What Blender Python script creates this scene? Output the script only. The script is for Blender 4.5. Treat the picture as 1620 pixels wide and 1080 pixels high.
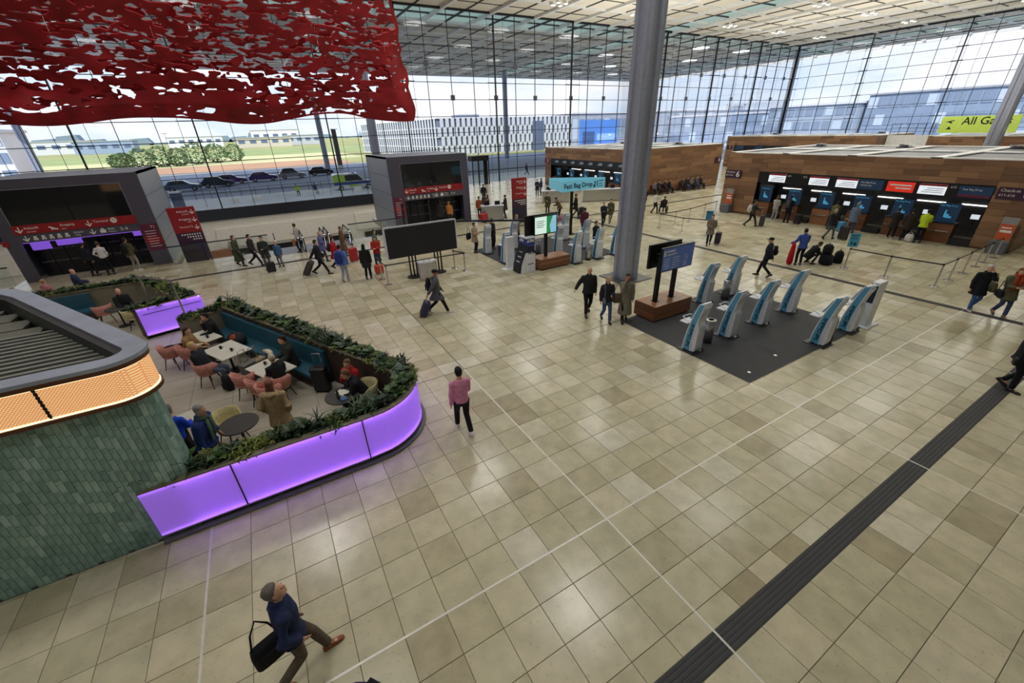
import bpy, math, random
import numpy as np
from mathutils import Vector, Matrix

for _o in list(bpy.data.objects):
    bpy.data.objects.remove(_o, do_unlink=True)
SC = bpy.context.scene
COL = SC.collection
random.seed(11)
rnd = random.Random(7)
R = math.radians

# ------------------------------------------------------------------ camera
YAW, PITCH, ROLL = R(29.50), R(27.34), R(-2.006)
fwd = Vector((math.sin(YAW) * math.cos(PITCH), math.cos(YAW) * math.cos(PITCH), -math.sin(PITCH)))
rt0 = Vector((math.cos(YAW), -math.sin(YAW), 0))
up0 = rt0.cross(fwd)
rt = rt0 * math.cos(ROLL) + up0 * math.sin(ROLL)
up = -rt0 * math.sin(ROLL) + up0 * math.cos(ROLL)
cam = bpy.data.cameras.new('camera')
cam.sensor_width = 36
cam.lens = 36 * 647.5 / 1620
cam.clip_start = 0.05
cam.clip_end = 6000
camo = bpy.data.objects.new('camera', cam)
COL.objects.link(camo)
camo.matrix_world = Matrix(((rt.x, up.x, -fwd.x, -3.907), (rt.y, up.y, -fwd.y, -3.644), (rt.z, up.z, -fwd.z, 6.327), (0, 0, 0, 1)))
SC.camera = camo

# ------------------------------------------------------------------ world, sun, exposure
VS = SC.view_settings
VS.view_transform = 'Standard'
VS.look = 'None'
VS.gamma = 1
VS.exposure = 0.0
VS.use_curve_mapping = False
SKY_STRENGTH = 1.15
SUN_POWER = 4.5
LAMP_WATTS = 330
FILL_UPLIGHT_WATTS = 1100
w = bpy.data.worlds.new('world')
SC.world = w
w.use_nodes = True
nt = w.node_tree
nt.nodes.clear()
out = nt.nodes.new('ShaderNodeOutputWorld')
bg = nt.nodes.new('ShaderNodeBackground')
tc = nt.nodes.new('ShaderNodeTexCoord')
sep = nt.nodes.new('ShaderNodeSeparateXYZ')
nt.links.new(tc.outputs['Generated'], sep.inputs[0])
ramp = nt.nodes.new('ShaderNodeValToRGB')
ramp.color_ramp.elements[0].position = 0.0
ramp.color_ramp.elements[0].color = (0.66, 0.80, 1.0, 1)
ramp.color_ramp.elements[1].position = 0.6
ramp.color_ramp.elements[1].color = (0.30, 0.52, 0.95, 1)
nt.links.new(sep.outputs['Z'], ramp.inputs['Fac'])
mp = nt.nodes.new('ShaderNodeMapping')
mp.inputs['Scale'].default_value = (2.2, 2.2, 7.0)
nt.links.new(tc.outputs['Generated'], mp.inputs['Vector'])
nz = nt.nodes.new('ShaderNodeTexNoise')
nz.inputs['Scale'].default_value = 1.6
nz.inputs['Detail'].default_value = 7
nz.inputs['Roughness'].default_value = 0.55
nt.links.new(mp.outputs['Vector'], nz.inputs['Vector'])
cr = nt.nodes.new('ShaderNodeValToRGB')
cr.color_ramp.elements[0].position = 0.36
cr.color_ramp.elements[0].color = (0, 0, 0, 1)
cr.color_ramp.elements[1].position = 0.60
cr.color_ramp.elements[1].color = (1, 1, 1, 1)
nt.links.new(nz.outputs['Fac'], cr.inputs['Fac'])
mx = nt.nodes.new('ShaderNodeMixRGB')
mx.inputs['Color2'].default_value = (1.0, 1.0, 1.03, 1)
nt.links.new(cr.outputs['Color'], mx.inputs['Fac'])
nt.links.new(ramp.outputs['Color'], mx.inputs['Color1'])
nt.links.new(mx.outputs['Color'], bg.inputs['Color'])
bg.inputs['Strength'].default_value = SKY_STRENGTH
nt.links.new(bg.outputs['Background'], out.inputs['Surface'])

sun = bpy.data.lights.new('sun', 'SUN')
sun.energy = SUN_POWER
sun.angle = R(0.6)
sun.color = (1.0, 0.95, 0.87)
suno = bpy.data.objects.new('sun', sun)
COL.objects.link(suno)
suno.location = (-60, -60, 90)
suno.rotation_euler = Vector((0.62, 0.50, -0.72)).to_track_quat('-Z', 'Y').to_euler()

# ------------------------------------------------------------------ helpers
def lin(c):
    return tuple(((x / 255) / 12.92 if x / 255 <= 0.04045 else ((x / 255 + 0.055) / 1.055) ** 2.4) for x in c)

_mats = {}
def M(name, col=(128, 128, 128), rough=0.5, metal=0.0, emit=None, es=0.0, var=0.08, scale=6.0, bump=0.0, stretch=(1, 1, 1), spec=0.5):
    if name in _mats:
        return _mats[name]
    m = bpy.data.materials.new(name)
    m.use_nodes = True
    t = m.node_tree
    b = t.nodes['Principled BSDF']
    c = lin(col)
    b.inputs['Roughness'].default_value = rough
    b.inputs['Metallic'].default_value = metal
    b.inputs['Specular IOR Level'].default_value = spec
    co = t.nodes.new('ShaderNodeTexCoord')
    mpp = t.nodes.new('ShaderNodeMapping')
    mpp.inputs['Scale'].default_value = stretch
    t.links.new(co.outputs['Object'], mpp.inputs['Vector'])
    n = t.nodes.new('ShaderNodeTexNoise')
    n.inputs['Scale'].default_value = scale
    n.inputs['Detail'].default_value = 4
    t.links.new(mpp.outputs['Vector'], n.inputs['Vector'])
    r = t.nodes.new('ShaderNodeValToRGB')
    r.color_ramp.elements[0].position = 0.3
    r.color_ramp.elements[1].position = 0.7
    r.color_ramp.elements[0].color = (*[x * (1 - var) for x in c], 1)
    r.color_ramp.elements[1].color = (*[min(1, x * (1 + var)) for x in c], 1)
    t.links.new(n.outputs['Fac'], r.inputs['Fac'])
    t.links.new(r.outputs['Color'], b.inputs['Base Color'])
    if bump:
        bp = t.nodes.new('ShaderNodeBump')
        bp.inputs['Strength'].default_value = bump
        bp.inputs['Distance'].default_value = 0.02
        t.links.new(n.outputs['Fac'], bp.inputs['Height'])
        t.links.new(bp.outputs['Normal'], b.inputs['Normal'])
    if emit:
        b.inputs['Emission Color'].default_value = (*lin(emit), 1)
        b.inputs['Emission Strength'].default_value = es
    _mats[name] = m
    return m

def cloth(c, rough=0.85):
    return M('fabric_%d_%d_%d' % tuple(c), c, rough, var=0.18, scale=14, bump=0.12, spec=0.25)

def glass_mat(name, tint=(0.93, 0.96, 0.97), refl=1.0):
    m = bpy.data.materials.new(name)
    m.use_nodes = True
    t = m.node_tree
    t.nodes.clear()
    o = t.nodes.new('ShaderNodeOutputMaterial')
    tr = t.nodes.new('ShaderNodeBsdfTransparent')
    tr.inputs['Color'].default_value = (*tint, 1)
    g = t.nodes.new('ShaderNodeBsdfGlossy')
    g.inputs['Roughness'].default_value = 0.02
    f = t.nodes.new('ShaderNodeFresnel')
    f.inputs['IOR'].default_value = 1.45
    mu = t.nodes.new('ShaderNodeMath')
    mu.operation = 'MULTIPLY'
    mu.inputs[1].default_value = refl
    mi = t.nodes.new('ShaderNodeMixShader')
    t.links.new(f.outputs['Fac'], mu.inputs[0])
    t.links.new(mu.outputs[0], mi.inputs['Fac'])
    t.links.new(tr.outputs[0], mi.inputs[1])
    t.links.new(g.outputs[0], mi.inputs[2])
    t.links.new(mi.outputs[0], o.inputs['Surface'])
    return m

class MB:
    """collects shapes; build() links them as ONE mesh object"""
    def __init__(s):
        s.v = []; s.f = []
    def add(s, vs, fs):
        n = len(s.v)
        s.v += [tuple(p) for p in vs]
        s.f += [tuple(i + n for i in f) for f in fs]
        return s
    def box(s, x0, x1, y0, y1, z0, z1):
        return s.add([(x0, y0, z0), (x1, y0, z0), (x1, y1, z0), (x0, y1, z0), (x0, y0, z1), (x1, y0, z1), (x1, y1, z1), (x0, y1, z1)],
                     [(0, 3, 2, 1), (4, 5, 6, 7), (0, 1, 5, 4), (1, 2, 6, 5), (2, 3, 7, 6), (3, 0, 4, 7)])
    def bbox(s, x0, x1, y0, y1, z0, z1, b=0.004):
        """box with a chamfer round its top edge"""
        return s.add([(x0, y0, z0), (x1, y0, z0), (x1, y1, z0), (x0, y1, z0),
                      (x0, y0, z1 - b), (x1, y0, z1 - b), (x1, y1, z1 - b), (x0, y1, z1 - b),
                      (x0 + b, y0 + b, z1), (x1 - b, y0 + b, z1), (x1 - b, y1 - b, z1), (x0 + b, y1 - b, z1)],
                     [(0, 3, 2, 1), (8, 9, 10, 11)] + [(i, (i + 1) % 4, (i + 1) % 4 + 4, i + 4) for i in range(4)] + [(i + 4, (i + 1) % 4 + 4, (i + 1) % 4 + 8, i + 8) for i in range(4)])
    def prism(s, poly, z0, z1, ax='z'):
        n = len(poly)
        def P(a, b, c):
            return (a, b, c) if ax == 'z' else ((a, c, b) if ax == 'y' else (c, a, b))
        vs = [P(a, b, z0) for a, b in poly] + [P(a, b, z1) for a, b in poly]
        fs = [tuple(range(n))[::-1], tuple(range(n, 2 * n))] + [(i, (i + 1) % n, (i + 1) % n + n, i + n) for i in range(n)]
        return s.add(vs, fs)
    def loft(s, rings, closed=True):
        n = len(rings[0]); k = len(rings)
        vs = [p for r in rings for p in r]
        fs = [(a * n + i, a * n + (i + 1) % n, (a + 1) * n + (i + 1) % n, (a + 1) * n + i) for a in range(k - 1) for i in range(n)]
        if closed:
            fs += [tuple(range(n))[::-1], tuple(range((k - 1) * n, k * n))]
        return s.add(vs, fs)
    def cyl(s, p0, p1, r0, r1=None, n=10):
        r1 = r0 if r1 is None else r1
        p0 = Vector(p0); p1 = Vector(p1)
        d = (p1 - p0).normalized()
        a = d.orthogonal().normalized(); b = d.cross(a)
        c = [(math.cos(2 * math.pi * i / n), math.sin(2 * math.pi * i / n)) for i in range(n)]
        return s.loft([[p0 + a * (r0 * x) + b * (r0 * y) for x, y in c], [p1 + a * (r1 * x) + b * (r1 * y) for x, y in c]])
    def tube(s, pts, r, n=8):
        pts = [Vector(p) for p in pts]
        rings = []; a = None
        for i, p in enumerate(pts):
            d = (pts[min(i + 1, len(pts) - 1)] - pts[max(i - 1, 0)]).normalized()
            if a is None:
                a = d.orthogonal().normalized()
            else:
                a = (a - d * a.dot(d)).normalized()
            b = d.cross(a)
            rr = r[i] if isinstance(r, (list, tuple)) else r
            rings.append([p + a * (rr * math.cos(2 * math.pi * j / n)) + b * (rr * math.sin(2 * math.pi * j / n)) for j in range(n)])
        return s.loft(rings)
    def lathe(s, prof, c=(0, 0, 0), n=20):
        return s.loft([[(c[0] + r * math.cos(2 * math.pi * j / n), c[1] + r * math.sin(2 * math.pi * j / n), c[2] + z) for j in range(n)] for r, z in prof])
    def ell(s, c, r, n=10, k=7):
        return s.loft([[(c[0] + r[0] * math.sin(t) * math.cos(2 * math.pi * j / n), c[1] + r[1] * math.sin(t) * math.sin(2 * math.pi * j / n), c[2] - r[2] * math.cos(t)) for j in range(n)]
                       for t in [0.12 + (math.pi - 0.24) * i / (k - 1) for i in range(k)]])
    def sweep_wall(s, path, thick, z0, z1):
        """vertical wall of given thickness to the left of an open plan path"""
        inner = offset(path, thick)
        n = len(path)
        vs = [(x, y, z0) for x, y in path] + [(x, y, z0) for x, y in inner] + [(x, y, z1) for x, y in path] + [(x, y, z1) for x, y in inner]
        fs = []
        for i in range(n - 1):
            a, b = i, i + 1
            fs += [(a, b, b + 2 * n, a + 2 * n), (b + n, a + n, a + 3 * n, b + 3 * n), (a + 2 * n, b + 2 * n, b + 3 * n, a + 3 * n), (a, a + n, b + n, b)]
        fs += [(0, 2 * n, 3 * n, n), (n - 1, 2 * n - 1, 4 * n - 1, 3 * n - 1)]
        return s.add(vs, fs)
    def mesh(s, name, smooth=False):
        me = bpy.data.meshes.new(name)
        me.from_pydata(s.v, [], s.f)
        if smooth:
            me.polygons.foreach_set('use_smooth', [True] * len(me.polygons))
        me.update()
        return me
    def build(s, name, mat, parent=None, smooth=False, loc=None, rotz=None):
        me = s.mesh(name, smooth)
        me.materials.append(mat)
        return link(name, me, parent, loc, rotz)

def offset(path, t):
    """offset an open plan path to its left by t"""
    o = []
    P = [Vector((x, y)) for x, y in path]
    for i, p in enumerate(P):
        d0 = (P[i] - P[i - 1]).normalized() if i else None
        d1 = (P[i + 1] - P[i]).normalized() if i < len(P) - 1 else None
        d0 = d0 or d1; d1 = d1 or d0
        n0 = Vector((-d0.y, d0.x)); n1 = Vector((-d1.y, d1.x))
        n = (n0 + n1).normalized()
        k = t / max(0.4, n.dot(n0))
        o.append((p.x + n.x * k, p.y + n.y * k))
    return o

def arc(cx, cy, r, a0, a1, n=8):
    return [(cx + r * math.cos(R(a0 + (a1 - a0) * i / n)), cy + r * math.sin(R(a0 + (a1 - a0) * i / n))) for i in range(n + 1)]

def link(name, data, parent=None, loc=None, rotz=None):
    o = bpy.data.objects.new(name, data)
    COL.objects.link(o)
    if parent:
        o.parent = parent
    if loc is not None:
        o.location = loc
    if rotz is not None:
        o.rotation_euler = (0, 0, rotz)
    return o

def tag(o, label=None, cat=None, group=None, kind=None):
    if label: o['label'] = label
    if cat: o['category'] = cat
    if group: o['group'] = group
    if kind: o['kind'] = kind
    return o

def thing(name, label, cat, loc=(0, 0, 0), rotz=0, group=None):
    return tag(link(name, None, None, loc, rotz), label, cat, group)

def struct(o):
    o['kind'] = 'structure'
    return o

def dup(root, label=None, group=None, loc=None, rotz=None):
    r = root.copy(); COL.objects.link(r)
    if loc is not None: r.location = loc
    if rotz is not None: r.rotation_euler = (0, 0, rotz)
    if label: r['label'] = label
    if group: r['group'] = group
    for ch in root.children:
        c = ch.copy(); COL.objects.link(c); c.parent = r
        for g in ch.children:
            d = g.copy(); COL.objects.link(d); d.parent = c
    return r

_txt = []
def text(body, size, mat, parent, loc, rot=(math.pi / 2, 0, 0), name='lettering', align='LEFT', bold=0.0, ext=0.004, sx=1.0):
    """raised lettering; turned into plain meshes at the end of the script"""
    cu = bpy.data.curves.new(name, 'FONT')
    cu.body = body
    cu.size = size
    cu.align_x = align
    cu.align_y = 'CENTER'
    cu.extrude = ext
    cu.offset = bold
    cu.resolution_u = 2
    cu.materials.append(mat)
    o = link(name, cu, parent, loc)
    o.rotation_euler = rot
    o.scale = (sx, 1, 1)
    _txt.append(o)
    return o

def flush_text():
    bpy.context.view_layer.update()
    dg = bpy.context.evaluated_depsgraph_get()
    for o in _txt:
        me = bpy.data.meshes.new_from_object(o.evaluated_get(dg))
        n = link(o.name, me, o.parent, o.location)
        nm = o.name
        n.rotation_euler = o.rotation_euler
        n.scale = o.scale
        bpy.data.objects.remove(o)
        n.name = nm
    _txt.clear()
# ------------------------------------------------------------------ materials of the setting
T = 0.625
def stone_mat(name, joints):
    m = bpy.data.materials.new(name)
    m.use_nodes = True
    t = m.node_tree
    L = t.links.new
    b = t.nodes['Principled BSDF']
    b.inputs['Roughness'].default_value = 0.21
    b.inputs['Specular IOR Level'].default_value = 0.5
    g = t.nodes.new('ShaderNodeNewGeometry')
    sc = t.nodes.new('ShaderNodeVectorMath'); sc.operation = 'MULTIPLY'
    sc.inputs[1].default_value = (1 / T, 1 / T, 0)
    L(g.outputs['Position'], sc.inputs[0])
    fl = t.nodes.new('ShaderNodeVectorMath'); fl.operation = 'FLOOR'
    L(sc.outputs[0], fl.inputs[0])
    wn = t.nodes.new('ShaderNodeTexWhiteNoise'); wn.noise_dimensions = '2D'
    L(fl.outputs[0], wn.inputs['Vector'])
    r = t.nodes.new('ShaderNodeValToRGB')
    cs = [(0.0, (170, 160, 131)), (0.12, (186, 179, 150)), (0.55, (196, 191, 162)), (0.85, (203, 195, 167)), (1.0, (213, 209, 188))]
    e = r.color_ramp.elements
    e[0].color = (*lin(cs[0][1]), 1); e[1].color = (*lin(cs[-1][1]), 1)
    for p, c in cs[1:-1]:
        e.new(p).color = (*lin(c), 1)
    L(wn.outputs['Value'], r.inputs['Fac'])
    # fossil flecks and clouds, shifted from slab to slab
    ad = t.nodes.new('ShaderNodeVectorMath'); ad.operation = 'MULTIPLY_ADD'
    ad.inputs[1].default_value = (17, 17, 17)
    L(wn.outputs['Color'], ad.inputs[0]); L(g.outputs['Position'], ad.inputs[2])
    n1 = t.nodes.new('ShaderNodeTexNoise'); n1.inputs['Scale'].default_value = 3.0; n1.inputs['Detail'].default_value = 6
    L(ad.outputs[0], n1.inputs['Vector'])
    n2 = t.nodes.new('ShaderNodeTexNoise'); n2.inputs['Scale'].default_value = 22.0; n2.inputs['Detail'].default_value = 3
    L(ad.outputs[0], n2.inputs['Vector'])
    m1 = t.nodes.new('ShaderNodeMapRange'); m1.inputs[1].default_value = 0.35; m1.inputs[2].default_value = 0.7; m1.inputs[3].default_value = 1.08; m1.inputs[4].default_value = 0.86
    L(n1.outputs['Fac'], m1.inputs[0])
    m2 = t.nodes.new('ShaderNodeMapRange'); m2.inputs[1].default_value = 0.62; m2.inputs[2].default_value = 0.72; m2.inputs[3].default_value = 1.0; m2.inputs[4].default_value = 0.80
    L(n2.outputs['Fac'], m2.inputs[0])
    mu = t.nodes.new('ShaderNodeMath'); mu.operation = 'MULTIPLY'
    L(m1.outputs[0], mu.inputs[0]); L(m2.outputs[0], mu.inputs[1])
    vm = t.nodes.new('ShaderNodeVectorMath'); vm.operation = 'SCALE'
    L(r.outputs['Color'], vm.inputs[0]); L(mu.outputs[0], vm.inputs['Scale'])
    last = vm.outputs[0]
    if joints:
        fr = t.nodes.new('ShaderNodeVectorMath'); fr.operation = 'FRACTION'
        L(sc.outputs[0], fr.inputs[0])
        sp = t.nodes.new('ShaderNodeSeparateXYZ'); L(fr.outputs[0], sp.inputs[0])
        a = t.nodes.new('ShaderNodeMath'); a.operation = 'LESS_THAN'; a.inputs[1].default_value = 0.02; L(sp.outputs['X'], a.inputs[0])
        bb = t.nodes.new('ShaderNodeMath'); bb.operation = 'LESS_THAN'; bb.inputs[1].default_value = 0.02; L(sp.outputs['Y'], bb.inputs[0])
        mxm = t.nodes.new('ShaderNodeMath'); mxm.operation = 'MAXIMUM'; L(a.outputs[0], mxm.inputs[0]); L(bb.outputs[0], mxm.inputs[1])
        mi = t.nodes.new('ShaderNodeMixRGB'); mi.inputs['Color2'].default_value = (*lin((112, 102, 82)), 1)
        L(mxm.outputs[0], mi.inputs['Fac']); L(last, mi.inputs['Color1'])
        last = mi.outputs['Color']
    L(last, b.inputs['Base Color'])
    return m

STONE = stone_mat('limestone_slab', False)
STONE_FAR = stone_mat('limestone_paving', True)
GROUT = M('grout', (104, 94, 76), 0.8)
INLAY_LIT = M('inlay_lit_tone', (222, 220, 212), 0.35, 0.2)
INLAY_DIM = M('inlay_dim_tone', (112, 108, 98), 0.4, 0.3)  # same metal inlay as above, its duller reflection put into the colour
TACT = M('tactile_rubber', (66, 67, 70), 0.6)
TACT2 = M('tactile_rib', (52, 53, 56), 0.6)
STEELBL = M('anthracite_metal', (38, 40, 46), 0.35, 0.4)
GREYCOL = M('grey_column_paint', (158, 164, 180), 0.35, 0.2)
PANEL = M('ceiling_panel', (228, 219, 200), 0.8)
RIB = M('white_rib', (232, 232, 230), 0.55)
DARKRIB = M('dark_joint', (70, 70, 68), 0.7)
GLASS = glass_mat('facade_glass', (0.97, 0.98, 0.99), 0.4)
GLASS2 = glass_mat('balustrade_glass', (0.92, 0.96, 0.95), 1.0)
CREAM = M('cream_wall_panel', (232, 228, 216), 0.6)
GREYWALL = M('grey_wall', (120, 118, 116), 0.7)
BLACKM = M('black_metal', (22, 23, 26), 0.4, 0.3)
CHROME = M('brushed_steel', (190, 190, 192), 0.25, 0.9)

def trans_mat():
    m = bpy.data.materials.new('roof_light_glass')
    m.use_nodes = True
    t = m.node_tree; t.nodes.clear()
    o = t.nodes.new('ShaderNodeOutputMaterial')
    a = t.nodes.new('ShaderNodeBsdfTranslucent'); a.inputs['Color'].default_value = (0.58, 0.68, 0.64, 1)
    b = t.nodes.new('ShaderNodeBsdfDiffuse'); b.inputs['Color'].default_value = (0.42, 0.50, 0.47, 1)
    mi = t.nodes.new('ShaderNodeMixShader'); mi.inputs['Fac'].default_value = 0.4
    t.links.new(a.outputs[0], mi.inputs[1]); t.links.new(b.outputs[0], mi.inputs[2]); t.links.new(mi.outputs[0], o.inputs['Surface'])
    return m
ROOFGLASS = trans_mat()

# ------------------------------------------------------------------ floor
VOID_Y = 26.25
VOID_X = 10.9
floor = struct(link('floor', None))
mb = MB()
mb.box(-42, 96, -12, VOID_Y, -0.5, -0.012)
mb.box(VOID_X, 96, VOID_Y, 50, -0.5, -0.012)
mb.build('subfloor', GROUT, floor)
mb = MB()                                   # paving too far off to tell the slabs apart
X0, X1, Y0, Y1 = -24 * T, 44 * T, -8 * T, 42 * T
mb.box(-42, X0, -12, VOID_Y, -0.012, 0)
mb.box(X1, 96, -12, VOID_Y, -0.012, 0)
mb.box(X0, X1, -12, Y0, -0.012, 0)
mb.box(VOID_X, 96, VOID_Y, 50, -0.012, 0)
mb.box(-15.9, -9.1, VOID_Y, 33.4, -0.3, 0)
mb.box(3.8, VOID_X, VOID_Y, 33.4, -0.3, 0)
mb.build('paving', STONE_FAR, floor)

def cells():
    for i in range(-24, 44):
        for j in range(-8, 42):
            x0, x1, y0, y1 = i * T, (i + 1) * T, j * T, (j + 1) * T
            if j == -4: y0 += T / 2
            if i == 27: x0 += T / 2
            if j == 36: y0 += T / 2
            yield x0, x1, y0, y1
def seen(p, marg=1.04):
    q = Vector(p) - camo.matrix_world.translation
    d = q.dot(fwd)
    if d < 0.2: return None
    u = q.dot(rt) / d * 647.5; v = q.dot(up) / d * 647.5
    return d if abs(u) < 810 * marg and abs(v) < 540 * marg else None
tl = []
for c in cells():
    cx, cy = (c[0] + c[1]) / 2, (c[2] + c[3]) / 2
    d = seen((cx, cy, 0))
    hid = (cx < -2.0 and cy > 3.9 and cx < -1.6 - (cy - 5) * 0.5) or (cx < -6.3 and cy > 3.8)
    tl.append((d if d is not None and not hid else 1e6 + cx * cx + cy * cy, c))
tl.sort(key=lambda a: a[0])
G = 0.004
shapes = {}
for d, c in tl[:300]:
    key = (round(c[1] - c[0], 4), round(c[3] - c[2], 4))
    if key not in shapes:
        hx, hy = key[0] / 2 - G, key[1] / 2 - G
        shapes[key] = MB().bbox(-hx, hx, -hy, hy, -0.03, 0, 0.003).mesh('stone_slab')
        shapes[key].materials.append(STONE)
    link('stone_slab', shapes[key], floor, ((c[0] + c[1]) / 2, (c[2] + c[3]) / 2, 0))
mb = MB()
for d, c in tl[300:]:
    mb.bbox(c[0] + G, c[1] - G, c[2] + G, c[3] - G, -0.03, 0, 0.003)
tag(mb.build('stone_slabs', STONE, floor), kind='stuff')

for k in range(-4, 16):                      # metal inlay lines every tenth joint; bright and dull reflection painted in
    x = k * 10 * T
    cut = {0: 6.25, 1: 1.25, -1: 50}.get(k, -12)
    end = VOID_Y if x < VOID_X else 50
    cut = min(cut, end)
    if cut > -12: MB().box(x - 0.016, x + 0.016, -12, cut, -0.01, 0.002).build('inlay_line', INLAY_LIT, floor)
    if cut < end: MB().box(x - 0.016, x + 0.016, cut, end, -0.01, 0.002).build('inlay_line', INLAY_DIM, floor)
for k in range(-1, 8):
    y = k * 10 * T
    MB().box(-42 if y < VOID_Y else VOID_X, 96, y - 0.016, y + 0.016, -0.01, 0.0022).build('inlay_line', INLAY_LIT if k <= 0 else INLAY_DIM, floor)
def tactile(x0, x1, y0, y1, alongx):
    o = MB().box(x0, x1, y0, y1, -0.012, 0.0).build('tactile_strip', TACT, floor)
    for k in range(5):
        if alongx:
            a = y0 + (y1 - y0) * (k + 0.22) / 5
            MB().bbox(x0, x1, a, a + (y1 - y0) * 0.11, 0, 0.006, 0.002).build('rib', TACT2, o)
        else:
            a = x0 + (x1 - x0) * (k + 0.22) / 5
            MB().bbox(a, a + (x1 - x0) * 0.11, y0, y1, 0, 0.006, 0.002).build('rib', TACT2, o)
tactile(-42, 60, -2.5, -2.1875, True)
tactile(-42, 60, 22.5, 22.8125, True)
for k in (-1, 0, 1, 2):
    x = k * 10 * T
    MB().box(x - 0.016, x + 0.016, -2.5, -2.1875, 0, 0.0075).build('inlay_line', INLAY_LIT, floor)
tactile(16.875, 17.1875, -2.18, 22.5, False)

# ------------------------------------------------------------------ void by the far facade and the level below
lowf = struct(MB().box(-42, VOID_X, VOID_Y - 8, 50, -5.9, -5.5).build('floor', M('lower_floor_stone', (168, 160, 140), 0.3)))
wl = struct(link('wall_far', None))
MB().box(-42, VOID_X, 50.0, 50.3, -5.5, -1.15).build('wall_panel', CREAM, wl)
MB().box(-42, 95, 49.8, 50.3, -1.15, -0.02).build('dark_band', STEELBL, wl)
for x0, x1 in ((-26, -15), (-9.0, 3.3), (5.2, 10.9)):
    MB().box(x0, x1, 49.86, 50.0, -4.0, -2.05).build('raised_panel', CREAM, wl)
WOODW = M('lower_wood', (150, 96, 54), 0.5, var=0.25, scale=3, stretch=(1, 1, 8))
for x0, x1 in ((-21, -17.2), (-10.8, -8.2), (-2.2, -1.2), (0.8, 2.2)):
    MB().box(x0, x1, 49.7, 49.98, -5.5, -4.15).build('wood_panel', WOODW, wl)
for x0, x1 in ((-8.2, -2.2), (2.2, 4.4), (6, 10)):
    MB().box(x0, x1, 49.75, 49.98, -5.5, -4.3).build('dark_opening', BLACKM, wl)
struct(MB().box(VOID_X, VOID_X + 0.3, VOID_Y, 50, -5.5, -0.5).build('wall_void', CREAM))
struct(MB().box(-42, VOID_X, VOID_Y - 0.3, VOID_Y, -1.2, -0.012).build('trim_1', STEELBL))
struct(MB().box(-42.3, -42, -12, 50.3, -5.5, 18.8).build('wall_left', GREYWALL))
struct(MB().box(-42.3, 96, -12.3, -12, -0.5, 18.8).build('wall_back', GREYWALL))

# ------------------------------------------------------------------ ceiling
ceil = struct(link('ceiling', None))
C0, CX1, CY1 = -43.75, 110.0, 105.0
GX = [C0 + 6.25 * i for i in range(25)]
GY = [-12.5 + 6.25 * i for i in range(20)]
SKX = (9.85, 53.6, 97.35); SKY = (53.45,)
def glazed(cx, cy):
    return any(abs(cx - s) < 2.0 for s in SKX) or any(abs(cy - s) < 2.0 for s in SKY)
pl = []
for x in GX[:-1]:
    for k in range(2):
        for y in GY[:-1]:
            cx = x + 1.5625 + 3.125 * k; cy = y + 3.125
            d = seen((cx, cy, 18.75), 1.1)
            pl.append((d if d else 1e6, cx, cy))
pl.sort()
mp_ = MB().box(-1.5, 1.5, -3.02, 3.02, 0, 0.08).mesh('ceiling_panel'); mp_.materials.append(PANEL)
mg_ = MB().box(-1.5, 1.5, -3.02, 3.02, 0, 0.04).mesh('roof_light_pane'); mg_.materials.append(ROOFGLASS)
rest = MB(); restg = MB(); npan = 0; npg = 0
for d, cx, cy in pl:
    g = glazed(cx, cy)
    if d < 1e5 and (npg if g else npan) < 290:
        link('roof_light_pane' if g else 'ceiling_panel', mg_ if g else mp_, ceil, (cx, cy, 18.85 if g else 18.75))
        if g: npg += 1
        else: npan += 1
    else:
        (restg if g else rest).box(cx - 1.5, cx + 1.5, cy - 3.02, cy + 3.02, 18.75, 18.83)
tag(rest.build('ceiling_panels', PANEL, ceil), kind='stuff')
tag(restg.build('roof_light_panes', ROOFGLASS, ceil), kind='stuff')
for x in GX:
    MB().box(x - 0.16, x + 0.16, -12.5, CY1, 18.45, 18.95).build('rib', RIB, ceil)
    MB().box(x + 3.125 - 0.07, x + 3.125 + 0.07, -12.5, CY1, 18.66, 18.95).build('panel_joint', DARKRIB, ceil)
for y in GY:
    MB().box(C0, CX1, y - 0.09, y + 0.09, 18.55, 18.95).build('cross_rib', RIB, ceil)
    MB().box(C0, CX1, y + 3.02, y + 3.10, 18.68, 18.90).build('panel_joint', DARKRIB, ceil)
MB().box(C0, CX1 + 0.3, CY1, CY1 + 0.3, 18.3, 19.3).build('roof_edge', RIB, ceil)
MB().box(CX1, CX1 + 0.3, -12.5, CY1, 18.3, 19.3).build('roof_edge', RIB, ceil)

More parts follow.
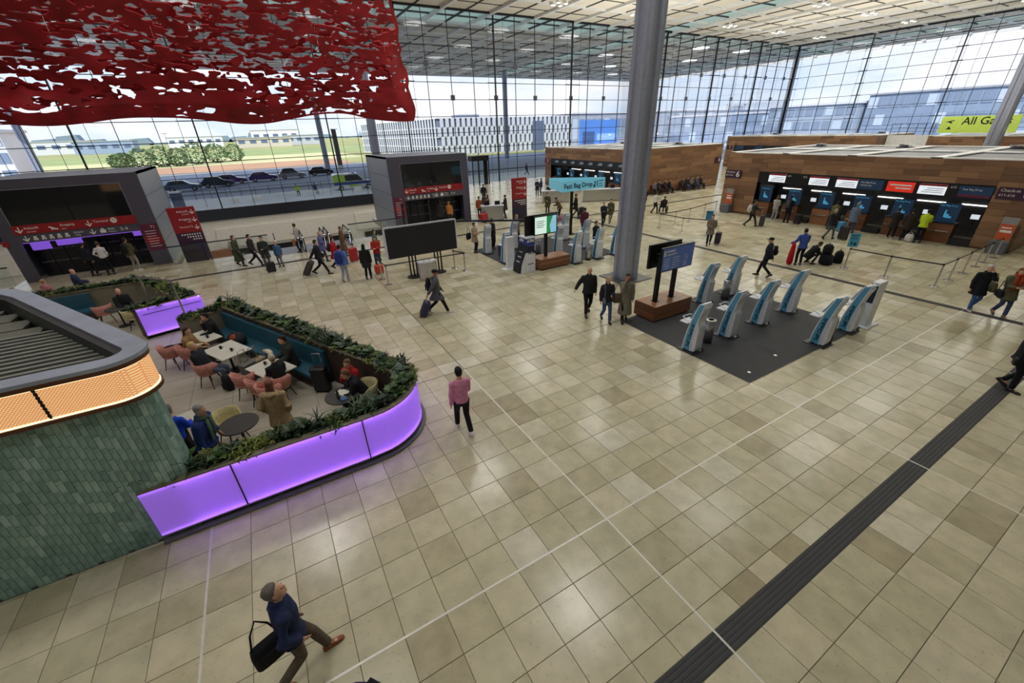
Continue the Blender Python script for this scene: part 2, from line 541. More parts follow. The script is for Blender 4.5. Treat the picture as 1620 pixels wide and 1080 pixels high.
def added_uplight(x, y, z, label):  # invented fixture, added on the block roofs to brighten the ceiling
    t = thing('added_roof_uplight', label, 'lamp', (x, y, z), 0, 'added fill lamps on the block roofs')
    MB().box(-0.5, 0.5, -0.35, 0.35, 0, 0.05).build('base', STEELBL, t)
    h_ = MB().lathe([(0.34, 0.05), (0.40, 0.22), (0.36, 0.22), (0.30, 0.08)], n=14).build('reflector', CHROME, t)
    MB().lathe([(0.30, 0.10), (0.30, 0.12)], n=14).build('lens', M('added_uplight_lens', (255, 250, 240), emit=(255, 246, 228), es=8), h_)
    l = bpy.data.lights.new('added_uplight', 'AREA'); l.shape = 'DISK'; l.size = 0.6; l.energy = FILL_UPLIGHT_WATTS; l.color = (1.0, 0.98, 0.94)
    link('added_uplight', l, t, (0, 0, 0.24)).rotation_euler = (math.pi, 0, 0)
for x_, y_, z_, l_ in ((36.5, 4.5, 4.32, 'added fill lamp near the right end of the block 6 roof'), (36.5, 10, 4.32, 'added fill lamp on the middle of the block 6 roof'), (36.5, 15.5, 4.32, 'added fill lamp at the left end of the block 6 roof'), (37.5, 30.5, 4.32, 'added fill lamp at the near end of the block 5 roof'), (37.5, 39, 4.32, 'added fill lamp at the far end of the block 5 roof'),
                       (69, 24, 4.37, 'added fill lamp at the near end of the block 7 roof'), (69, 38, 4.37, 'added fill lamp at the far end of the block 7 roof'), (69, 8, 4.27, 'added fill lamp on the block 8 roof')):
    added_uplight(x_, y_, z_, l_)

# ------------------------------------------------------------------ columns
def column(x, y, label, group, base=True):
    t = thing('roof_column', label, 'column', (x, y, 0), 0, group)
    h, c, g, d = 0.46, 0.14, 0.16, 0.09
    q = [(-h + c, -h), (-g, -h), (-g + 0.05, -h + d), (g - 0.05, -h + d), (g, -h), (h - c, -h), (h, -h + c)]
    poly = []
    for k in range(4):
        a = k * math.pi / 2
        poly += [(px * math.cos(a) - py * math.sin(a), px * math.sin(a) + py * math.cos(a)) for px, py in q]
    MB().prism(poly, -0.3, 18.8).build('shaft', GREYCOL, t)
    if base:
        MB().bbox(-0.85, 0.85, -0.85, 0.85, 0, 0.04, 0.01).build('base_plate', M('base_plate', (96, 98, 100), 0.4, 0.5), t)
        MB().box(0.40, 0.455, -0.05, 0.05, 1.2, 1.4).build('socket_box', BLACKM, t)
    return t
column(9.85, 9.7, 'tall grey steel roof column standing free in the hall centre', 'roof columns')
column(53.6, 9.7, 'tall grey steel column rising behind the right check-in block', 'roof columns', False)
column(9.85, 53.45, 'grey steel column just outside the glass behind the middle lift box', 'roof columns', False)
column(97.35, 53.45, 'grey steel column outside the far corner of the glass hall', 'roof columns', False)
column(53.6, 97.2, 'slim grey canopy column outside before the white slatted car park', 'roof columns', False)
column(9.85, 97.2, 'grey canopy column outside left of the dark pylon', 'roof columns', False)
column(-33.9, 97.2, 'leftmost grey canopy column seen through the glass facade', 'roof columns', False)

# ------------------------------------------------------------------ glass facades
FX = 91.3
ZS = [-0.02, 1.5, 3.0, 4.4, 6.2, 8.0, 9.8, 11.6, 13.4, 15.2, 17.0, 18.7]
THICK = [-22.7, -16.7, -7.7, 4.3, 13.3, 25.3, 37.3, 49.3, 55.3, 67.3, 79.3, 91.3]
MULL = M('dark_mullion', (34, 36, 40), 0.4, 0.4)
w1 = struct(link('window_1', None)); w2 = struct(link('window_2', None))
rows = []
for k in range(11):
    me = MB().box(-1.47, 1.47, -0.012, 0.012, 0.02, ZS[k + 1] - ZS[k] - 0.02).mesh('pane'); me.materials.append(GLASS)
    rows.append(me)
XS = [FX - 3 * k for k in range(39)]
pn = []
for x in XS[:-1]:
    for k in range(11):
        d = seen((x - 1.5, 50, (ZS[k] + ZS[k + 1]) / 2), 1.05)
        pn.append((d if d else 1e6, x - 1.5, k))
pn.sort()
for d, x, k in pn[:300]:
    link('pane', rows[k], w1, (x, 50, ZS[k]))
mb = MB()
for d, x, k in pn[300:]:
    mb.box(x - 1.47, x + 1.47, 49.988, 50.012, ZS[k] + 0.02, ZS[k + 1] - 0.02)
tag(mb.build('panes', GLASS, w1), kind='stuff')
for i, x in enumerate(XS):
    th = any(abs(x - t) < 0.2 for t in THICK)
    a, b = (0.055, 0.2) if th else (0.022, 0.08)
    MB().box(x - a, x + a, 50 - b, 50 + 0.05, -0.02, 18.7).build('mullion', MULL, w1)
    z = 13.4 if i % 2 else 10.0
    if x > 11:
        MB().bbox(x - 0.26, x + 0.26, 49.82, 49.95, z - 0.28, z + 0.28, 0.03).build('damper_box', M('damper_box', (70, 72, 78), 0.4, 0.3), w1)
    if th:
        for s in (-1.2, 1.2):
            MB().cyl((x + s, 49.55, 0.3), (x + s * 0.9, 49.55, 18.4), 0.02, n=5).build('tension_rod', MULL, w1)
        for z in (4.4, 6.2, 8.0, 9.8, 11.6, 13.4):
            MB().box(x - 1.3, x + 1.3, 49.52, 49.58, z - 0.04, z + 0.04).build('spreader_arm', MULL, w1)
for z in ZS[1:]:
    MB().box(XS[-1], FX, 49.94, 50.05, z - 0.03, z + 0.03).build('transom', MULL, w1)
MB().box(XS[-1], FX, 49.8, 50.1, 18.55, 18.8).build('head_rail', MULL, w1)
rows2 = []
for k in range(11):
    me = MB().box(-0.012, 0.012, -1.47, 1.47, 0.02, ZS[k + 1] - ZS[k] - 0.02).mesh('pane'); me.materials.append(GLASS)
    rows2.append(me)
for i in range(13):
    y = 50 - 3 * i
    th = i % 4 == 0
    a, b = (0.055, 0.2) if th else (0.022, 0.08)
    MB().box(FX - b, FX + 0.05, y - a, y + a, -0.02, 18.7).build('mullion', MULL, w2)
    if th and i:
        for s in (-0.8, 0.8):
            MB().cyl((FX - 0.5, y + s, 0.3), (FX - 0.5, y + s * 0.5, 18.4), 0.02, n=5).build('tension_rod', MULL, w2)
        for z in (6.2, 8.0, 9.8, 11.6, 13.4, 15.2, 17.0):
            MB().box(FX - 0.56, FX - 0.5, y - 0.7, y + 0.7, z - 0.06, z + 0.06).build('spreader_arm', MULL, w2)
    if i < 12:
        for k in range(11):
            link('pane', rows2[k], w2, (FX, y - 1.5, ZS[k]))
for z in ZS[1:]:
    MB().box(FX - 0.07, FX + 0.05, 14, 50, z - 0.03, z + 0.03).build('transom', MULL, w2)
MB().box(FX - 0.2, FX + 0.1, -12, 50, 18.55, 18.8).build('head_rail', MULL, w2)
struct(MB().box(FX, FX + 0.3, -12, 14, -0.5, 18.8).build('wall_right', GREYWALL))
ltr = thing('facade_lettering', 'mirrored Terminal 1 lettering on the far glass seen from behind', 'sign', (75.5, 50.1, 8.7))
text('Terminal 1', 1.35, M('facade_letters', (116, 124, 136), 0.5), ltr, (0, 0, 0), (math.pi / 2, 0, math.pi), align='CENTER')

# ------------------------------------------------------------------ ceiling lamps
def ceiling_lamp(x, y, k):
    t = thing('ceiling_downlight', 'four-headed square downlight in the white ceiling grid', 'lamp', (x, y, 18.45), 0, 'ceiling downlights')
    for dx in (-0.5, 0.5):
        for dy in (-0.5, 0.5):
            b = MB().lathe([(0.24, 0.0), (0.26, 0.02), (0.26, 0.3)], (dx, dy, 0.0), 12).build('lamp_head', RIB, t)
            MB().lathe([(0.20, -0.012), (0.20, -0.002)], (dx, dy, 0), 12).build('lens', M('lamp_lens', (255, 250, 240), emit=(255, 246, 228), es=14), b)
    l = bpy.data.lights.new('downlight', 'AREA')
    l.shape = 'DISK'; l.size = 3.0
    l.energy = LAMP_WATTS * (0.55 if x >= 18 and y < 10 else 1.0)
    l.color = (1.0, 0.985, 0.95)
    lo = link('downlight', l, t, (0, 0, -0.03))
for x in (-18, -6, 6, 18, 30, 42, 60, 72, 84):
    for y in (43, 31, 19, 7, -5):
        if y > 0 or x < 0: ceiling_lamp(x, y, 0)
# ------------------------------------------------------------------ lift boxes
SIDEM = M('lift_side_panel', (156, 164, 176), 0.4, 0.2)
FRONTM = M('lift_front_frame', (84, 82, 96), 0.35, 0.1)
RED = M('sign_red', (150, 26, 34), 0.45)
PLUM = M('sign_plum', (104, 34, 64), 0.45)
DKPLUM = M('sign_dark_plum', (62, 30, 56), 0.45)
NAVYP = M('sign_navy', (40, 38, 60), 0.4)
LETW = M('white_lettering', (238, 236, 232), 0.5)
DGLASS = M('dark_glass', (26, 27, 30), 0.06, 0.0, spec=0.8)
DOORM = M('lift_door', (54, 54, 60), 0.25, 0.7)
PURPLE_E = M('purple_light_panel', (150, 110, 220), 0.5, emit=(150, 96, 232), es=0.9)
PURPLE_D = M('purple_soft_panel', (120, 90, 190), 0.5, emit=(126, 84, 204), es=0.8)

def arrow(mb_, x, z, s, y):
    """down arrow in the XZ plane"""
    mb_.box(x - 0.05 * s, x + 0.05 * s, y - 0.006, y, z - 0.1 * s, z + 0.5 * s)
    mb_.prism([(x - 0.34 * s, z + 0.12 * s), (x - 0.26 * s, z + 0.2 * s), (x, z - 0.06 * s), (x + 0.26 * s, z + 0.2 * s), (x + 0.34 * s, z + 0.12 * s), (x, z - 0.24 * s)], y - 0.006, y, 'y')

def lift_box(label, x0, x1, yf, depth, h, purple, side_plaque):
    """glass-fronted lift house; local x along the front, y into the house"""
    W = x1 - x0
    t = thing('lift_house', label, 'lift house', (x0, yf, 0))
    # shell: two sides, roof, back, front frame with the door opening left open
    dl, dr, dh = 0.55, W - 0.55, 1.98
    if side_plaque == 'right': dr = W - 0.85
    if side_plaque == 'left': dl = 0.85
    b = MB()
    b.box(0, 0.12, 0.06, depth, 0, h); b.box(W - 0.12, W, 0.06, depth, 0, h); b.box(0, W, depth - 0.12, depth, 0, h); b.box(0, W, 0.06, depth, h - 0.12, h)
    b.build('shell', SIDEM, t)
    for k in (1, 2, 3):
        MB().box(-0.004, 0.0, 0.06, depth, h * k / 4 - 0.012, h * k / 4 + 0.012).build('panel_joint', BLACKM, t)
        MB().box(W, W + 0.004, 0.06, depth, h * k / 4 - 0.012, h * k / 4 + 0.012).build('panel_joint', BLACKM, t)
    f = MB()
    f.box(0, dl, 0, 0.14, 0, h); f.box(dr, W, 0, 0.14, 0, h); f.box(dl, dr, 0, 0.14, h - 0.45, h); f.box(dl, dr, 0, 0.14, dh, dh + 0.42)
    fr = f.build('front_frame', FRONTM, t)
    # upper glazing with a dark room behind it
    gz = MB().box(dl, dr, 0.03, 0.05, dh + 0.86, h - 0.45).build('upper_glazing', DGLASS, t)
    MB().box((dl + dr) / 2 - 0.015, (dl + dr) / 2 + 0.015, 0.0, 0.03, dh + 0.86, h - 0.45).build('glazing_bar', BLACKM, gz)
    e = MB()
    e.box(dl, dr, 0.0, 0.02, h - 0.47, h - 0.45); e.box(dl, dl + 0.02, 0, 0.02, dh + 0.86, h - 0.45); e.box(dr - 0.02, dr, 0, 0.02, dh + 0.86, h - 0.45)
    e.build('glazing_frame', SIDEM, gz)
    rs = MB().box(dl, dr + 0.04, -0.03, 0.14, dh + 0.42, dh + 0.86).build('red_sign_band', RED, t)
    m = W * 0.5
    zc = dh + 0.64
    a = MB(); arrow(a, dl + 0.22, zc - 0.06, 0.42, -0.03); arrow(a, m + 0.32, zc - 0.06, 0.42, -0.03); a.build('arrows', LETW, rs)
    text('Ankunft', 0.17, LETW, rs, (dl + 0.40, -0.032, zc + 0.06)); text('Arrivals', 0.11, LETW, rs, (dl + 0.46, -0.032, zc - 0.12))
    text('Ausgang', 0.17, LETW, rs, (dl + 1.75, -0.032, zc + 0.06)); text('Exit', 0.11, LETW, rs, (dl + 1.78, -0.032, zc - 0.12))
    MB().prism([(dl + 1.3, zc + 0.03), (dl + 1.36, zc + 0.06), (dl + 1.6, zc - 0.08), (dl + 1.66, zc - 0.06), (dl + 1.62, zc - 0.14), (dl + 1.45, zc - 0.1), (dl + 1.38, zc - 0.16), (dl + 1.4, zc - 0.06)], -0.036, -0.03, 'y').build('plane_icon', LETW, rs)
    text('Terminal', 0.17, LETW, rs, (m + 0.52, -0.032, zc + 0.06))
    MB().prism([(p[0], p[1]) for p in arc(m + 1.36, zc + 0.05, 0.14, 0, 348, 14)], -0.036, -0.03, 'y').build('number_disc', LETW, rs)
    text('T2', 0.16, RED, rs, (m + 1.36, -0.04, zc + 0.05), align='CENTER')
    # pictogram row on the dark header
    zc = dh + 0.20
    a = MB(); arrow(a, dl + 0.30, zc - 0.05, 0.4, 0.0); arrow(a, m + 0.32, zc - 0.05, 0.4, 0.0)
    for k in range(5):
        x = dl + 0.55 + 0.30 * k
        a.box(x, x + 0.18, -0.006, 0, zc - 0.08, zc - 0.02); a.box(x + 0.03, x + 0.15, -0.006, 0, zc + 0.0, zc + 0.09); a.box(x + 0.02, x + 0.06, -0.006, 0, zc - 0.13, zc - 0.09); a.box(x + 0.12, x + 0.16, -0.006, 0, zc - 0.13, zc - 0.09)
    a.box(m + 0.62, m + 0.86, -0.006, 0, zc - 0.1, zc + 0.06); a.box(m + 0.68, m + 0.8, -0.006, 0, zc + 0.07, zc + 0.13)
    a.build('pictogram_row', LETW, fr)
    text('Airport', 0.13, LETW, fr, (dl + 2.12, -0.002, zc + 0.07)); text('City', 0.13, LETW, fr, (dl + 2.14, -0.002, zc - 0.07))
    text('Gleis', 0.14, LETW, fr, (m + 0.95, -0.002, zc + 0.07)); text('Platform', 0.10, LETW, fr, (m + 0.95, -0.002, zc - 0.07)); text('3-4', 0.26, LETW, fr, (m + 1.45, -0.002, zc))
    # floor guide plaque
    px = (dr + 0.06, W - 0.04) if side_plaque == 'right' else (0.04, dl - 0.06)
    pq = MB().box(px[0], px[1], -0.02, 0, 0.85, 2.30).build('floor_guide', PLUM, fr)
    MB().box(px[0], px[1], -0.024, -0.02, 1.25, 1.6).build('floor_guide_field', RED, fr)
    text('T1', 0.2, LETW, fr, (px[1] - 0.1, -0.026, 2.12), align='RIGHT')
    for k in range(7):
        MB().box(px[0] + 0.12, px[1] - 0.12 - 0.04 * (k % 3), -0.028, -0.02, 1.9 - 0.14 * k, 1.925 - 0.14 * k).build('guide_line', LETW, fr)
    # doors in the recess
    n = 8
    wd = (dr - dl) / n
    for k in range(n):
        x = dl + wd * k
        dm = MB().box(x + 0.02, x + wd - 0.02, 0.95, 1.0, 0.02, 1.9).build('door_leaf', DOORM, t)
        dots = MB()
        for j in range(6):
            for z in (0.75, 1.4):
                dots.box(x + 0.05 + j * wd / 7, x + 0.05 + j * wd / 7 + 0.03, 0.94, 0.95, z, z + 0.06)
        dots.build('glass_marking', M('marking', (150, 140, 160), 0.5), dm)
    MB().box(dl, dr, 1.0, 1.1, 0, 2.0).build('shaft_wall', M('shaft_dark', (30, 30, 34), 0.6), t)
    MB().box((dl + dr) / 2 - 0.25, (dl + dr) / 2 + 0.25, 0.55, 1.0, 0, 2.0).build('door_pier', STEELBL, t)
    if purple:
        for xa, xb, zb in ((dl + 0.0, dl + 0.75, 1.45), (dl + 1.0, (dl + dr) / 2 + 0.1, 1.55), (dr - 0.55, dr, 1.6)):
            MB().box(xa, xb, 0.88, 0.93, zb, 1.97).build('purple_panel', PURPLE_D, t)
        MB().box(dl, dr, 0.2, 0.28, 1.93, 1.97).build('light_strip', PURPLE_E, t)
    return t
lift_box('dark lift house with purple-lit doors and red sign band beside the cafe', -15.55, -9.35, 26.8, 6.4, 4.95, True, 'right')
lift_box('dark lift house with red sign band behind the black board', 4.1, 10.1, 27.0, 6.2, 4.9, False, 'left')
# the wall stub and emergency pictograms left of the first lift house
tag(MB().box(-15.62, -15.4, 26.72, 26.78, 1.9, 2.15).build('pictogram_plate', RED), 'small red pictogram plate on the left edge of the purple-lit lift house', 'sign')

# ------------------------------------------------------------------ totems
def totem(label, x, y, wd, h, lines):
    t = thing('sign_totem', label, 'sign', (x, y, 0))
    MB().box(-wd / 2, wd / 2, -0.08, 0.08, 0, h * 0.36).build('base_field', NAVYP, t)
    MB().box(-wd / 2, wd / 2, -0.08, 0.08, h * 0.36, h * 0.55).build('plum_field', DKPLUM, t)
    up_ = MB().box(-wd / 2, wd / 2, -0.08, 0.08, h * 0.55, h).build('red_field', RED if lines else PLUM, t)
    z = h - 0.26
    for s, sub in (('Ankunft', 'Arrivals'), ('Ausgang', 'Exit'), ('Terminal T2', '')):
        text(s, 0.165 if sub else 0.13, LETW, up_, (wd / 2 - 0.34, -0.084, z + 0.03), align='RIGHT')
        if sub: text(sub, 0.1, LETW, up_, (wd / 2 - 0.34, -0.084, z - 0.12), align='RIGHT')
        a = MB(); arrow(a, wd / 2 - 0.17, z - 0.06, 0.36, -0.08); a.build('arrow', LETW, up_)
        z -= 0.42
    a = MB()
    for r_ in range(3):
        for k in range(8 - 2 * r_):
            x_ = wd / 2 - 0.12 - 0.12 * k
            a.box(x_ - 0.07, x_, -0.086, -0.08, h * 0.5 - 0.14 * r_, h * 0.5 + 0.07 - 0.14 * r_)
    a.build('pictogram_rows', LETW, t)
    return t
totem('tall red and navy direction sign by the glass balustrade near the lifts', -8.0, 26.35, 1.28, 3.05, True)
totem('tall dark red direction sign standing alone in the bright entrance area', 12.62, 23.7, 1.2, 3.2, True)

# ------------------------------------------------------------------ balustrades at the void
def balustrade(x0, x1, y, label):
    t = thing('glass_balustrade', label, 'balustrade', (x0, y, 0))
    n = max(1, round((x1 - x0) / 1.6)); wd = (x1 - x0) / n
    for k in range(n):
        MB().box(k * wd + 0.02, (k + 1) * wd - 0.02, -0.01, 0.01, 0.06, 0.98).build('glass_panel', GLASS2, t)
        MB().box(k * wd + 0.1, k * wd + 0.18, -0.03, 0.03, 0, 0.12).build('clamp', CHROME, t)
    MB().cyl((0, 0, 1.02), (x1 - x0, 0, 1.02), 0.035, n=8).build('handrail', STEELBL, t)
    return t
balustrade(-9.3, -4.2, 26.15, 'glass balustrade with dark rail left of the escalators')
balustrade(0.6, 4.05, 26.15, 'glass balustrade with dark rail between escalators and lift house')
balustrade(-30, -15.7, 26.15, 'glass balustrade with dark rail left of the purple-lit lift house')

# ------------------------------------------------------------------ escalators going down
STEPM = M('escalator_steps', (120, 122, 126), 0.4, 0.6)
RAILM = M('escalator_rail', (24, 24, 26), 0.5)
LITM = M('escalator_lit_edge', (235, 238, 245), 0.4, emit=(235, 240, 255), es=0.9)
def escalator(label, x):
    t = thing('escalator', label, 'escalator', (x, 25.2, 0), 0, 'escalators down to the lower level')
    b = MB().box(-0.5, 0.5, -0.6, 1.2, -0.012, 0.006)
    cp = b.build('comb_plate', M('comb_plate', (196, 200, 206), 0.3, 0.7), t)
    for k in range(9):
        MB().box(-0.5, 0.5, -0.55 + 0.19 * k, -0.48 + 0.19 * k, 0.006, 0.010).build('groove', STEPM, cp)
    sl = math.radians(30)
    for k in range(26):
        y = 1.2 + 0.36 * k; z = -0.02 - 0.206 * k
        MB().box(-0.5, 0.5, y, y + 0.36, z - 0.21, z).build('step', STEPM, t)
    for s in (-0.62, 0.62):
        prof = [(-0.7, 0.0), (-0.75, 0.55), (-0.6, 0.85), (1.4, 0.9), (10.5, -4.35), (10.6, -5.3), (1.4, -0.1)]
        gl = MB().prism(prof, s - 0.008, s + 0.008, 'x').build('side_glass', GLASS2, t)
        MB().tube([(s, -0.62, 0.12), (s, -0.84, 0.45), (s, -0.78, 0.82), (s, -0.55, 0.95), (s, 1.4, 0.98), (s, 10.5, -4.28)], 0.04, 6).build('handrail', RAILM, t)
        MB().box(s - 0.07, s + 0.07, -0.7, 1.3, 0.0, 0.09).build('skirt', STEELBL, t)
        MB().cyl((s, -0.40, 0.12), (s, -0.72, 0.92), 0.035, n=6).build('lit_newel', LITM, t)
    return t
escalator('left escalator descending behind the walking passengers', -3.25)
escalator('middle escalator descending behind the walking passengers', -1.75)
escalator('right escalator descending behind the walking passengers', -0.25)

# ------------------------------------------------------------------ check-in blocks
def wood_mat(name, cs, rough=0.45):
    m = bpy.data.materials.new(name); m.use_nodes = True
    t = m.node_tree; L = t.links.new
    b = t.nodes['Principled BSDF']; b.inputs['Roughness'].default_value = rough
    oi = t.nodes.new('ShaderNodeObjectInfo')
    co = t.nodes.new('ShaderNodeTexCoord')
    mpp = t.nodes.new('ShaderNodeMapping'); mpp.inputs['Scale'].default_value = (0.6, 0.6, 9)
    L(co.outputs['Object'], mpp.inputs['Vector'])
    av = t.nodes.new('ShaderNodeVectorMath'); av.operation = 'ADD'
    sv = t.nodes.new('ShaderNodeMath'); sv.operation = 'MULTIPLY'; sv.inputs[1].default_value = 37; L(oi.outputs['Random'], sv.inputs[0])
    L(mpp.outputs['Vector'], av.inputs[0]); L(sv.outputs[0], av.inputs[1])
    n = t.nodes.new('ShaderNodeTexNoise'); n.inputs['Scale'].default_value = 2.2; n.inputs['Detail'].default_value = 6
    L(av.outputs[0], n.inputs['Vector'])
    mu = t.nodes.new('ShaderNodeMath'); mu.operation = 'MULTIPLY_ADD'; mu.inputs[1].default_value = 0.55; L(oi.outputs['Random'], mu.inputs[0])
    ms = t.nodes.new('ShaderNodeMath'); ms.operation = 'MULTIPLY'; ms.inputs[1].default_value = 0.5; L(n.outputs['Fac'], ms.inputs[0]); L(ms.outputs[0], mu.inputs[2])
    r = t.nodes.new('ShaderNodeValToRGB'); e = r.color_ramp.elements
    e[0].position = 0.1; e[1].position = 0.9
    e[0].color = (*lin(cs[0]), 1); e[1].color = (*lin(cs[2]), 1); e.new(0.5).color = (*lin(cs[1]), 1)
    L(mu.outputs[0], r.inputs['Fac']); L(r.outputs['Color'], b.inputs['Base Color'])
    return m
WOOD = wood_mat('walnut_veneer', [(98, 70, 52), (132, 98, 72), (166, 128, 94)])
WOOD2 = wood_mat('red_walnut', [(90, 54, 36), (122, 78, 52), (156, 106, 74)], 0.35)
WHITEROOF = M('white_roof_frame', (240, 242, 244), 0.6)
ROOFGRID = M('grey_roof_grid', (150, 154, 160), 0.7)
BOARD = M('black_fascia', (20, 21, 25), 0.35)
SCRW = M('white_screen', (225, 230, 236), 0.4, emit=(220, 228, 238), es=0.75)
SCRR = M('red_screen', (205, 40, 30), 0.4, emit=(215, 50, 34), es=0.5)
SCRB = M('blue_screen', (24, 48, 74), 0.4, emit=(20, 44, 70), es=0.4)
CYANT = M('cyan_lettering', (70, 160, 200), 0.5, emit=(70, 160, 205), es=0.4)
LAMPLINE = M('interior_light_line', (255, 255, 250), 0.5, emit=(255, 252, 245), es=2.2)

_pm = {}
def planks(parent, u0, u1, z0, z1, place, pw=1.55, ph=0.31, skip=None):
    """staggered veneer boards on a vertical face; place(u, z, w, h) -> location, rotz"""
    nz_ = max(1, round((z1 - z0) / ph)); hh = (z1 - z0) / nz_
    for j in range(nz_):
        u = u0 - (pw * 0.5 if j % 2 else 0)
        while u < u1 - 0.02:
            a, b = max(u, u0), min(u + pw, u1)
            u += pw
            if b - a < 0.05: continue
            key = (round(b - a, 3), round(hh, 3))
            if key not in _pm:
                me = MB().box(-key[0] / 2 + 0.004, key[0] / 2 - 0.004, -0.03, 0.0, 0.004, key[1] - 0.004).mesh('veneer_board'); me.materials.append(WOOD)
                _pm[key] = me
            loc, rz = place((a + b) / 2, z0 + j * hh)
            link('veneer_board', _pm[key], parent, loc, rz)

def counter_block(label, X, Yn, Yf, depth, H, number, detail, o0, o1):
    """check-in block; its counters face -X; local x into the block, local y from near end (0) to far end (L)"""
    L_ = Yf - Yn
    t = thing('check_in_block', label, 'check-in block', (X, Yn, 0))
    lo, hi = o0 - Yn, o1 - Yn                     # counter opening along y
    zt = 3.08; zb = 2.36
    # carcass
    b = MB()
    b.box(0.03, 0.4, 0.03, lo, 0, H - 0.05); b.box(0.03, 0.4, hi, L_ - 0.03, 0, H - 0.05)
    b.box(0.03, 0.4, lo, hi, zt, H - 0.05)
    b.box(0.4, depth, 0.03, 0.2, 0, H - 0.05); b.box(0.4, depth, L_ - 0.2, L_ - 0.03, 0, H - 0.05); b.box(depth - 0.2, depth, 0.2, L_ - 0.2, 0, H - 0.05)
    b.build('carcass', M('carcass_dark_wood', (92, 58, 38), 0.6), t)
    pf = lambda u, z: ((0.03, u, z), -math.pi / 2)
    planks(t, 0, lo, 0.1, H, pf); planks(t, hi, L_, 0.1, H, pf); planks(t, lo, hi, zt, H, pf)
    planks(t, 0, depth, 0.1, H, lambda u, z: ((u, 0.03, z), 0.0), 1.9, 0.33)
    # open white roof frame with grey infill
    r_ = MB()
    r_.box(0, 0.35, 0, L_, H, H + 0.06); r_.box(depth - 0.35, depth, 0, L_, H, H + 0.06)
    n = 4
    for k in range(n + 1):
        y = (L_ - 0.5) * k / n
        r_.box(0, depth, y, y + 0.5, H + 0.002, H + 0.062)
    r_.box(depth * 0.48, depth * 0.54, 0, L_, H + 0.004, H + 0.06)
    r_.build('roof_frame', WHITEROOF, t)
    g = MB()
    for k in range(n):
        y = (L_ - 0.5) * k / n + 0.5; y2 = (L_ - 0.5) * (k + 1) / n
        g.box(1.6, depth - 0.35, y, y2, H - 0.12, H - 0.04)
    g.build('roof_infill', ROOFGRID, t)
    # fascia with screens
    fa = MB().box(-0.02, 0.3, lo, hi, zb, zt).build('fascia', BOARD, t)
    # counters and back of the niche
    MB().box(2.9, 3.0, lo, hi, 0, zt).build('niche_back', M('niche_wall', (96, 98, 100), 0.5), t)
    MB().box(0.3, 3.0, lo, hi, zt - 0.08, zt - 0.02).build('niche_ceiling', M('niche_ceiling', (44, 44, 46), 0.6), t)
    MB().box(0.0, 3.0, lo - 0.02, lo, 0, zt).build('niche_cheek', BOARD, t); MB().box(0.0, 3.0, hi, hi + 0.02, 0, zt).build('niche_cheek', BOARD, t)
    n = 6 if detail else 5
    wd = (hi - lo) / n
    for k in range(n):
        y = lo + k * wd
        c = MB().bbox(0.15, 0.75, y + 0.9, y + wd - 0.05, 0.0, 1.02, 0.01).build('counter', WOOD2, t)
        MB().box(0.12, 0.8, y + 0.88, y + wd - 0.03, 1.02, 1.06).build('counter_top', BOARD, c)
        MB().box(0.02, 0.15, y + 1.0, y + wd - 0.15, 0.62, 0.66).build('bag_rail', CHROME, c)
        MB().bbox(0.0, 0.75, y + 0.02, y + 0.86, 0.0, 0.28, 0.01).build('baggage_belt', M('belt_rubber', (34, 34, 36), 0.7), t)
        pn_ = MB().box(0.35, 0.4, y + 0.98, y + 1.85, 1.06, 2.05).build('blue_panel', SCRB, t)
        fig = MB(); yy = y + 1.42
        fig.box(0.345, 0.35, yy + 0.05, yy + 0.13, 1.32, 1.62); fig.box(0.345, 0.35, yy - 0.2, yy + 0.05, 1.3, 1.4); fig.box(0.345, 0.35, yy - 0.08, yy + 0.05, 1.4, 1.5); fig.box(0.345, 0.35, yy + 0.06, yy + 0.12, 1.64, 1.71)
        fig.build('figure_icon', CYANT, pn_)
        text('Fast Bag Drop', 0.12, CYANT, pn_, (0.345, y + 1.82, 1.93), (math.pi / 2, 0, -math.pi / 2))
        mo = MB().box(1.0, 1.04, y + 0.25, y + 0.65, 1.25, 1.55).build('monitor', BLACKM, t)
        MB().box(0.99, 1.0, y + 0.28, y + 0.62, 1.28, 1.52).build('display', SCRW, mo)
        MB().cyl((1.02, y + 0.45, 1.02), (1.02, y + 0.45, 1.25), 0.02, n=6).build('monitor_stand', BLACKM, mo)
        MB().box(1.4, 2.6, y + 0.4, y + 0.48, zt - 0.12, zt - 0.09).build('light_line', LAMPLINE, t)
        MB().box(2.86, 2.9, y + 0.3, y + wd - 0.4, 1.7, 1.76).build('light_line', LAMPLINE, t)
    return t, fa, lo, hi

YR = (math.pi / 2, 0, -math.pi / 2)
b6, fa6, lo, hi = counter_block('walnut check-in block 6 with counters and white roof frame at right', 27.8, 1.35, 17.6, 12.2, 4.25, '6', True, 2.85, 14.95)
def fascia_screen(fa, y, wd, m, words, size=0.16, redtop=False):
    s = MB().box(-0.035, -0.02, y - wd / 2, y + wd / 2, 2.46, 3.0).build('screen', m, fa)
    if redtop:
        MB().box(-0.04, -0.035, y - wd / 2, y + wd / 2, 2.89, 3.0).build('red_bar', RED, s)
        for k in range(3):
            MB().box(-0.04, -0.035, y - wd / 2 + 0.1, y + wd / 2 - 0.15 - 0.1 * k, 2.56 + 0.1 * k, 2.59 + 0.1 * k).build('print_line', M('print_grey', (150, 160, 178), 0.6), s)
    for k, wds in enumerate(words):
        text(wds, size, LETW, s, (-0.042, y + wd / 2 - 0.12 if wd < 1.5 else y + wd / 2 - 0.5, 2.84 - k * (size + 0.03)), YR)
    return s
Y6 = lambda yw: yw - 1.35
fascia_screen(fa6, Y6(13.6), 1.15, SCRW, [], redtop=True)
fascia_screen(fa6, Y6(10.9), 1.15, SCRW, [], redtop=True)
fascia_screen(fa6, Y6(9.3), 1.15, SCRW, [], redtop=True)
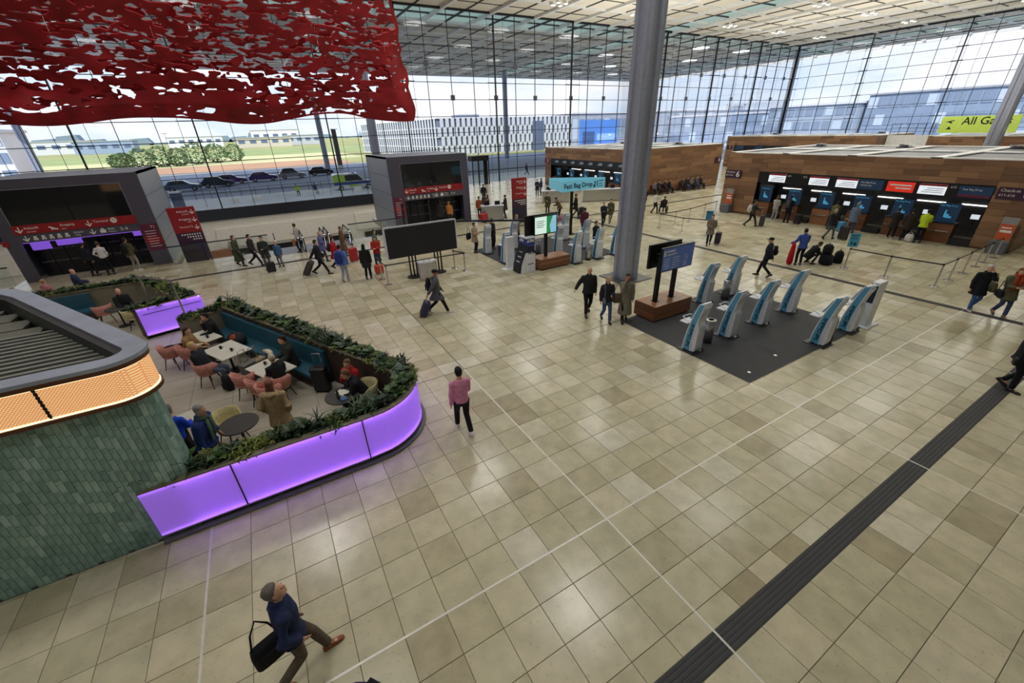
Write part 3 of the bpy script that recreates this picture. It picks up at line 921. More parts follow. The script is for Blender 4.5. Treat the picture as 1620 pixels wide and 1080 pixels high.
for yv in (8.05,):
    s = fascia_screen(fa6, Y6(yv), 1.25, SCRB, ['Fast Bag Drop', 'Self Service'], 0.13)
fascia_screen(fa6, Y6(6.6), 1.25, SCRR, [])
fascia_screen(fa6, Y6(5.2), 1.15, SCRW, [], redtop=True)
sr = [o for o in fa6.children if o.data.materials[0] == SCRR][0]
for k in range(2):
    MB().box(-0.042, -0.035, Y6(6.6) - 0.5, Y6(6.6) + 0.5 - 0.3 * (1 - k), 2.62 + 0.16 * k, 2.70 + 0.16 * k).build('print_line', LETW, sr)
s = fascia_screen(fa6, Y6(3.5), 1.25, SCRB, ['Fast Bag Drop'], 0.13)
MB().box(-0.042, -0.035, Y6(3.5) - 0.6, Y6(3.5) + 0.6, 2.47, 2.6).build('plum_bar', PLUM, s)
for yv, nm in ((12.75, '611'), (11.75, '612'), (4.35, '615'), (4.0, '616')):
    text(nm, 0.16, LETW, fa6, (-0.024, Y6(yv) + 0.15, 2.9), YR)
for y0_, y1_ in ((16.3, 17.58), (1.4, 2.72)):
    sg = MB().box(-0.06, -0.002, Y6(y0_), Y6(y1_), 2.5, 3.06).build('block_sign', DKPLUM, b6)
    text('Check-in', 0.19, LETW, sg, (-0.064, Y6(y1_) - 0.08, 2.92), YR); text('611-616', 0.17, LETW, sg, (-0.064, Y6(y1_) - 0.08, 2.70), YR)
    text('6', 0.58, LETW, sg, (-0.064, Y6(y0_) + 0.42, 2.78), YR, bold=0.01)
b5, fa5, lo5, hi5 = counter_block('walnut check-in block 5 behind the central column', 27.8, 27.5, 42.4, 13.4, 4.25, '5', False, 28.4, 41.1)
for k in range(8):
    y = 1.6 + k * 1.55
    s = MB().box(-0.035, -0.02, y - 0.42, y + 0.42, 2.62, 2.95).build('screen', SCRB, fa5)
    for j in range(3):
        MB().box(-0.042, -0.035, y - 0.35, y + 0.3 - 0.1 * j, 2.68 + 0.08 * j, 2.71 + 0.08 * j).build('print_line', LETW, s)
sg = MB().box(-0.06, -0.002, 14.0, 14.88, 2.5, 3.06).build('block_sign', PLUM, b5)
text('5', 0.5, LETW, sg, (-0.064, 14.35, 2.78), YR, bold=0.01)
text('5', 0.7, LETW, b5, (0.55, -0.012, 2.75), bold=0.01)
sg = MB().box(12.3, 13.3, -0.09, -0.03, 2.35, 2.95).build('block_sign', DKPLUM, b5); text('5', 0.45, LETW, sg, (12.85, -0.095, 2.65), bold=0.01)
b7, fa7, lo7, hi7 = counter_block('walnut check-in block 7 in the far background above block 6', 62.0, 21.6, 41.4, 10.0, 4.3, '7', False, 24, 40)
for k in range(5):
    MB().box(-0.035, -0.02, 16.8 - 3 * k, 18.0 - 3 * k, 2.5, 3.0).build('screen', SCRB, fa7)
sg = MB().box(-0.06, -0.002, 18.7, 19.6, 2.5, 3.06).build('block_sign', DKPLUM, b7); text('7', 0.5, LETW, sg, (-0.064, 19.2, 2.78), YR)
counter_block('walnut check-in block 8 at the right edge behind the grey column', 62.0, -4, 16.9, 10.0, 4.2, '8', False, 0, 15)
# white wall and gallery rail between the far blocks
gs = thing('gate_sign', 'lime green All Gates hanging sign behind the right grey column', 'sign', (80, 19.2, 5.0))
LIME = M('lime_sign', (176, 196, 84), 0.5, emit=(176, 200, 80), es=0.35)
MB().box(-0.1, 0.1, -5.0, 2.5, -0.95, 1.05).build('panel', LIME, gs)
text('All Gates', 1.25, BLACKM, gs, (-0.11, 0.35, 0.42), YR, bold=0.015)
MB().prism([(1.2, -0.5), (1.75, -0.5), (1.47, -0.15)], -0.12, -0.1, 'x').build('arrow', BLACKM, gs)
MB().prism([(2.1, 0.40), (1.6, 0.52), (1.2, 0.62), (1.1, 0.55), (1.45, 0.42), (1.25, 0.2), (1.5, 0.24), (1.75, 0.36)], -0.12, -0.1, 'x').build('plane_icon', BLACKM, gs)
for y in (-4.0, 1.6):
    MB().cyl((0, y, 1.05), (0, y, 13.5), 0.02, n=5).build('hanger', CHROME, gs)
gl_ = thing('gallery_wall', 'white gallery wall with dark railing between the far check-in blocks', 'wall', (64, 17.0, 0))
MB().box(0, 0.3, 0.1, 4.4, 0, 4.3).build('parapet', WHITEROOF, gl_)
for k in range(6):
    MB().cyl((0.1, 0.3 + 0.8 * k, 4.3), (0.1, 0.3 + 0.8 * k, 5.5), 0.03, n=5).build('rail_post', STEELBL, gl_)
for z in (4.7, 5.1, 5.5):
    MB().cyl((0.1, 0.1, z), (0.1, 4.4, z), 0.025, n=5).build('rail', STEELBL, gl_)
# ------------------------------------------------------------------ cafe kiosk
def unit(a, b):
    d = Vector((b[0] - a[0], b[1] - a[1])).normalized(); return d
GT = [M('green_tile_%d' % i, c, 0.18, var=0.22, scale=9, bump=0.05) for i, c in enumerate([(134, 166, 158), (126, 158, 150), (144, 176, 168), (116, 148, 142), (158, 188, 180)])]
COPPER = M('copper_trim', (104, 66, 46), 0.4, 0.5)
def perf_mat():
    m = bpy.data.materials.new('perforated_copper_lightband'); m.use_nodes = True
    t = m.node_tree; L = t.links.new; b = t.nodes['Principled BSDF']
    co = t.nodes.new('ShaderNodeTexCoord')
    sp3 = t.nodes.new('ShaderNodeSeparateXYZ'); L(co.outputs['Object'], sp3.inputs[0])
    def mth(op, a, b=None):
        q = t.nodes.new('ShaderNodeMath'); q.operation = op
        for i_, v_ in enumerate((a, b)):
            if v_ is None: continue
            if isinstance(v_, (int, float)): q.inputs[i_].default_value = v_
            else: L(v_, q.inputs[i_])
        return q.outputs[0]
    u_ = mth('SUBTRACT', sp3.outputs['X'], sp3.outputs['Y'])
    v = mth('MULTIPLY_ADD', mth('MULTIPLY', mth('SINE', mth('MULTIPLY', u_, 150.0)), mth('SINE', mth('MULTIPLY', sp3.outputs['Z'], 150.0))), -0.5)
    v.node.inputs[2].default_value = 0.5
    r = t.nodes.new('ShaderNodeValToRGB'); e = r.color_ramp.elements
    e[0].position = 0.30; e[0].color = (*lin((255, 214, 150)), 1); e[1].position = 0.46; e[1].color = (*lin((216, 146, 98)), 1)
    L(v, r.inputs['Fac'])
    L(r.outputs['Color'], b.inputs['Base Color']); L(r.outputs['Color'], b.inputs['Emission Color'])
    b.inputs['Emission Strength'].default_value = 0.72; b.inputs['Roughness'].default_value = 0.4; b.inputs['Metallic'].default_value = 0.2
    return m
PERF = perf_mat()
LEDW = M('warm_led', (255, 236, 196), 0.4, emit=(255, 232, 184), es=1.7)
ZINC = M('zinc_coping', (164, 174, 192), 0.4, 0.4, var=0.12, scale=2)
ZDARK = M('zinc_dark', (56, 58, 60), 0.5, 0.3)
# plan of the kiosk, counter-clockwise from the front left, tip rounded
kp = [(-15.0, 3.65)] + arc(-6.55, 4.15, 0.5, -90, 30, 10) + [(-8.72, 8.85)] + arc(-9.5, 9.05, 0.5, 30, 90, 6) + [(-15.0, 9.55)]
kiosk = thing('cafe_kiosk', 'teal-tiled cafe kiosk with glowing copper band and dark flat roof', 'kiosk', (0, 0, 0))
core = offset(kp, 0.16)
MB().prism(core, 0, 2.86).build('wall_core', M('kiosk_core', (60, 70, 66), 0.6), kiosk)
# glazed tiles, biggest in view as single pieces
def along(path, step):
    out_ = []; i = 0; rem = 0
    for a, b in zip(path, path[1:]):
        a = Vector(a); b = Vector(b); l = (b - a).length; d = (b - a) / l if l else None
        s = rem
        while s + 1e-6 < l:
            out_.append((a + d * s, d)); s += step
        rem = s - l
    return out_
tp = [q for q in along(offset(kp, 0.155), 0.082) if q[0].x > -10.2 and q[0].y < 6.4]
th_ = 0.232
tiles = []
for k, (p, d) in enumerate(tp):
    off = ((k * 7919) % 5) * 0.045
    z = -0.03 + off - th_
    while z < 2.86:
        z0, z1 = max(0.02, z), min(2.86, z + th_)
        if z1 - z0 > 0.05:
            tiles.append((seen((p.x, p.y, (z0 + z1) / 2)) or 99, p, d, z0, z1))
        z += th_
tiles.sort(key=lambda a: a[0])
tm = {}
restt = [MB() for _ in GT]
for k, (dd, p, d, z0, z1) in enumerate(tiles):
    mi = rnd.choice([0, 0, 0, 1, 1, 2, 3, 4]); pr_ = rnd.choice([0.0, 0.002, 0.004])
    if k < 300:
        key = (mi, round(z1 - z0, 2))
        if key not in tm:
            me = MB().box(0.002, 0.079, -0.006, 0.01, 0.002, key[1] - 0.002).mesh('glazed_tile'); me.materials.append(GT[mi]); tm[key] = me
        link('glazed_tile', tm[key], kiosk, (p.x + d.y * pr_, p.y - d.x * pr_, z0), math.atan2(d.y, d.x))
    else:
        n = Vector((d.y, -d.x)); q = p + n * pr_; a = q + d * 0.002; b = q + d * 0.079
        f = n * 0.006
        restt[mi].add([(a.x + f.x, a.y + f.y, z0), (b.x + f.x, b.y + f.y, z0), (b.x - f.x, b.y - f.y, z0), (a.x - f.x, a.y - f.y, z0), (a.x + f.x, a.y + f.y, z1), (b.x + f.x, b.y + f.y, z1), (b.x - f.x, b.y - f.y, z1), (a.x - f.x, a.y - f.y, z1)],
                      [(0, 1, 5, 4), (1, 2, 6, 5), (3, 0, 4, 7), (4, 5, 6, 7), (0, 3, 2, 1)])
for m_, b_ in zip(GT, restt):
    tag(b_.build('glazed_tiles', m_, kiosk), kind='stuff')
# light band between two copper rims
MB().sweep_wall(kp, 0.2, 2.84, 2.90).build('lower_rim', COPPER, kiosk)
MB().sweep_wall(offset(kp, 0.03), 0.08, 2.915, 3.40).build('light_band', PERF, kiosk)
MB().sweep_wall(offset(kp, 0.022), 0.07, 2.90, 2.925).build('led_strip', LEDW, kiosk)
MB().sweep_wall(offset(kp, 0.022), 0.07, 3.385, 3.40).build('led_strip', LEDW, kiosk)
MB().sweep_wall(kp, 0.2, 3.40, 3.47).build('upper_rim', COPPER, kiosk)
for x in (-7.25, -9.4, -11.5):
    j = MB()
    for q in range(16):
        j.box(x - 0.012 - 0.008 * (q % 2), x + 0.012 + 0.008 * (q % 2), 3.665, 3.68, 2.92 + 0.03 * q, 2.95 + 0.03 * q)
    j.build('band_joint', BLACKM, kiosk)
MB().sweep_wall(offset(kp, -0.01), 0.30, 3.47, 3.53).build('coping', ZINC, kiosk)
MB().sweep_wall(offset(kp, 0.30), 0.10, 2.88, 3.49).build('inner_upstand', ZDARK, kiosk)
for a, b in zip([(-6.9, 5.9), (-7.65, 7.2), (-8.4, 8.5)], [(-6.45, 6.15)] * 3):
    d = Vector((0.866, 0.5))
    p = Vector(a)
    MB().add([(p.x - 0.0, p.y, 3.531), (p.x + d.x * 0.36, p.y + d.y * 0.36, 3.531), (p.x + d.x * 0.36 - 0.006, p.y + d.y * 0.36 + 0.012, 3.531), (p.x - 0.006, p.y + 0.012, 3.531)], [(0, 1, 2, 3)]).build('coping_joint', BLACKM, kiosk)
inner = offset(kp, 0.42)
MB().prism(inner, 3.05, 3.12).build('roof_pan', M('roof_pan', (30, 31, 31), 0.6), kiosk)
SLAT = M('roof_slat', (134, 138, 130), 0.45, 0.4)
def xmax(y):
    """inner edge of the roof at depth y"""
    if y < 4.75: return -6.62 - max(0, 4.45 - y) * 0.25
    return -6.62 - (y - 4.75) * 0.577 - 0.02
y = 4.25
while y < 6.6:
    MB().box(-14.8, xmax(y + 0.1) - 0.04, y, y + 0.085, 3.17, 3.30).build('roof_slat', SLAT, kiosk)
    y += 0.19
while y < 9.0:
    MB().box(-14.8, xmax(y + 0.6) - 0.06, y + 0.02, min(y + 0.6, 9.0), 3.14, 3.2).build('roof_panel', M('roof_panel', (104, 106, 96), 0.6), kiosk)
    y += 0.64

# ------------------------------------------------------------------ cafe floor and planters
cf_poly = [(-15, 3.75), (-3.3, 4.1), (-2.3, 4.6), (-2.05, 5.6), (-6.1, 13.3), (-8.9, 18.6), (-15, 18.6)]
CAFE = M('cafe_paving', (176, 170, 156), 0.4, var=0.06, scale=3)
cafe_fl = struct(MB().prism(cf_poly, 0.0, 0.012).build('floor', CAFE))
for k in range(14):
    y = 4.4 + 1.0 * k
    xm = -2.3 - max(0, y - 5.2) * 0.5 - 0.4
    MB().box(-14, xm, y, y + 0.008, 0.012, 0.0135).build('paving_joint', GROUT, cafe_fl)
for k in range(11):
    x = -12 + k
    ym = min(18, 5.0 + (-2.6 - x) * 2.0)
    if ym > 4.6: MB().box(x, x + 0.008, 4.3, ym, 0.012, 0.0135).build('paving_joint', GROUT, cafe_fl)
PLM = M('planter_taupe', (122, 116, 100), 0.55)
PLDK = M('planter_dark_wood', (58, 46, 40), 0.6)
SOIL = M('soil', (42, 34, 26), 0.95, bump=0.4)
LIGHTBOX = M('light_box_white', (236, 230, 244), 0.8)
def diffuser():
    m = bpy.data.materials.new('violet_diffuser'); m.use_nodes = True
    t = m.node_tree; L = t.links.new; t.nodes.clear()
    o = t.nodes.new('ShaderNodeOutputMaterial'); tr = t.nodes.new('ShaderNodeBsdfTranslucent'); df = t.nodes.new('ShaderNodeBsdfPrincipled')
    tr.inputs['Color'].default_value = (0.86, 0.74, 1.0, 1)
    df.inputs['Base Color'].default_value = (*lin((176, 140, 226)), 1); df.inputs['Roughness'].default_value = 0.35
    df.inputs['Emission Color'].default_value = (*lin((148, 104, 206)), 1); df.inputs['Emission Strength'].default_value = 0.72
    mi = t.nodes.new('ShaderNodeMixShader'); mi.inputs['Fac'].default_value = 0.55
    L(df.outputs[0], mi.inputs[1]); L(tr.outputs[0], mi.inputs[2]); L(mi.outputs[0], o.inputs['Surface'])
    return m
PURP = diffuser()
VLED = M('violet_led', (226, 200, 255), 0.4, emit=(206, 156, 255), es=7.0)
KICK = M('plinth_grey', (120, 120, 126), 0.4, 0.5)
# outline of the tip-shaped planter: front, round tip, then the long diagonal
po = [(-6.95, 3.74), (-5.6, 3.74), (-3.3, 3.74)] + arc(-3.15, 5.14, 1.4, -86, 26, 14)[1:] + [(-3.0, 7.95), (-4.0, 9.95), (-4.8, 11.5), (-5.85, 13.62)]
pl1 = thing('planter', 'long curved planter with glowing violet front around the cafe terrace', 'planter', (0, 0, 0))
MB().sweep_wall(offset(po, 0.085), 0.05, 0.14, 1.15).build('outer_wall', LIGHTBOX, pl1)
MB().sweep_wall(offset(po, 0.46), 0.05, 0.02, 1.16).build('inner_wall', PLDK, pl1)
MB().sweep_wall(offset(po, 0.14), 0.33, 0.14, 1.08).build('soil', SOIL, pl1)
MB().sweep_wall(offset(po, 0.0), 0.15, 1.15, 1.18).build('outer_coping', PLM, pl1)
MB().sweep_wall(offset(po, 0.43), 0.10, 1.15, 1.18).build('inner_coping', PLM, pl1)
MB().sweep_wall(offset(po, 0.16), 0.25, 0.0, 0.14).build('recessed_plinth', BLACKM, pl1)
MB().sweep_wall(offset(po, 0.0), 0.15, 0.13, 0.15).build('panel_sill', KICK, pl1)
MB().sweep_wall(offset(po, -0.07), 0.10, 0.015, 0.07).build('foot_rail', KICK, pl1)
def panel_run(path, parent):
    o1 = offset(path, 0.02)
    pn = MB().sweep_wall(o1, 0.006, 0.15, 1.15).build('light_panel', PURP, parent)
    MB().sweep_wall(offset(path, 0.05), 0.02, 0.155, 0.175).build('led_strip', VLED, parent)
    MB().sweep_wall(offset(path, 0.05), 0.02, 1.125, 1.145).build('led_strip', VLED, parent)
panel_run([(-6.95, 3.74), (-5.635, 3.74)], pl1)
panel_run([(-5.615, 3.74), (-3.32, 3.74)], pl1)
panel_run([(-3.30, 3.74)] + arc(-3.15, 5.14, 1.4, -86, 24, 14)[1:], pl1)
panel_run([(-1.90, 5.77), (-3.0, 7.95), (-3.98, 9.91)], pl1)
panel_run([(-4.0, 9.95), (-4.8, 11.5), (-5.83, 13.58)], pl1)
for x in (-5.625, -3.31):
    MB().box(x - 0.011, x + 0.011, 3.745, 3.80, 0.15, 1.15).build('panel_joint', M('joint_dark_violet', (58, 44, 84), 0.5), pl1)
# end of the long planter
e0 = Vector((-5.85, 13.62)); ed = Vector((-0.88, -0.475))
ep = [tuple(e0), tuple(e0 + ed * 0.8), tuple(e0 + ed * 1.75)]
pl2 = thing('planter', 'short taupe planter closing the far end of the cafe terrace', 'planter', (0, 0, 0))
MB().sweep_wall(ep, 0.48, 0.02, 1.04).build('box', PLM, pl2)
MB().sweep_wall(offset(ep, 0.05), 0.38, 1.0, 1.045).build('soil', SOIL, pl2)
MB().sweep_wall(offset(ep, -0.01), 0.05, 1.04, 1.12).build('coping', PLM, pl2)
MB().sweep_wall(offset(ep, 0.44), 0.05, 1.04, 1.12).build('coping', PLM, pl2)
# second planter behind the passage
p3 = [(-8.70, 14.42), (-6.85, 14.95), (-8.75, 18.75), (-9.3, 19.2), (-12.6, 19.1), (-15.0, 19.0)]
pl3 = thing('planter', 'second planter with violet end panel in front of the purple-lit lift house', 'planter', (0, 0, 0))
MB().sweep_wall(offset(p3, 0.085), 0.04, 0.12, 1.15).build('outer_wall', LIGHTBOX, pl3)
MB().sweep_wall(offset(p3, 0.0), 0.12, 1.15, 1.17).build('outer_coping', PLM, pl3)
MB().sweep_wall(offset(p3, 0.0), 0.12, 0.13, 0.15).build('panel_sill', KICK, pl3)
MB().sweep_wall(offset(p3, 0.50), 0.05, 0.02, 1.12).build('inner_wall', PLM, pl3)
MB().sweep_wall(offset(p3, 0.13), 0.37, 0.12, 1.06).build('soil', SOIL, pl3)
MB().sweep_wall(offset(p3, 0.48), 0.10, 1.10, 1.13).build('inner_coping', PLM, pl3)
MB().sweep_wall(offset(p3, 0.15), 0.3, 0.0, 0.12).build('recessed_plinth', BLACKM, pl3)
panel_run(p3[:2], pl3)
panel_run([p3[1], p3[2]], pl3)
dd_ = (Vector(p3[1]) - Vector(p3[0])).normalized()
MB().prism([(-8.72, 14.38), (-8.70, 14.42), (-8.86, 14.97), (-8.95, 14.95)], 0.02, 1.08).build('end_panel', PLDK, pl3)
a_ = Vector(p3[0]) + dd_ * 0.12 - Vector((-dd_.y, dd_.x)) * 0.012
b_ = Vector(p3[1]) - dd_ * 0.05 - Vector((-dd_.y, dd_.x)) * 0.012
MB().cyl((a_.x, a_.y, 0.93), (b_.x, b_.y, 0.93), 0.014, n=6).build('rail', BLACKM, pl3)
# steel sign frame rising from the passage
sp_ = thing('steel_goal_frame', 'thin steel frame post rising between the two violet planters', 'frame', (-7.35, 14.05, 0))
MB().cyl((0, 0, 0), (0, 0, 2.1), 0.03, n=8).build('post', CHROME, sp_)
MB().cyl((0, 0, 2.08), (-1.05, 1.2, 2.08), 0.03, n=8).build('top_bar', CHROME, sp_)
MB().cyl((-1.05, 1.2, 0), (-1.05, 1.2, 2.1), 0.03, n=8).build('post', CHROME, sp_)

# ------------------------------------------------------------------ benches
TEAL = M('teal_leather', (34, 84, 104), 0.45, var=0.12, scale=2)
def bench(label, path, zs=0.45):
    t = thing('bench', label, 'bench', (0, 0, 0))
    MB().sweep_wall(path, 0.5, 0.10, zs - 0.1).build('plinth', PLDK, t)
    MB().sweep_wall(offset(path, 0.0), 0.55, zs - 0.1, zs).build('seat', TEAL, t)
    MB().sweep_wall(offset(path, 0.0), 0.10, zs, 1.02).build('backrest', TEAL, t)
    MB().sweep_wall(path, 0.45, 0.012, 0.10).build('recessed_base', BLACKM, t)
    return t
bp = offset(po, 0.53)
bench('teal upholstered bench along the long planter behind the white tables', [bp[-4], bp[-3], bp[-2], (bp[-1][0] + 0.25, bp[-1][1] - 0.5)])
bench('teal bench under the rear planter behind the cafe roof', [(-10.9, 18.5), (-12.6, 18.47), (-14.9, 18.4)])

# ------------------------------------------------------------------ tub chairs and tables
PINK = cloth((196, 136, 126)); CREAMC = cloth((196, 186, 142)); LEGM = M('black_leg', (26, 26, 28), 0.45)
def tub_chair(label, loc, rz, m, group):
    t = thing('tub_chair', label, 'chair', (loc[0], loc[1], 0.012), rz, group)
    # shell: half-round back that dips at the front; local +y is the front
    rings = []
    n = 18
    for lay in range(2):
        for z0, ro in ((0.40, 0.20), (0.50, 0.26), (0.62, 0.29), (0.80, 0.31)):
            r_ = []
            for k in range(n):
                a = 2 * math.pi * k / n
                fr = max(0.0, math.sin(a))
                z = z0 if z0 < 0.45 else 0.40 + (z0 - 0.40) * (1 - 0.82 * fr ** 1.3)
                rr = ro - (0.03 if lay else 0)
                r_.append((rr * math.cos(a), rr * math.sin(a) * 0.95, z + (0.02 if lay and z0 < 0.45 else 0)))
            rings.append(r_)
    sh = MB().loft(rings[:4] + rings[4:][::-1]).build('shell', m, t, True)
    MB().lathe([(0.05, 0.40), (0.235, 0.41), (0.25, 0.45), (0.22, 0.475), (0.05, 0.48)], n=18).build('seat', m, t, True)
    for sx in (-1, 1):
        for sy in (-1, 1):
            MB().cyl((sx * 0.13, sy * 0.12, 0.40), (sx * 0.22, sy * 0.20, 0.0), 0.017, 0.011, 7).build('leg', LEGM, t)
    return t
g_ = 'pink tub chairs at the cafe tables'
dg_ = math.degrees
FB = R(-62)                                        # facing the bench
tub_chair('pink tub chair with black coat at the far end of the cafe', (-7.55, 11.35), R(-28 - 90 + 88), PINK, g_)
tub_chair('pink tub chair under the woman in the brown coat', (-7.05, 11.0), R(-30), PINK, g_)
tub_chair('pink tub chair under the reclining blond man', (-6.5, 9.45), R(-40), PINK, g_)
tub_chair('empty pink tub chair left of the joined white tables', (-5.55, 8.15), R(-30), PINK, g_)
tub_chair('empty pink tub chair in the middle before the joined white tables', (-5.22, 7.6), R(-25), PINK, g_)
tub_chair('empty pink tub chair nearest the beige-coated visitor', (-5.0, 7.15), R(-35), PINK, g_)
tub_chair('pink tub chair under the older woman in black', (-4.75, 7.5), R(-30), PINK, g_)
tub_chair('pink tub chair before the rear teal bench', (-10.35, 17.2), R(20), PINK, g_)
g2 = 'cream tub chairs'
tub_chair('cream tub chair behind the round dark table by the front planter', (-5.9, 6.25), R(-140), CREAMC, g2)
tub_chair('cream tub chair under the man hunched over his food', (-2.85, 5.75), R(95), CREAMC, g2)
tub_chair('cream tub chair in front of the bald man', (-9.25, 15.95), R(10), CREAMC, g2)
TOPW = M('white_table_top', (206, 206, 196), 0.35)
TOPD = M('dark_table_top', (58, 62, 60), 0.35)
def square_table(label, loc, rz, wx, wy):
    t = thing('cafe_table', label, 'table', (loc[0], loc[1], 0.012), rz)
    MB().bbox(-wx / 2, wx / 2, -wy / 2, wy / 2, 0.71, 0.74, 0.006).build('table_top', TOPW, t)
    MB().cyl((0, 0, 0.03), (0, 0, 0.71), 0.035, n=10).build('pedestal', LEGM, t)
    MB().bbox(-0.22, 0.22, -0.22, 0.22, 0, 0.03, 0.008).build('foot', LEGM, t)
    return t
RZ = R(-62)
square_table('white square table at the far end with dark cups', (-6.72, 11.55), RZ, 1.1, 0.78)
square_table('white square table in the middle with two black cups', (-5.97, 10.05), RZ, 1.2, 0.85)
square_table('white square table nearest the tip with glasses and papers', (-4.88, 8.10), RZ, 1.15, 0.8)
def round_table(label, loc, r_=0.4):
    t = thing('cafe_table', label, 'table', (loc[0], loc[1], 0.012))
    MB().lathe([(r_ - 0.01, 0.705), (r_, 0.715), (r_, 0.732), (r_ - 0.006, 0.74)], n=28).build('table_top', TOPD, t)
    MB().cyl((0, 0, 0.03), (0, 0, 0.705), 0.03, n=10).build('pedestal', LEGM, t)
    MB().lathe([(0.2, 0), (0.21, 0.02), (0.05, 0.035)], n=18).build('foot', LEGM, t)
round_table('round dark table empty beside the cream chair', (-5.63, 5.72), 0.40)
round_table('round dark table of the couple eating at the tip', (-3.45, 5.62), 0.40)
round_table('round dark table of the bald man', (-9.75, 16.55), 0.38)
square_table('pale table beside the seated visitor in bright blue', (-6.75, 6.55), R(20), 0.7, 0.6)
CUPD = M('black_cup', (26, 26, 30), 0.35)
for nm, (x, y) in (('black cup left on the middle white table', (-6.12, 10.2)), ('black cup right on the middle white table', (-5.83, 9.85)), ('black cup on the far white table', (-6.52, 11.35)), ('black cup on the nearest white table', (-5.0, 8.35))):
    c = thing('cup', nm, 'cup', (x, y, 0.752), 0, 'black cups on the white tables')
    MB().lathe([(0.03, 0), (0.042, 0.09), (0.037, 0.09), (0.026, 0.01)], n=12).build('bowl', CUPD, c)
    MB().tube([(0.04, 0, 0.07), (0.065, 0, 0.06), (0.062, 0, 0.03), (0.036, 0, 0.022)], 0.006, 5).build('handle', CUPD, c)
tag(MB().box(-0.16, 0.16, -0.11, 0.11, 0, 0.012).box(-0.1, 0.13, -0.05, 0.08, 0.012, 0.03).build('tray', CUPD, None, loc=(-4.85, 8.05, 0.752), rotz=R(20)), 'dark tray with napkins on the nearest white table', 'tray')
tag(MB().box(-0.11, 0.11, -0.15, 0.15, 0, 0.01).build('menu', M('paper', (225, 222, 212), 0.7), None, loc=(-3.42, 5.72, 0.752), rotz=R(30)), 'open white booklet on the round table of the eating couple', 'booklet')
tag(MB().lathe([(0.034, 0), (0.036, 0.17), (0.014, 0.23), (0.014, 0.29)], n=12).build('bottle', M('green_glass', (74, 84, 66), 0.15), None, True, (-3.55, 5.5, 0.752)), 'green glass bottle on the round table of the eating couple', 'bottle')
tag(MB().lathe([(0.03, 0), (0.036, 0.12), (0.032, 0.12), (0.026, 0.01)], n=12).build('drinking_glass', GLASS2, None, True, (-3.3, 5.85, 0.752)), 'clear glass beside the booklet on the round table', 'glass')
tag(MB().box(-0.06, 0.06, -0.08, 0.08, 0, 0.05).build('food_box', M('blue_pack', (70, 110, 160), 0.5), None, loc=(-3.45, 5.38, 0.752)), 'small blue and white food box on the round table', 'box')

# ------------------------------------------------------------------ planter plants
LEAF = [M('leaf_%d' % i, c, 0.4, var=0.3, scale=7, spec=0.5) for i, c in enumerate([(46, 70, 40), (34, 56, 36), (66, 92, 48), (120, 132, 62), (58, 80, 66)])]
def leaf_mesh(kind, L_, wd):
    """one leaf, base at origin, pointing along +x and arching down"""
    b = MB()
    if kind == 'broad':
        prof = [(0, 0.03), (0.12, 0.55), (0.3, 0.95), (0.5, 1.0), (0.7, 0.8), (0.88, 0.4), (1.0, 0.03)]
    elif kind == 'blade':
        prof = [(0, 0.6), (0.3, 1.0), (0.65, 0.7), (1.0, 0.04)]
    else:
        prof = [(0, 0.2), (0.25, 0.8), (0.3, 0.35), (0.5, 1.0), (0.55, 0.4), (0.75, 0.85), (0.8, 0.3), (1.0, 0.05)]
    rings = []
    for u, ww in prof:
        z = L_ * (0.30 * u - 0.55 * u * u); x = L_ * u; h = wd * ww * 0.5
        rings.append([(x, -h, z + h * 0.25), (x, 0, z), (x, h, z + h * 0.25), (x, 0, z - 0.006)])
    return b.loft(rings).mesh('leaf')
leafs = {}
for mi in range(5):
    for kd, L_, wd in (('broad', 0.20, 0.13), ('broad', 0.28, 0.17), ('blade', 0.34, 0.035), ('split', 0.24, 0.19)):
        me = leaf_mesh(kd, L_, wd); me.materials.append(LEAF[mi]); leafs[(mi, kd, L_)] = me
def rotmat(az, el, roll=0):
    return Matrix.Rotation(az, 4, 'Z') @ Matrix.Rotation(-el, 4, 'Y') @ Matrix.Rotation(roll, 4, 'X')
def small_foliage(n, L_, wd, spread, h):
    b = MB()
    for k in range(n):
        az = rnd.uniform(0, 2 * math.pi); el = rnd.uniform(0.1, 1.35)
        Mx = rotmat(az, el)
        base = Vector((rnd.uniform(-spread, spread), rnd.uniform(-spread, spread), rnd.uniform(0, h)))
        l = L_ * rnd.uniform(0.6, 1.15); w_ = wd * rnd.uniform(0.7, 1.2)
        pts = [Vector((0, 0, 0)), Vector((l * 0.4, -w_ / 2, 0.01)), Vector((l * 0.4, w_ / 2, 0.01)), Vector((l, 0, -l * 0.35)), Vector((l * 0.42, 0, -0.012))]
        b.add([Mx @ p + base for p in pts], [(0, 1, 4), (0, 4, 2), (1, 3, 4), (4, 3, 2)])
    return b
fol = []
for k, (n, L_, wd) in enumerate([(70, 0.16, 0.06), (60, 0.22, 0.05), (80, 0.12, 0.07), (55, 0.26, 0.035)]):
    for mi in range(4):
        me = small_foliage(n, L_, wd, 0.13, 0.14).mesh('foliage'); me.materials.append(LEAF[mi]); fol.append(me)
STEM = M('plant_stem', (66, 72, 40), 0.6)
stem_me = MB().cyl((0, 0, -0.05), (0.01, 0, 0.2), 0.01, 0.006, 6).mesh('stem'); stem_me.materials.append(STEM)
kinds = ['low leafy', 'broad-leaved', 'spiky bladed', 'split-leaved', 'variegated yellow and', 'fern-like']
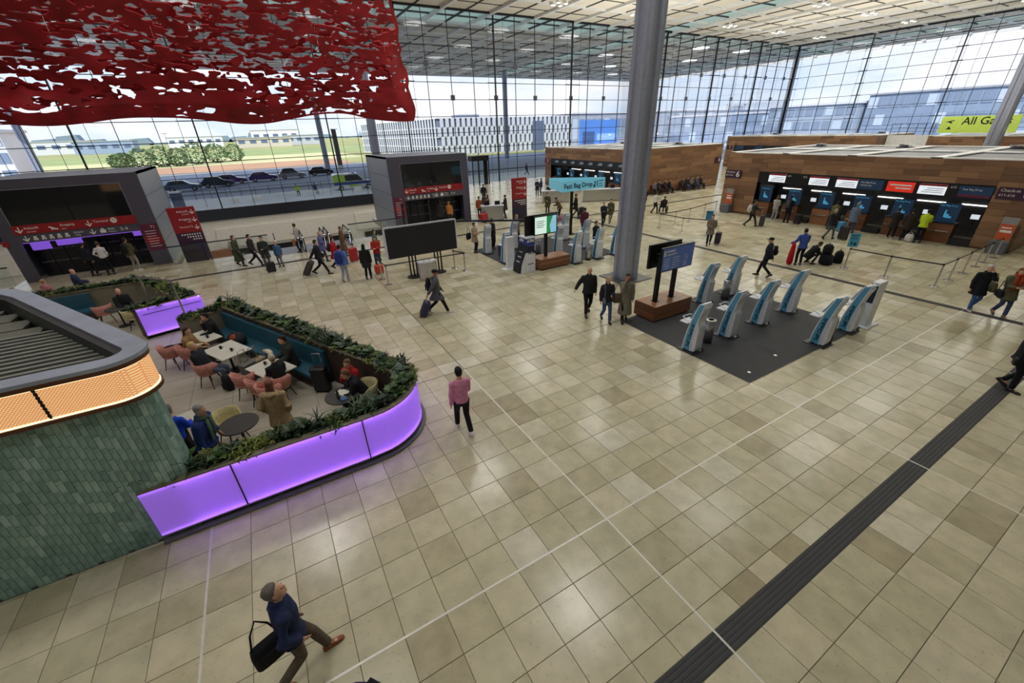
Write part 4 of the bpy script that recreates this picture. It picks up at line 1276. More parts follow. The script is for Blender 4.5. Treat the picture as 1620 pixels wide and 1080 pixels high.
def plant(x, y, z, where, k, big):
    kd = rnd.choice([0, 1, 1, 2, 3, 4, 5] if big else [0, 0, 4, 5, 1])
    lab = '%s green plant in the %s' % (kinds[kd], where)
    t = thing('planter_plant', lab, 'plant', (x, y, z), rnd.uniform(0, 6.28), 'plants in the ' + where)
    link('stem', stem_me, t)
    if kd in (0, 5):
        link('foliage', fol[(4 if kd == 5 else 8) + rnd.choice([0, 1, 2]) if kd == 5 else rnd.choice([0, 1, 2, 8, 9])], t)
    elif kd == 4:
        link('foliage', fol[rnd.choice([3, 11])], t)
    else:
        kl, Ls = {1: ('broad', (0.20, 0.28)), 2: ('blade', (0.34,)), 3: ('split', (0.24,))}[kd]
        mi = rnd.choice([0, 1, 2, 4])
        n = {1: 11, 2: 18, 3: 9}[kd]
        for q in range(n):
            o = link('leaf', leafs[(mi, kl, rnd.choice(Ls))], t, (0, 0, 0.03 + 0.14 * q / n))
            o.rotation_euler = (0, -rnd.uniform(0.15, 1.2), q * 2.4 + rnd.uniform(-0.3, 0.3))
        link('foliage', fol[rnd.choice([0, 1, 8])], t).scale = (0.8, 0.8, 0.5)
    return t
def row(path, step, where, z, big, jit=0.05, rows_=(0.0,)):
    for k, (p, d) in enumerate(along(path, step)):
        for o_ in rows_:
            plant(p.x - d.y * o_ + rnd.uniform(-jit, jit), p.y + d.x * o_ + rnd.uniform(-jit, jit), z, where, k, big)
mid = offset(po, 0.26)
row(mid[:9], 0.24, 'front violet planter', 1.08, True, rows_=(-0.02, 0.13))
row(mid[8:19], 0.24, 'rounded planter tip', 1.08, True, rows_=(-0.1, 0.1))
row(mid[17:], 0.27, 'long rear planter behind the teal bench', 1.08, True, rows_=(-0.12, 0.08))
row(offset(ep, 0.24), 0.26, 'short end planter of the terrace', 1.03, False, rows_=(-0.1, 0.1))
row(offset(p3, 0.28), 0.32, 'second planter near the lifts', 1.06, False, rows_=(-0.12, 0.12))
# ------------------------------------------------------------------ self check-in islands
MATM = M('dark_carpet_mat', (58, 60, 64), 0.75, var=0.06, scale=40)
tag(MB().bbox(6.27, 12.48, 1.27, 6.2, 0.003, 0.010, 0.003).build('floor_mat', MATM), 'dark grey square mat under the nearer self check-in machines', 'mat')
tag(MB().bbox(6.27, 12.6, 13.0, 18.6, 0.003, 0.010, 0.003).build('floor_mat', MATM), 'dark grey mat under the farther self check-in machines', 'mat')
BLUEP = M('steel_blue_side', (92, 160, 194), 0.4)
KWHITE = M('machine_white', (226, 230, 236), 0.35)
KGREY = M('machine_grey', (214, 219, 228), 0.4)
KDARK = M('machine_dark', (38, 42, 48), 0.4)
KTXT = M('machine_navy_lettering', (20, 60, 84), 0.5)
def curve_pts(off0, off1):
    """S-shaped machine outline: list of (x, z) for one edge"""
    pts = []
    for i in range(13):
        u = i / 12; z = 0.05 + 1.57 * u
        x = 0.27 * max(0, u - 0.12) ** 1.6 * 1.2
        wd = off0 + (off1 - off0) * u
        pts.append((x + wd, z))
    return pts
def side_band(a0, a1, b0, b1):
    return curve_pts(a0, a1) + curve_pts(b0, b1)[::-1]
kiosk_proto = None
def checkin_machine(label, x, y, group):
    global kiosk_proto
    if kiosk_proto:
        return dup(kiosk_proto, label, group, (x, y, 0.01), -math.pi / 2)
    t = thing('check_in_machine', label, 'machine', (x, y, 0.01), -math.pi / 2, group)
    MB().bbox(-0.26, 0.36, -0.28, 0.28, 0, 0.03, 0.01).build('base_plate', KDARK, t)
    # white spine between the side panels
    MB().prism(side_band(-0.12, -0.05, 0.15, 0.11), -0.16, 0.16, 'y').build('spine', KWHITE, t)
    MB().prism([(0.10, 0.06), (0.27, 0.06), (0.30, 0.16), (0.31, 0.90), (0.25, 1.0), (0.12, 1.0)], -0.16, 0.16, 'y').build('cabinet', KGREY, t)
    for s in (-1, 1):
        y0, y1 = (s * 0.17 - 0.012, s * 0.17 + 0.012)
        MB().prism(side_band(-0.135, -0.065, -0.10, -0.04), y0, y1, 'y').build('white_edge', KWHITE, t)
        MB().prism(side_band(0.14, 0.10, 0.17, 0.125), y0, y1, 'y').build('white_edge', KWHITE, t)
        b = MB().prism(side_band(-0.102, -0.042, 0.142, 0.102), s * 0.165 - 0.012, s * 0.165 + 0.012, 'y').build('blue_side', BLUEP, t)
        if s < 0:
            tx = text('Self Check-in', 0.15, KTXT, b, (0.03, -0.182, 0.16), (math.pi / 2, -math.pi / 2, 0), bold=0.004)
            tx.rotation_euler = (math.pi / 2, R(-84), 0)
    MB().prism([(-0.02, 1.08), (0.16, 1.50), (0.14, 1.52), (-0.05, 1.10)], -0.16, 0.16, 'y').build('touch_screen', M('machine_screen', (70, 90, 110), 0.15, emit=(90, 130, 160), es=0.3), t)
    MB().prism([(0.22, 1.58), (0.30, 1.60), (0.35, 1.66), (0.30, 1.67)], -0.16, 0.16, 'y').build('top_beacon', KWHITE, t)
    MB().prism([(0.20, 1.10), (0.27, 1.20), (0.40, 1.54), (0.34, 1.56)], -0.13, 0.15, 'y').build('rear_housing', KGREY, t)
    sh = MB().bbox(-0.34, -0.06, -0.22, 0.22, 0.90, 0.935, 0.01).build('shelf', KWHITE, t)
    MB().box(-0.30, -0.12, -0.12, 0.12, 0.936, 0.942).build('document_slot', KGREY, sh)
    MB().tube([(-0.06, -0.2, 0.99), (-0.2, -0.2, 1.05), (-0.3, -0.16, 1.06), (-0.3, 0.16, 1.06), (-0.2, 0.2, 1.05), (-0.06, 0.2, 0.99)], 0.014, 6).build('grab_loop', KWHITE, t)
    for dx, dy in ((0.0, -0.24), (0.3, -0.24), (0.0, 0.24), (0.3, 0.24)):
        MB().cyl((dx, dy, 0.03), (dx, dy, 0.10), 0.025, n=8).build('foot', KDARK, t)
    kiosk_proto = t
    return t
ga = 'self check-in machines on the nearer mat'; gb = 'self check-in machines on the farther mat'
deferred_machines = [
 ('white and blue self check-in machine at the left corner of the nearer mat', 6.50, 3.43, ga),
 ('white and blue self check-in machine second in the nearer front row', 8.25, 3.43, ga),
 ('white and blue self check-in machine third in the nearer front row', 10.02, 3.43, ga),
 ('white and blue self check-in machine last in the nearer front row', 11.83, 3.45, ga),
 ('white and blue self check-in machine beside the wooden display plinth', 10.13, 5.75, ga),
 ('white and blue self check-in machine farthest back on the nearer mat', 11.75, 5.72, ga),
 ('white and blue self check-in machine nearest the right mat corner', 10.11, 1.52, ga),
 ('white and blue self check-in machine beside the tall white slab', 11.83, 1.52, ga),
 ('white and blue self check-in machine farthest left behind the black board', 6.55, 17.4, gb),
 ('white and blue self check-in machine left of the cash machine', 6.50, 15.2, gb),
 ('white and blue self check-in machine right of the wooden bench box', 9.45, 12.95, gb),
 ('white and blue self check-in machine just left of the central column', 10.91, 12.96, gb),
 ('white and blue self check-in machine touching the central column in view', 12.2, 12.98, gb),
 ('white and blue self check-in machine behind the bench box screen', 9.6, 14.75, gb),
 ('white and blue self check-in machine at the back right of the farther mat', 12.05, 17.4, gb),
 ('white and blue self check-in machine in the middle row right of the post', 11.8, 15.1, gb),
 ('white and blue self check-in machine behind the cash machine', 8.3, 17.4, gb),
 ('white and blue self check-in machine at the back beside the camouflage coat', 9.5, 17.4, gb)]
checkin_machine(*deferred_machines[0][:3], ga)
flush_text()
for l_, x_, y_, g_ in deferred_machines[1:]:
    checkin_machine(l_, x_, y_, g_)
# steel bins
def bin_(label, x, y, h=0.78, r_=0.15, m=None):
    t = thing('litter_bin', label, 'bin', (x, y, 0.01))
    MB().lathe([(r_, 0.02), (r_, h - 0.03), (r_ - 0.012, h - 0.02)], n=20).build('body', m or CHROME, t, True)
    MB().lathe([(r_ + 0.012, h - 0.03), (r_ + 0.012, h), (r_ * 0.6, h + 0.01), (r_ * 0.6, h - 0.02)], n=20).build('rim', M('bin_rim', (150, 150, 152), 0.3, 0.8), t)
    MB().lathe([(r_ + 0.01, 0), (r_ + 0.01, 0.03)], n=20).build('foot_ring', BLACKM, t)
    return t
bin_('steel litter bin between the two left machines of the nearer mat', 7.38, 3.45)
bin_('steel litter bin at the back of the nearer mat', 11.15, 5.45)
bin_('dark steel litter bin behind the right front machine', 10.72, 1.5, m=M('bin_dark', (104, 98, 92), 0.35, 0.7))
bin_('steel litter bin on the farther mat beside the column', 10.35, 12.95)
bin_('steel litter bin behind the display screen on the farther mat', 8.9, 15.6)
# white slab
t = thing('info_slab', 'tall white slab on a foot plate beside the last machine', 'slab', (12.82, 1.36, 0))
MB().bbox(-0.22, 0.30, -0.12, 0.12, 0.03, 1.55, 0.015).build('slab', KWHITE, t)
MB().bbox(-0.34, 0.40, -0.28, 0.22, 0, 0.035, 0.01).build('foot_plate', KWHITE, t)
MB().box(-0.225, -0.22, -0.09, 0.09, 0.85, 1.45).build('screen', KDARK, t)
# small floor sockets on the mat
for k, (x, y) in enumerate(((8.3, 1.75), (6.75, 1.6))):
    tag(MB().lathe([(0.05, 0.0), (0.05, 0.004)], (0, 0, 0), 12).build('floor_socket', CHROME, None, loc=(x, y, 0.0095)), 'small round floor socket on the dark mat, %s one' % ('farther' if k == 0 else 'nearer'), 'socket')

# ------------------------------------------------------------------ flight display on wooden plinth
WOODP = M('plinth_walnut', (146, 102, 70), 0.35, var=0.35, scale=2.5, stretch=(0.7, 0.7, 9))
t = thing('flight_display', 'double flight information screen on two posts in a walnut plinth', 'display', (8.05, 5.9, 0))
MB().box(-0.9, 0.9, -0.42, 0.42, 0.0, 0.05).build('plinth_base', BLACKM, t)
plx = link('plinth', MB().box(-0.94, 0.94, -0.46, 0.46, 0.05, 0.56).mesh('plinth'), t); plx.data.materials.append(WOODP)
for k in range(4):
    MB().box(-0.96, 0.96, -0.482, -0.46, 0.055 + 0.127 * k, 0.178 + 0.127 * k).build('board', WOOD2, plx)
    MB().box(-0.982, -0.96, -0.48, 0.48, 0.055 + 0.127 * k, 0.178 + 0.127 * k).build('board', WOOD2, plx)
for k in range(4):
    MB().box(-0.96, 0.96, -0.48 + 0.24 * k, -0.245 + 0.24 * k, 0.56, 0.585).build('top_board', WOODP, plx)
for x in (0.62, 0.80):
    MB().box(x, x + 0.06, -0.488, -0.482, 0.35, 0.41).build('socket', CHROME, plx)
for x in (-0.5, 0.35):
    p_ = MB().box(x - 0.06, x + 0.06, -0.09, 0.05, 0.58, 2.2).build('post', BLACKM, t)
    MB().box(x - 0.1, x + 0.1, -0.13, 0.09, 0.58, 0.6).build('flange', BLACKM, p_)
FID = M('flight_screen', (44, 60, 96), 0.2, emit=(46, 64, 104), es=0.55)
for s, nm in ((-1, 'front_screen'), (1, 'rear_screen')):
    y0 = -0.32 if s < 0 else 0.22
    sc_ = MB().box(-0.78, 0.82, y0, y0 + 0.09, 1.78, 2.62).build(nm, BLACKM, t)
    if s < 0:
        d_ = MB().box(-0.75, 0.79, y0 - 0.006, y0, 1.81, 2.59).build('display', FID, sc_)
        for q, (ln_, zz, hh) in enumerate(((0.42, 2.45, 0.06), (0.55, 2.34, 0.05))):
            MB().box(-0.58, -0.58 + ln_, y0 - 0.01, y0 - 0.006, zz, zz + hh).build('heading_line', LETW, d_)
        MB().box(-0.72, -0.62, y0 - 0.01, y0 - 0.006, 2.32, 2.52).build('plane_mark', LETW, d_)
        for q in range(5):
            for xa, xb in ((-0.68, -0.38), (-0.25, 0.12 - 0.05 * (q % 2)), (0.32, 0.52)):
                MB().box(xa, xb, y0 - 0.01, y0 - 0.006, 2.215 - 0.085 * q, 2.238 - 0.085 * q).build('flight_line', LETW, d_)
    MB().box(-0.5, 0.5, min(y0, y0 + 0.09) if s > 0 else y0 + 0.09, (y0 + 0.09 + 0.14) if s < 0 else y0, 2.1, 2.3).build('bracket', BLACKM, t) if s < 0 else MB().box(-0.5, 0.5, 0.05, 0.22, 2.1, 2.3).build('bracket', BLACKM, t)

# ------------------------------------------------------------------ cash machine, bench box and ad screen
t = thing('cash_machine', 'white and blue ATM beside the wooden bench box', 'cash machine', (6.5, 13.25, 0))
MB().prism([(-0.35, 0), (0.48, 0), (0.48, 1.32), (0.05, 1.32), (-0.12, 0.85), (-0.30, 0.42)], -0.28, 0.42, 'y').build('cabinet', KWHITE, t)
MB().prism([(-0.37, 0.02), (-0.32, 0.42), (-0.14, 0.87), (0.03, 1.34), (-0.02, 1.36), (-0.19, 0.88), (-0.37, 0.43), (-0.42, 0.02)], -0.26, 0.40, 'y').build('keypad_front', BLACKM, t)
hd = MB().bbox(-0.02, 0.46, -0.26, 0.40, 1.32, 1.66, 0.02).build('blue_header', M('atm_blue', (34, 58, 140), 0.4), t)
text('ATM', 0.19, LETW, hd, (0.02, -0.265, 1.54), bold=0.008); text('ATM', 0.17, LETW, hd, (-0.024, 0.35, 1.54), YR, bold=0.008)
MB().box(-0.03, 0.47, -0.27, 0.41, 1.66, 1.72).build('header_cap', KWHITE, t)
text('ATM', 0.2, BLACKM, t, (0.08, -0.285, 0.98), bold=0.008)
MB().box(0.06, 0.38, -0.286, -0.281, 0.40, 0.44).build('small_print', BLACKM, t)
MB().prism([(-0.10, 1.0), (0.44, 1.0), (0.44, 1.32), (0.04, 1.32)], -0.29, -0.281, 'y').build('blue_graphic', M('atm_navy', (24, 30, 66), 0.4), t)
for k in range(3):
    MB().box(-0.33 + 0.09 * k, -0.25 + 0.09 * k, -0.1, 0.2, 0.42 + 0.22 * k, 0.58 + 0.22 * k).build('front_icon', LETW, t)
t = thing('info_slab', 'tall white slab left of the cash machine', 'slab', (6.05, 14.1, 0))
MB().bbox(-0.06, 0.34, -0.1, 0.1, 0.03, 1.62, 0.015).build('slab', KWHITE, t); MB().bbox(-0.3, 0.4, -0.22, 0.22, 0, 0.03, 0.01).build('foot_plate', KWHITE, t)
t = thing('bench_box', 'low walnut bench box with black post and bright advert screen', 'bench box', (8.1, 13.25, 0))
bx_ = MB().box(-0.9, 0.9, -0.42, 0.42, 0.06, 0.5).build('box', WOODP, t)
for k in range(4):
    MB().box(-0.92, 0.92, -0.445, -0.42, 0.065 + 0.115 * k, 0.175 + 0.115 * k).build('board', WOOD2, bx_)
MB().box(-0.92, 0.92, -0.44, 0.44, 0.525, 0.56).build('top', WOODP, t); MB().box(-0.85, 0.85, -0.38, 0.38, 0, 0.06).build('recessed_base', BLACKM, t)
MB().box(-0.38, -0.24, -0.06, 0.06, 0.56, 2.4).build('post', BLACKM, t)
sc_ = MB().box(-1.1, 0.25, -0.16, -0.06, 1.72, 2.62).build('screen', BLACKM, t)
AD1 = M('advert_pale', (214, 232, 224), 0.3, emit=(200, 226, 216), es=0.8); AD2 = M('advert_green', (60, 150, 96), 0.3, emit=(40, 140, 80), es=0.5); AD3 = M('advert_blue', (150, 200, 225), 0.3, emit=(140, 196, 225), es=0.6)
MB().box(-1.05, -0.38, -0.168, -0.16, 1.77, 2.57).build('advert_left', AD1, sc_); MB().prism([(-0.38, 1.77), (-0.12, 1.77), (-0.2, 2.1), (-0.02, 2.57), (-0.38, 2.57)], -0.168, -0.16, 'y').build('advert_middle', AD2, sc_); MB().prism([(-0.12, 1.77), (0.2, 1.77), (0.2, 2.57), (-0.02, 2.57), (-0.2, 2.1)], -0.168, -0.16, 'y').build('advert_right', AD3, sc_)
for k in range(4):
    MB().box(-0.98, -0.5 - 0.06 * (k % 2), -0.172, -0.168, 2.35 - 0.09 * k, 2.38 - 0.09 * k).build('advert_line', M('print_grey', (150, 160, 178), 0.6), sc_)
MB().box(-1.5, 0.4, 0.02, 0.10, 1.72, 2.66).build('rear_screen', BLACKM, t)
# dark beam running from the black board to the advert screen
t = thing('cable_beam', 'long thin dark beam between the black board and the advert screen', 'beam', (0, 0, 0))
MB().box(0, 1, -0.03, 0.03, -0.04, 0.04).build('beam', STEELBL, t)
t.location = (4.0, 15.5, 2.44); t.rotation_euler = (0, 0, math.atan2(-2.0, 2.75)); t.scale = (3.4, 1, 1)

# ------------------------------------------------------------------ black board with its barriers
t = thing('black_board', 'large blank black display board on bundled black posts', 'board', (2.2, 15.5, 0))
MB().box(-1.72, 1.72, -0.04, 0.04, 1.12, 2.5).build('front_panel', M('matt_black', (26, 28, 34), 0.55), t)
fr_ = MB(); fr_.box(-1.78, 1.78, 0.04, 0.14, 2.46, 2.56); fr_.box(-1.78, -1.72, -0.03, 0.14, 1.1, 2.56); fr_.box(1.72, 1.78, -0.03, 0.14, 1.1, 2.56)
fr_.build('frame', KGREY, t)
for x in (-0.55, 0.75):
    MB().lathe([(0.36, 0), (0.36, 0.025), (0.05, 0.03)], (x, 0.25, 0), 20).build('base_disc', BLACKM, t)
    for k in range(3):
        MB().box(x - 0.16 + 0.16 * k - 0.03, x - 0.16 + 0.16 * k + 0.03, 0.2, 0.26, 0.02, 2.4).build('post', BLACKM, t)
for x in (-0.7, 0.6):
    MB().box(x - 0.04, x + 0.04, 0.14, 0.2, 2.3, 3.5).build('upper_post', STEELBL, t)
t = thing('litter_bin', 'curved steel recycling bin with white lid before the black board', 'bin', (2.1, 14.95, 0))
arcp = [(-0.42, 0.18)] + [(-0.42 + 0.84 * k / 8, -0.05 - 0.16 * math.sin(math.pi * k / 8)) for k in range(9)] + [(0.42, 0.18)]
MB().prism(arcp, 0.02, 0.86).build('body', CHROME, t); lid = MB().prism([(x * 1.05, y * 1.05) for x, y in arcp], 0.86, 0.93).build('lid', KWHITE, t)
for x in (-0.14, 0.14): MB().lathe([(0.05, 0.93), (0.05, 0.935)], (x, 0.0, 0), 12).build('opening', BLACKM, lid)

# ------------------------------------------------------------------ belt barriers
BELT = M('black_belt', (24, 24, 28), 0.6)
def post(label, x, y, belt_to, group, h=0.95, slim=False):
    t = thing('barrier_post', label, 'barrier post', (x, y, 0), 0, group)
    MB().lathe([(0.17, 0), (0.17, 0.012), (0.05, 0.03), (0.04, 0.03)], n=16).build('base', CHROME, t)
    MB().cyl((0, 0, 0.02), (0, 0, h), 0.022 if slim else 0.032, n=10).build('post', CHROME, t)
    MB().cyl((0, 0, h - 0.06), (0, 0, h + 0.02), 0.036, n=10).build('head', BLACKM, t)
    for q in belt_to:
        d = Vector((q[0] - x, q[1] - y)); n = Vector((-d.y, d.x)).normalized() * 0.004
        MB().add([(n.x, n.y, h - 0.05), (d.x + n.x, d.y + n.y, h - 0.05), (d.x + n.x, d.y + n.y, h), (n.x, n.y, h), (-n.x, -n.y, h - 0.05), (d.x - n.x, d.y - n.y, h - 0.05), (d.x - n.x, d.y - n.y, h), (-n.x, -n.y, h)],
                 [(0, 1, 2, 3), (5, 4, 7, 6), (3, 2, 6, 7), (1, 0, 4, 5)]).build('belt', BELT, t)
    return t
A_ = [(19.08, 4.74), (19.05, 3.16), (19.22, 1.5), (20.64, 1.48), (22.27, 1.49), (23.84, 1.5), (25.0, 1.5), (26.34, 1.5)]
an = ['carrying the blue notice', 'next after the blue notice', 'at the corner of the right queue', 'second from the corner of the right queue', 'third from the corner of the right queue', 'fourth from the corner of the right queue', 'fifth from the corner of the right queue', 'nearest the counter in the right queue']
for k, p in enumerate(A_):
    post('silver barrier post %s' % an[k], p[0], p[1], [A_[k + 1]] if k + 1 < len(A_) else [], 'right queue barrier posts')
B_ = [(19.23, 16.1), (20.68, 16.0), (22.28, 16.1), (24.6, 16.6), (26.33, 16.9)]
bn = ['at the near corner of the rear queue', 'second in the rear queue', 'third in the rear queue', 'fourth in the rear queue', 'against the block 6 wall']
for k, p in enumerate(B_):
    post('thin dark barrier post %s' % bn[k], p[0], p[1], ([B_[k + 1]] if k + 1 < len(B_) else []) + ([(19.21, 14.2)] if k == 0 else []), 'rear queue barrier posts', slim=True)
post('thin barrier post alone before the rear queue', 19.21, 14.2, [(19.79, 12.85)], 'rear queue barrier posts', slim=True)
C_ = [(0.18, 16.26), (0.22, 15.5), (3.85, 15.75), (4.1, 15.25)]
post('silver barrier post left behind the black board', 0.18, 16.26, [(0.22, 15.3)], 'black board barrier posts')
post('silver barrier post at the left foot of the black board', 0.22, 15.3, [(4.1, 15.1)], 'black board barrier posts')
post('silver barrier post right behind the black board', 3.85, 15.85, [(4.1, 15.1)], 'black board barrier posts')
post('silver barrier post at the right foot of the black board', 4.1, 15.1, [], 'black board barrier posts')
for k, p in enumerate(((19.5, 41.0), (21.2, 42.4), (22.8, 42.4))):
    post('slim barrier post by the far entrance doors, %s' % ('left', 'middle', 'right')[k], p[0], p[1], [], 'entrance barrier posts', slim=True)
NOTB = M('notice_blue', (86, 176, 214), 0.5)
def notice(label, x, y, z0, rz):
    t = thing('queue_notice', label, 'sign', (x, y, 0), rz)
    b = MB().box(-0.2, 0.2, -0.012, 0.012, z0, z0 + 0.62).build('notice_board', NOTB, t)
    MB().box(-0.16, 0.14, -0.016, -0.012, z0 + 0.51, z0 + 0.55).box(-0.16, 0.10, -0.016, -0.012, z0 + 0.43, z0 + 0.46).box(-0.16, 0.12, -0.016, -0.012, z0 + 0.36, z0 + 0.39).build('small_print', KTXT, b)
    MB().box(-0.1, -0.05, -0.016, -0.012, z0 + 0.08, z0 + 0.26).box(0.0, 0.12, -0.016, -0.012, z0 + 0.08, z0 + 0.2).build('figure_icon', KTXT, b)
    MB().cyl((0, 0, z0 - 0.1), (0, 0, z0), 0.02, n=6).build('stem', CHROME, t)
notice('pale blue notice board on the front barrier post', 19.08, 4.72, 1.02, R(-50))
t = thing('queue_notice', 'small blue notice on a stand beside the grey-coated traveller', 'sign', (19.79, 12.78, 0), R(-50))
b = MB().box(-0.2, 0.2, -0.012, 0.012, 0.95, 1.5).build('notice_board', M('notice_dark_blue', (58, 130, 170), 0.5), t); MB().box(-0.16, 0.12, -0.016, -0.012, 1.36, 1.40).build('small_print', KTXT, b)
MB().cyl((0, 0, 0), (0, 0, 0.95), 0.02, n=6).build('post', CHROME, t); MB().lathe([(0.16, 0), (0.16, 0.02)], n=14).build('base', CHROME, t)

# ------------------------------------------------------------------ Fast Bag Drop sign
SKYB = M('sky_blue_sign', (122, 192, 214), 0.45, emit=(110, 186, 212), es=0.3)
t = thing('hanging_box_sign', 'light blue triangular Fast Bag Drop sign on a black post', 'sign', (13.3, 18.25, 0))
MB().box(-0.07, 0.07, 0.0, 0.14, 0, 2.74).build('post', BLACKM, t); MB().bbox(-0.3, 0.3, -0.22, 0.36, 0, 0.03, 0.01).build('foot_plate', BLACKM, t)
f_ = MB().box(-0.85, 2.65, -0.04, 0.0, 2.72, 3.36).build('front_panel', SKYB, t)
text('Fast Bag Drop', 0.40, KTXT, f_, (-0.72, -0.045, 3.03), bold=0.01)
MB().box(1.75, 1.83, -0.05, -0.04, 2.82, 3.2).box(1.95, 2.02, -0.05, -0.04, 2.84, 3.22).box(1.66, 1.75, -0.05, -0.04, 2.82, 2.98).build('figure_icon', KTXT, f_)
MB().box(2.12, 2.5, -0.05, -0.04, 3.17, 3.22).box(2.12, 2.4, -0.05, -0.04, 3.0, 3.04).box(2.12, 2.46, -0.05, -0.04, 2.86, 2.9).build('small_print', KTXT, f_)
a = Vector((-0.85, 0)); b = Vector((-0.15, 2.4)); c = Vector((2.65, 0))
for p, q, nm in ((a, b, 'side_panel'), (b, c, 'rear_panel')):
    d = (q - p).normalized(); n = Vector((-d.y, d.x)) * 0.03
    MB().prism([tuple(p), tuple(q), tuple(q - n), tuple(p - n)], 2.72, 3.36).build(nm, SKYB, t)
# service desks behind it
def desk(label, x, y, L_, rz):
    t = thing('service_desk', label, 'desk', (x, y, 0), rz)
    MB().bbox(-L_ / 2, L_ / 2, -0.35, 0.35, 0.04, 1.05, 0.02).build('front', CHROME, t)
    MB().box(-L_ / 2 - 0.05, L_ / 2 + 0.05, -0.4, 0.4, 1.05, 1.1).build('top', KGREY, t)
    MB().box(-L_ / 2, L_ / 2, -0.3, 0.3, 0, 0.04).build('plinth', BLACKM, t)
    for k in range(2):
        MB().box(-L_ / 4 + k * L_ / 2 - 0.2, -L_ / 4 + k * L_ / 2 + 0.2, -0.03, 0.03, 1.12, 1.4).build('monitor', BLACKM, t)
desk('long steel service desk behind the Fast Bag Drop sign', 24.2, 27.6, 3.8, R(-28))
desk('shorter steel service desk left of the long one', 20.4, 29.9, 2.6, R(-28))
desk('white recycling counter beside the lone red sign', 11.6, 26.2, 1.7, R(-20))
t = thing('luggage_trolley', 'red and silver luggage trolley beside the right lift house', 'trolley', (10.55, 25.7, 0), R(20))
MB().box(-0.3, 0.3, -0.45, 0.45, 0.14, 0.18).build('tray', CHROME, t); MB().box(-0.28, 0.28, -0.2, 0.25, 0.2, 0.62).build('red_case', M('trolley_red', (170, 40, 44), 0.5), t)
MB().tube([(-0.3, 0.45, 0.15), (-0.3, 0.5, 0.98), (0.3, 0.5, 0.98), (0.3, 0.45, 0.15)], 0.02, 6).build('handle', CHROME, t)
for dx in (-0.25, 0.25):
    for dy in (-0.4, 0.4): MB().cyl((dx - 0.02, dy, 0.07), (dx + 0.02, dy, 0.07), 0.07, n=10).build('wheel', BLACKM, t)
# roll-up stands against the end walls of block 6
def rollup(label, x, y):
    t = thing('leaflet_stand', label, 'stand', (x, y, 0), R(-90))
    MB().bbox(-0.32, 0.32, -0.25, 0.25, 0, 0.62, 0.03).build('grey_bin', M('stand_grey', (96, 102, 110), 0.4), t)
    p = MB().box(-0.28, 0.28, 0.05, 0.09, 0.62, 1.75).build('panel', M('stand_panel_grey', (150, 150, 152), 0.5), t)
    MB().box(-0.26, 0.26, 0.04, 0.05, 0.66, 1.42).build('orange_poster', M('poster_orange', (208, 92, 48), 0.5), p)
    MB().box(-0.2, 0.2, 0.035, 0.04, 1.02, 1.14).box(-0.2, 0.16, 0.035, 0.04, 1.22, 1.28).build('poster_print', LETW, p)
rollup('orange poster stand on a grey bin at the left end of block 6', 27.45, 16.75)
rollup('orange poster stand on a grey bin at the right end of block 6', 27.45, 1.75)
# benches along the side wall of block 5
def seat_row(label, x0, x1, y):
    t = thing('seat_row', label, 'bench', (x0, y, 0))
    n = round((x1 - x0) / 0.6)
    MB().box(0, x1 - x0, -0.04, 0.04, 0.3, 0.36).build('beam', BLACKM, t)
    for k in range(n):
        x = 0.6 * k + 0.05
        MB().bbox(x, x + 0.52, -0.25, 0.22, 0.42, 0.47, 0.02).build('seat', RED2, t); MB().prism([(0.18, 0.45), (0.24, 0.45), (0.32, 0.9), (0.27, 0.9)], x, x + 0.52, 'x').build('backrest', RED2, t)
    for x in (0.3, x1 - x0 - 0.3):
        MB().box(x - 0.03, x + 0.03, -0.25, 0.25, 0, 0.03).box(x - 0.03, x + 0.03, -0.03, 0.03, 0.03, 0.32).build('leg', CHROME, t)
RED2 = M('seat_dark_red', (92, 34, 34), 0.5)
seat_row('dark red seat row near the column side of block 5', 30.2, 33.4, 27.0)
seat_row('dark red seat row farther along the side of block 5', 34.4, 38.2, 27.0)
# ------------------------------------------------------------------ outside: ground, road, cars
GZ = -0.15
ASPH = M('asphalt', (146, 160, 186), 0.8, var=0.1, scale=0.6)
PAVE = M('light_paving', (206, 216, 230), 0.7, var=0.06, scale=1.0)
def box_o(name, b, m, kind='structure'):
    o = b.build(name, m); o['kind'] = kind; return o
box_o('ground_paving', MB().box(-200, 91, 50.35, 62, GZ - 0.3, GZ), PAVE)
box_o('ground_road', MB().box(-260, 95, 62, 112, GZ - 0.35, GZ - 0.05), ASPH)
box_o('ground_far_paving', MB().box(95, 400, -100, 200, GZ - 0.35, GZ - 0.05), PAVE)
box_o('ground_kerb', MB().box(-260, 95, 61.7, 62, GZ - 0.3, GZ + 0.02), PAVE)
FIELD = M('spring_field', (156, 158, 104), 0.95, var=0.2, scale=0.02)
box_o('ground_field', MB().box(-1500, 2500, 112, 4000, GZ - 0.5, GZ - 0.06), FIELD)
box_o('ground_earth', MB().box(-260, 20, 119, 150, GZ - 0.1, GZ + 0.02), M('bare_earth', (182, 142, 112), 0.95, var=0.12, scale=0.1))
box_o('ground_grass', MB().box(-260, 30, 150, 215, GZ - 0.1, GZ + 0.0), M('dry_grass', (198, 196, 146), 0.95, var=0.15, scale=0.05))
box_o('ground_green', MB().box(-400, 60, 215, 330, GZ - 0.1, GZ - 0.02), M('green_grass', (146, 160, 104), 0.95, var=0.15, scale=0.05))
box_o('ground_lane', MB().box(-260, 45, 112.5, 118, GZ - 0.1, GZ + 0.03), M('pale_lane', (206, 208, 210), 0.8))
hz = MB()
for k in range(60):
    x = -900 + 45 * k
    h = 14 + 9 * math.sin(k * 0.7) + 6 * math.sin(k * 1.9)
    hz.prism([(x, -1), (x + 60, -1), (x + 48, h), (x + 12, h * 0.9)], 1500, 1540, 'y')
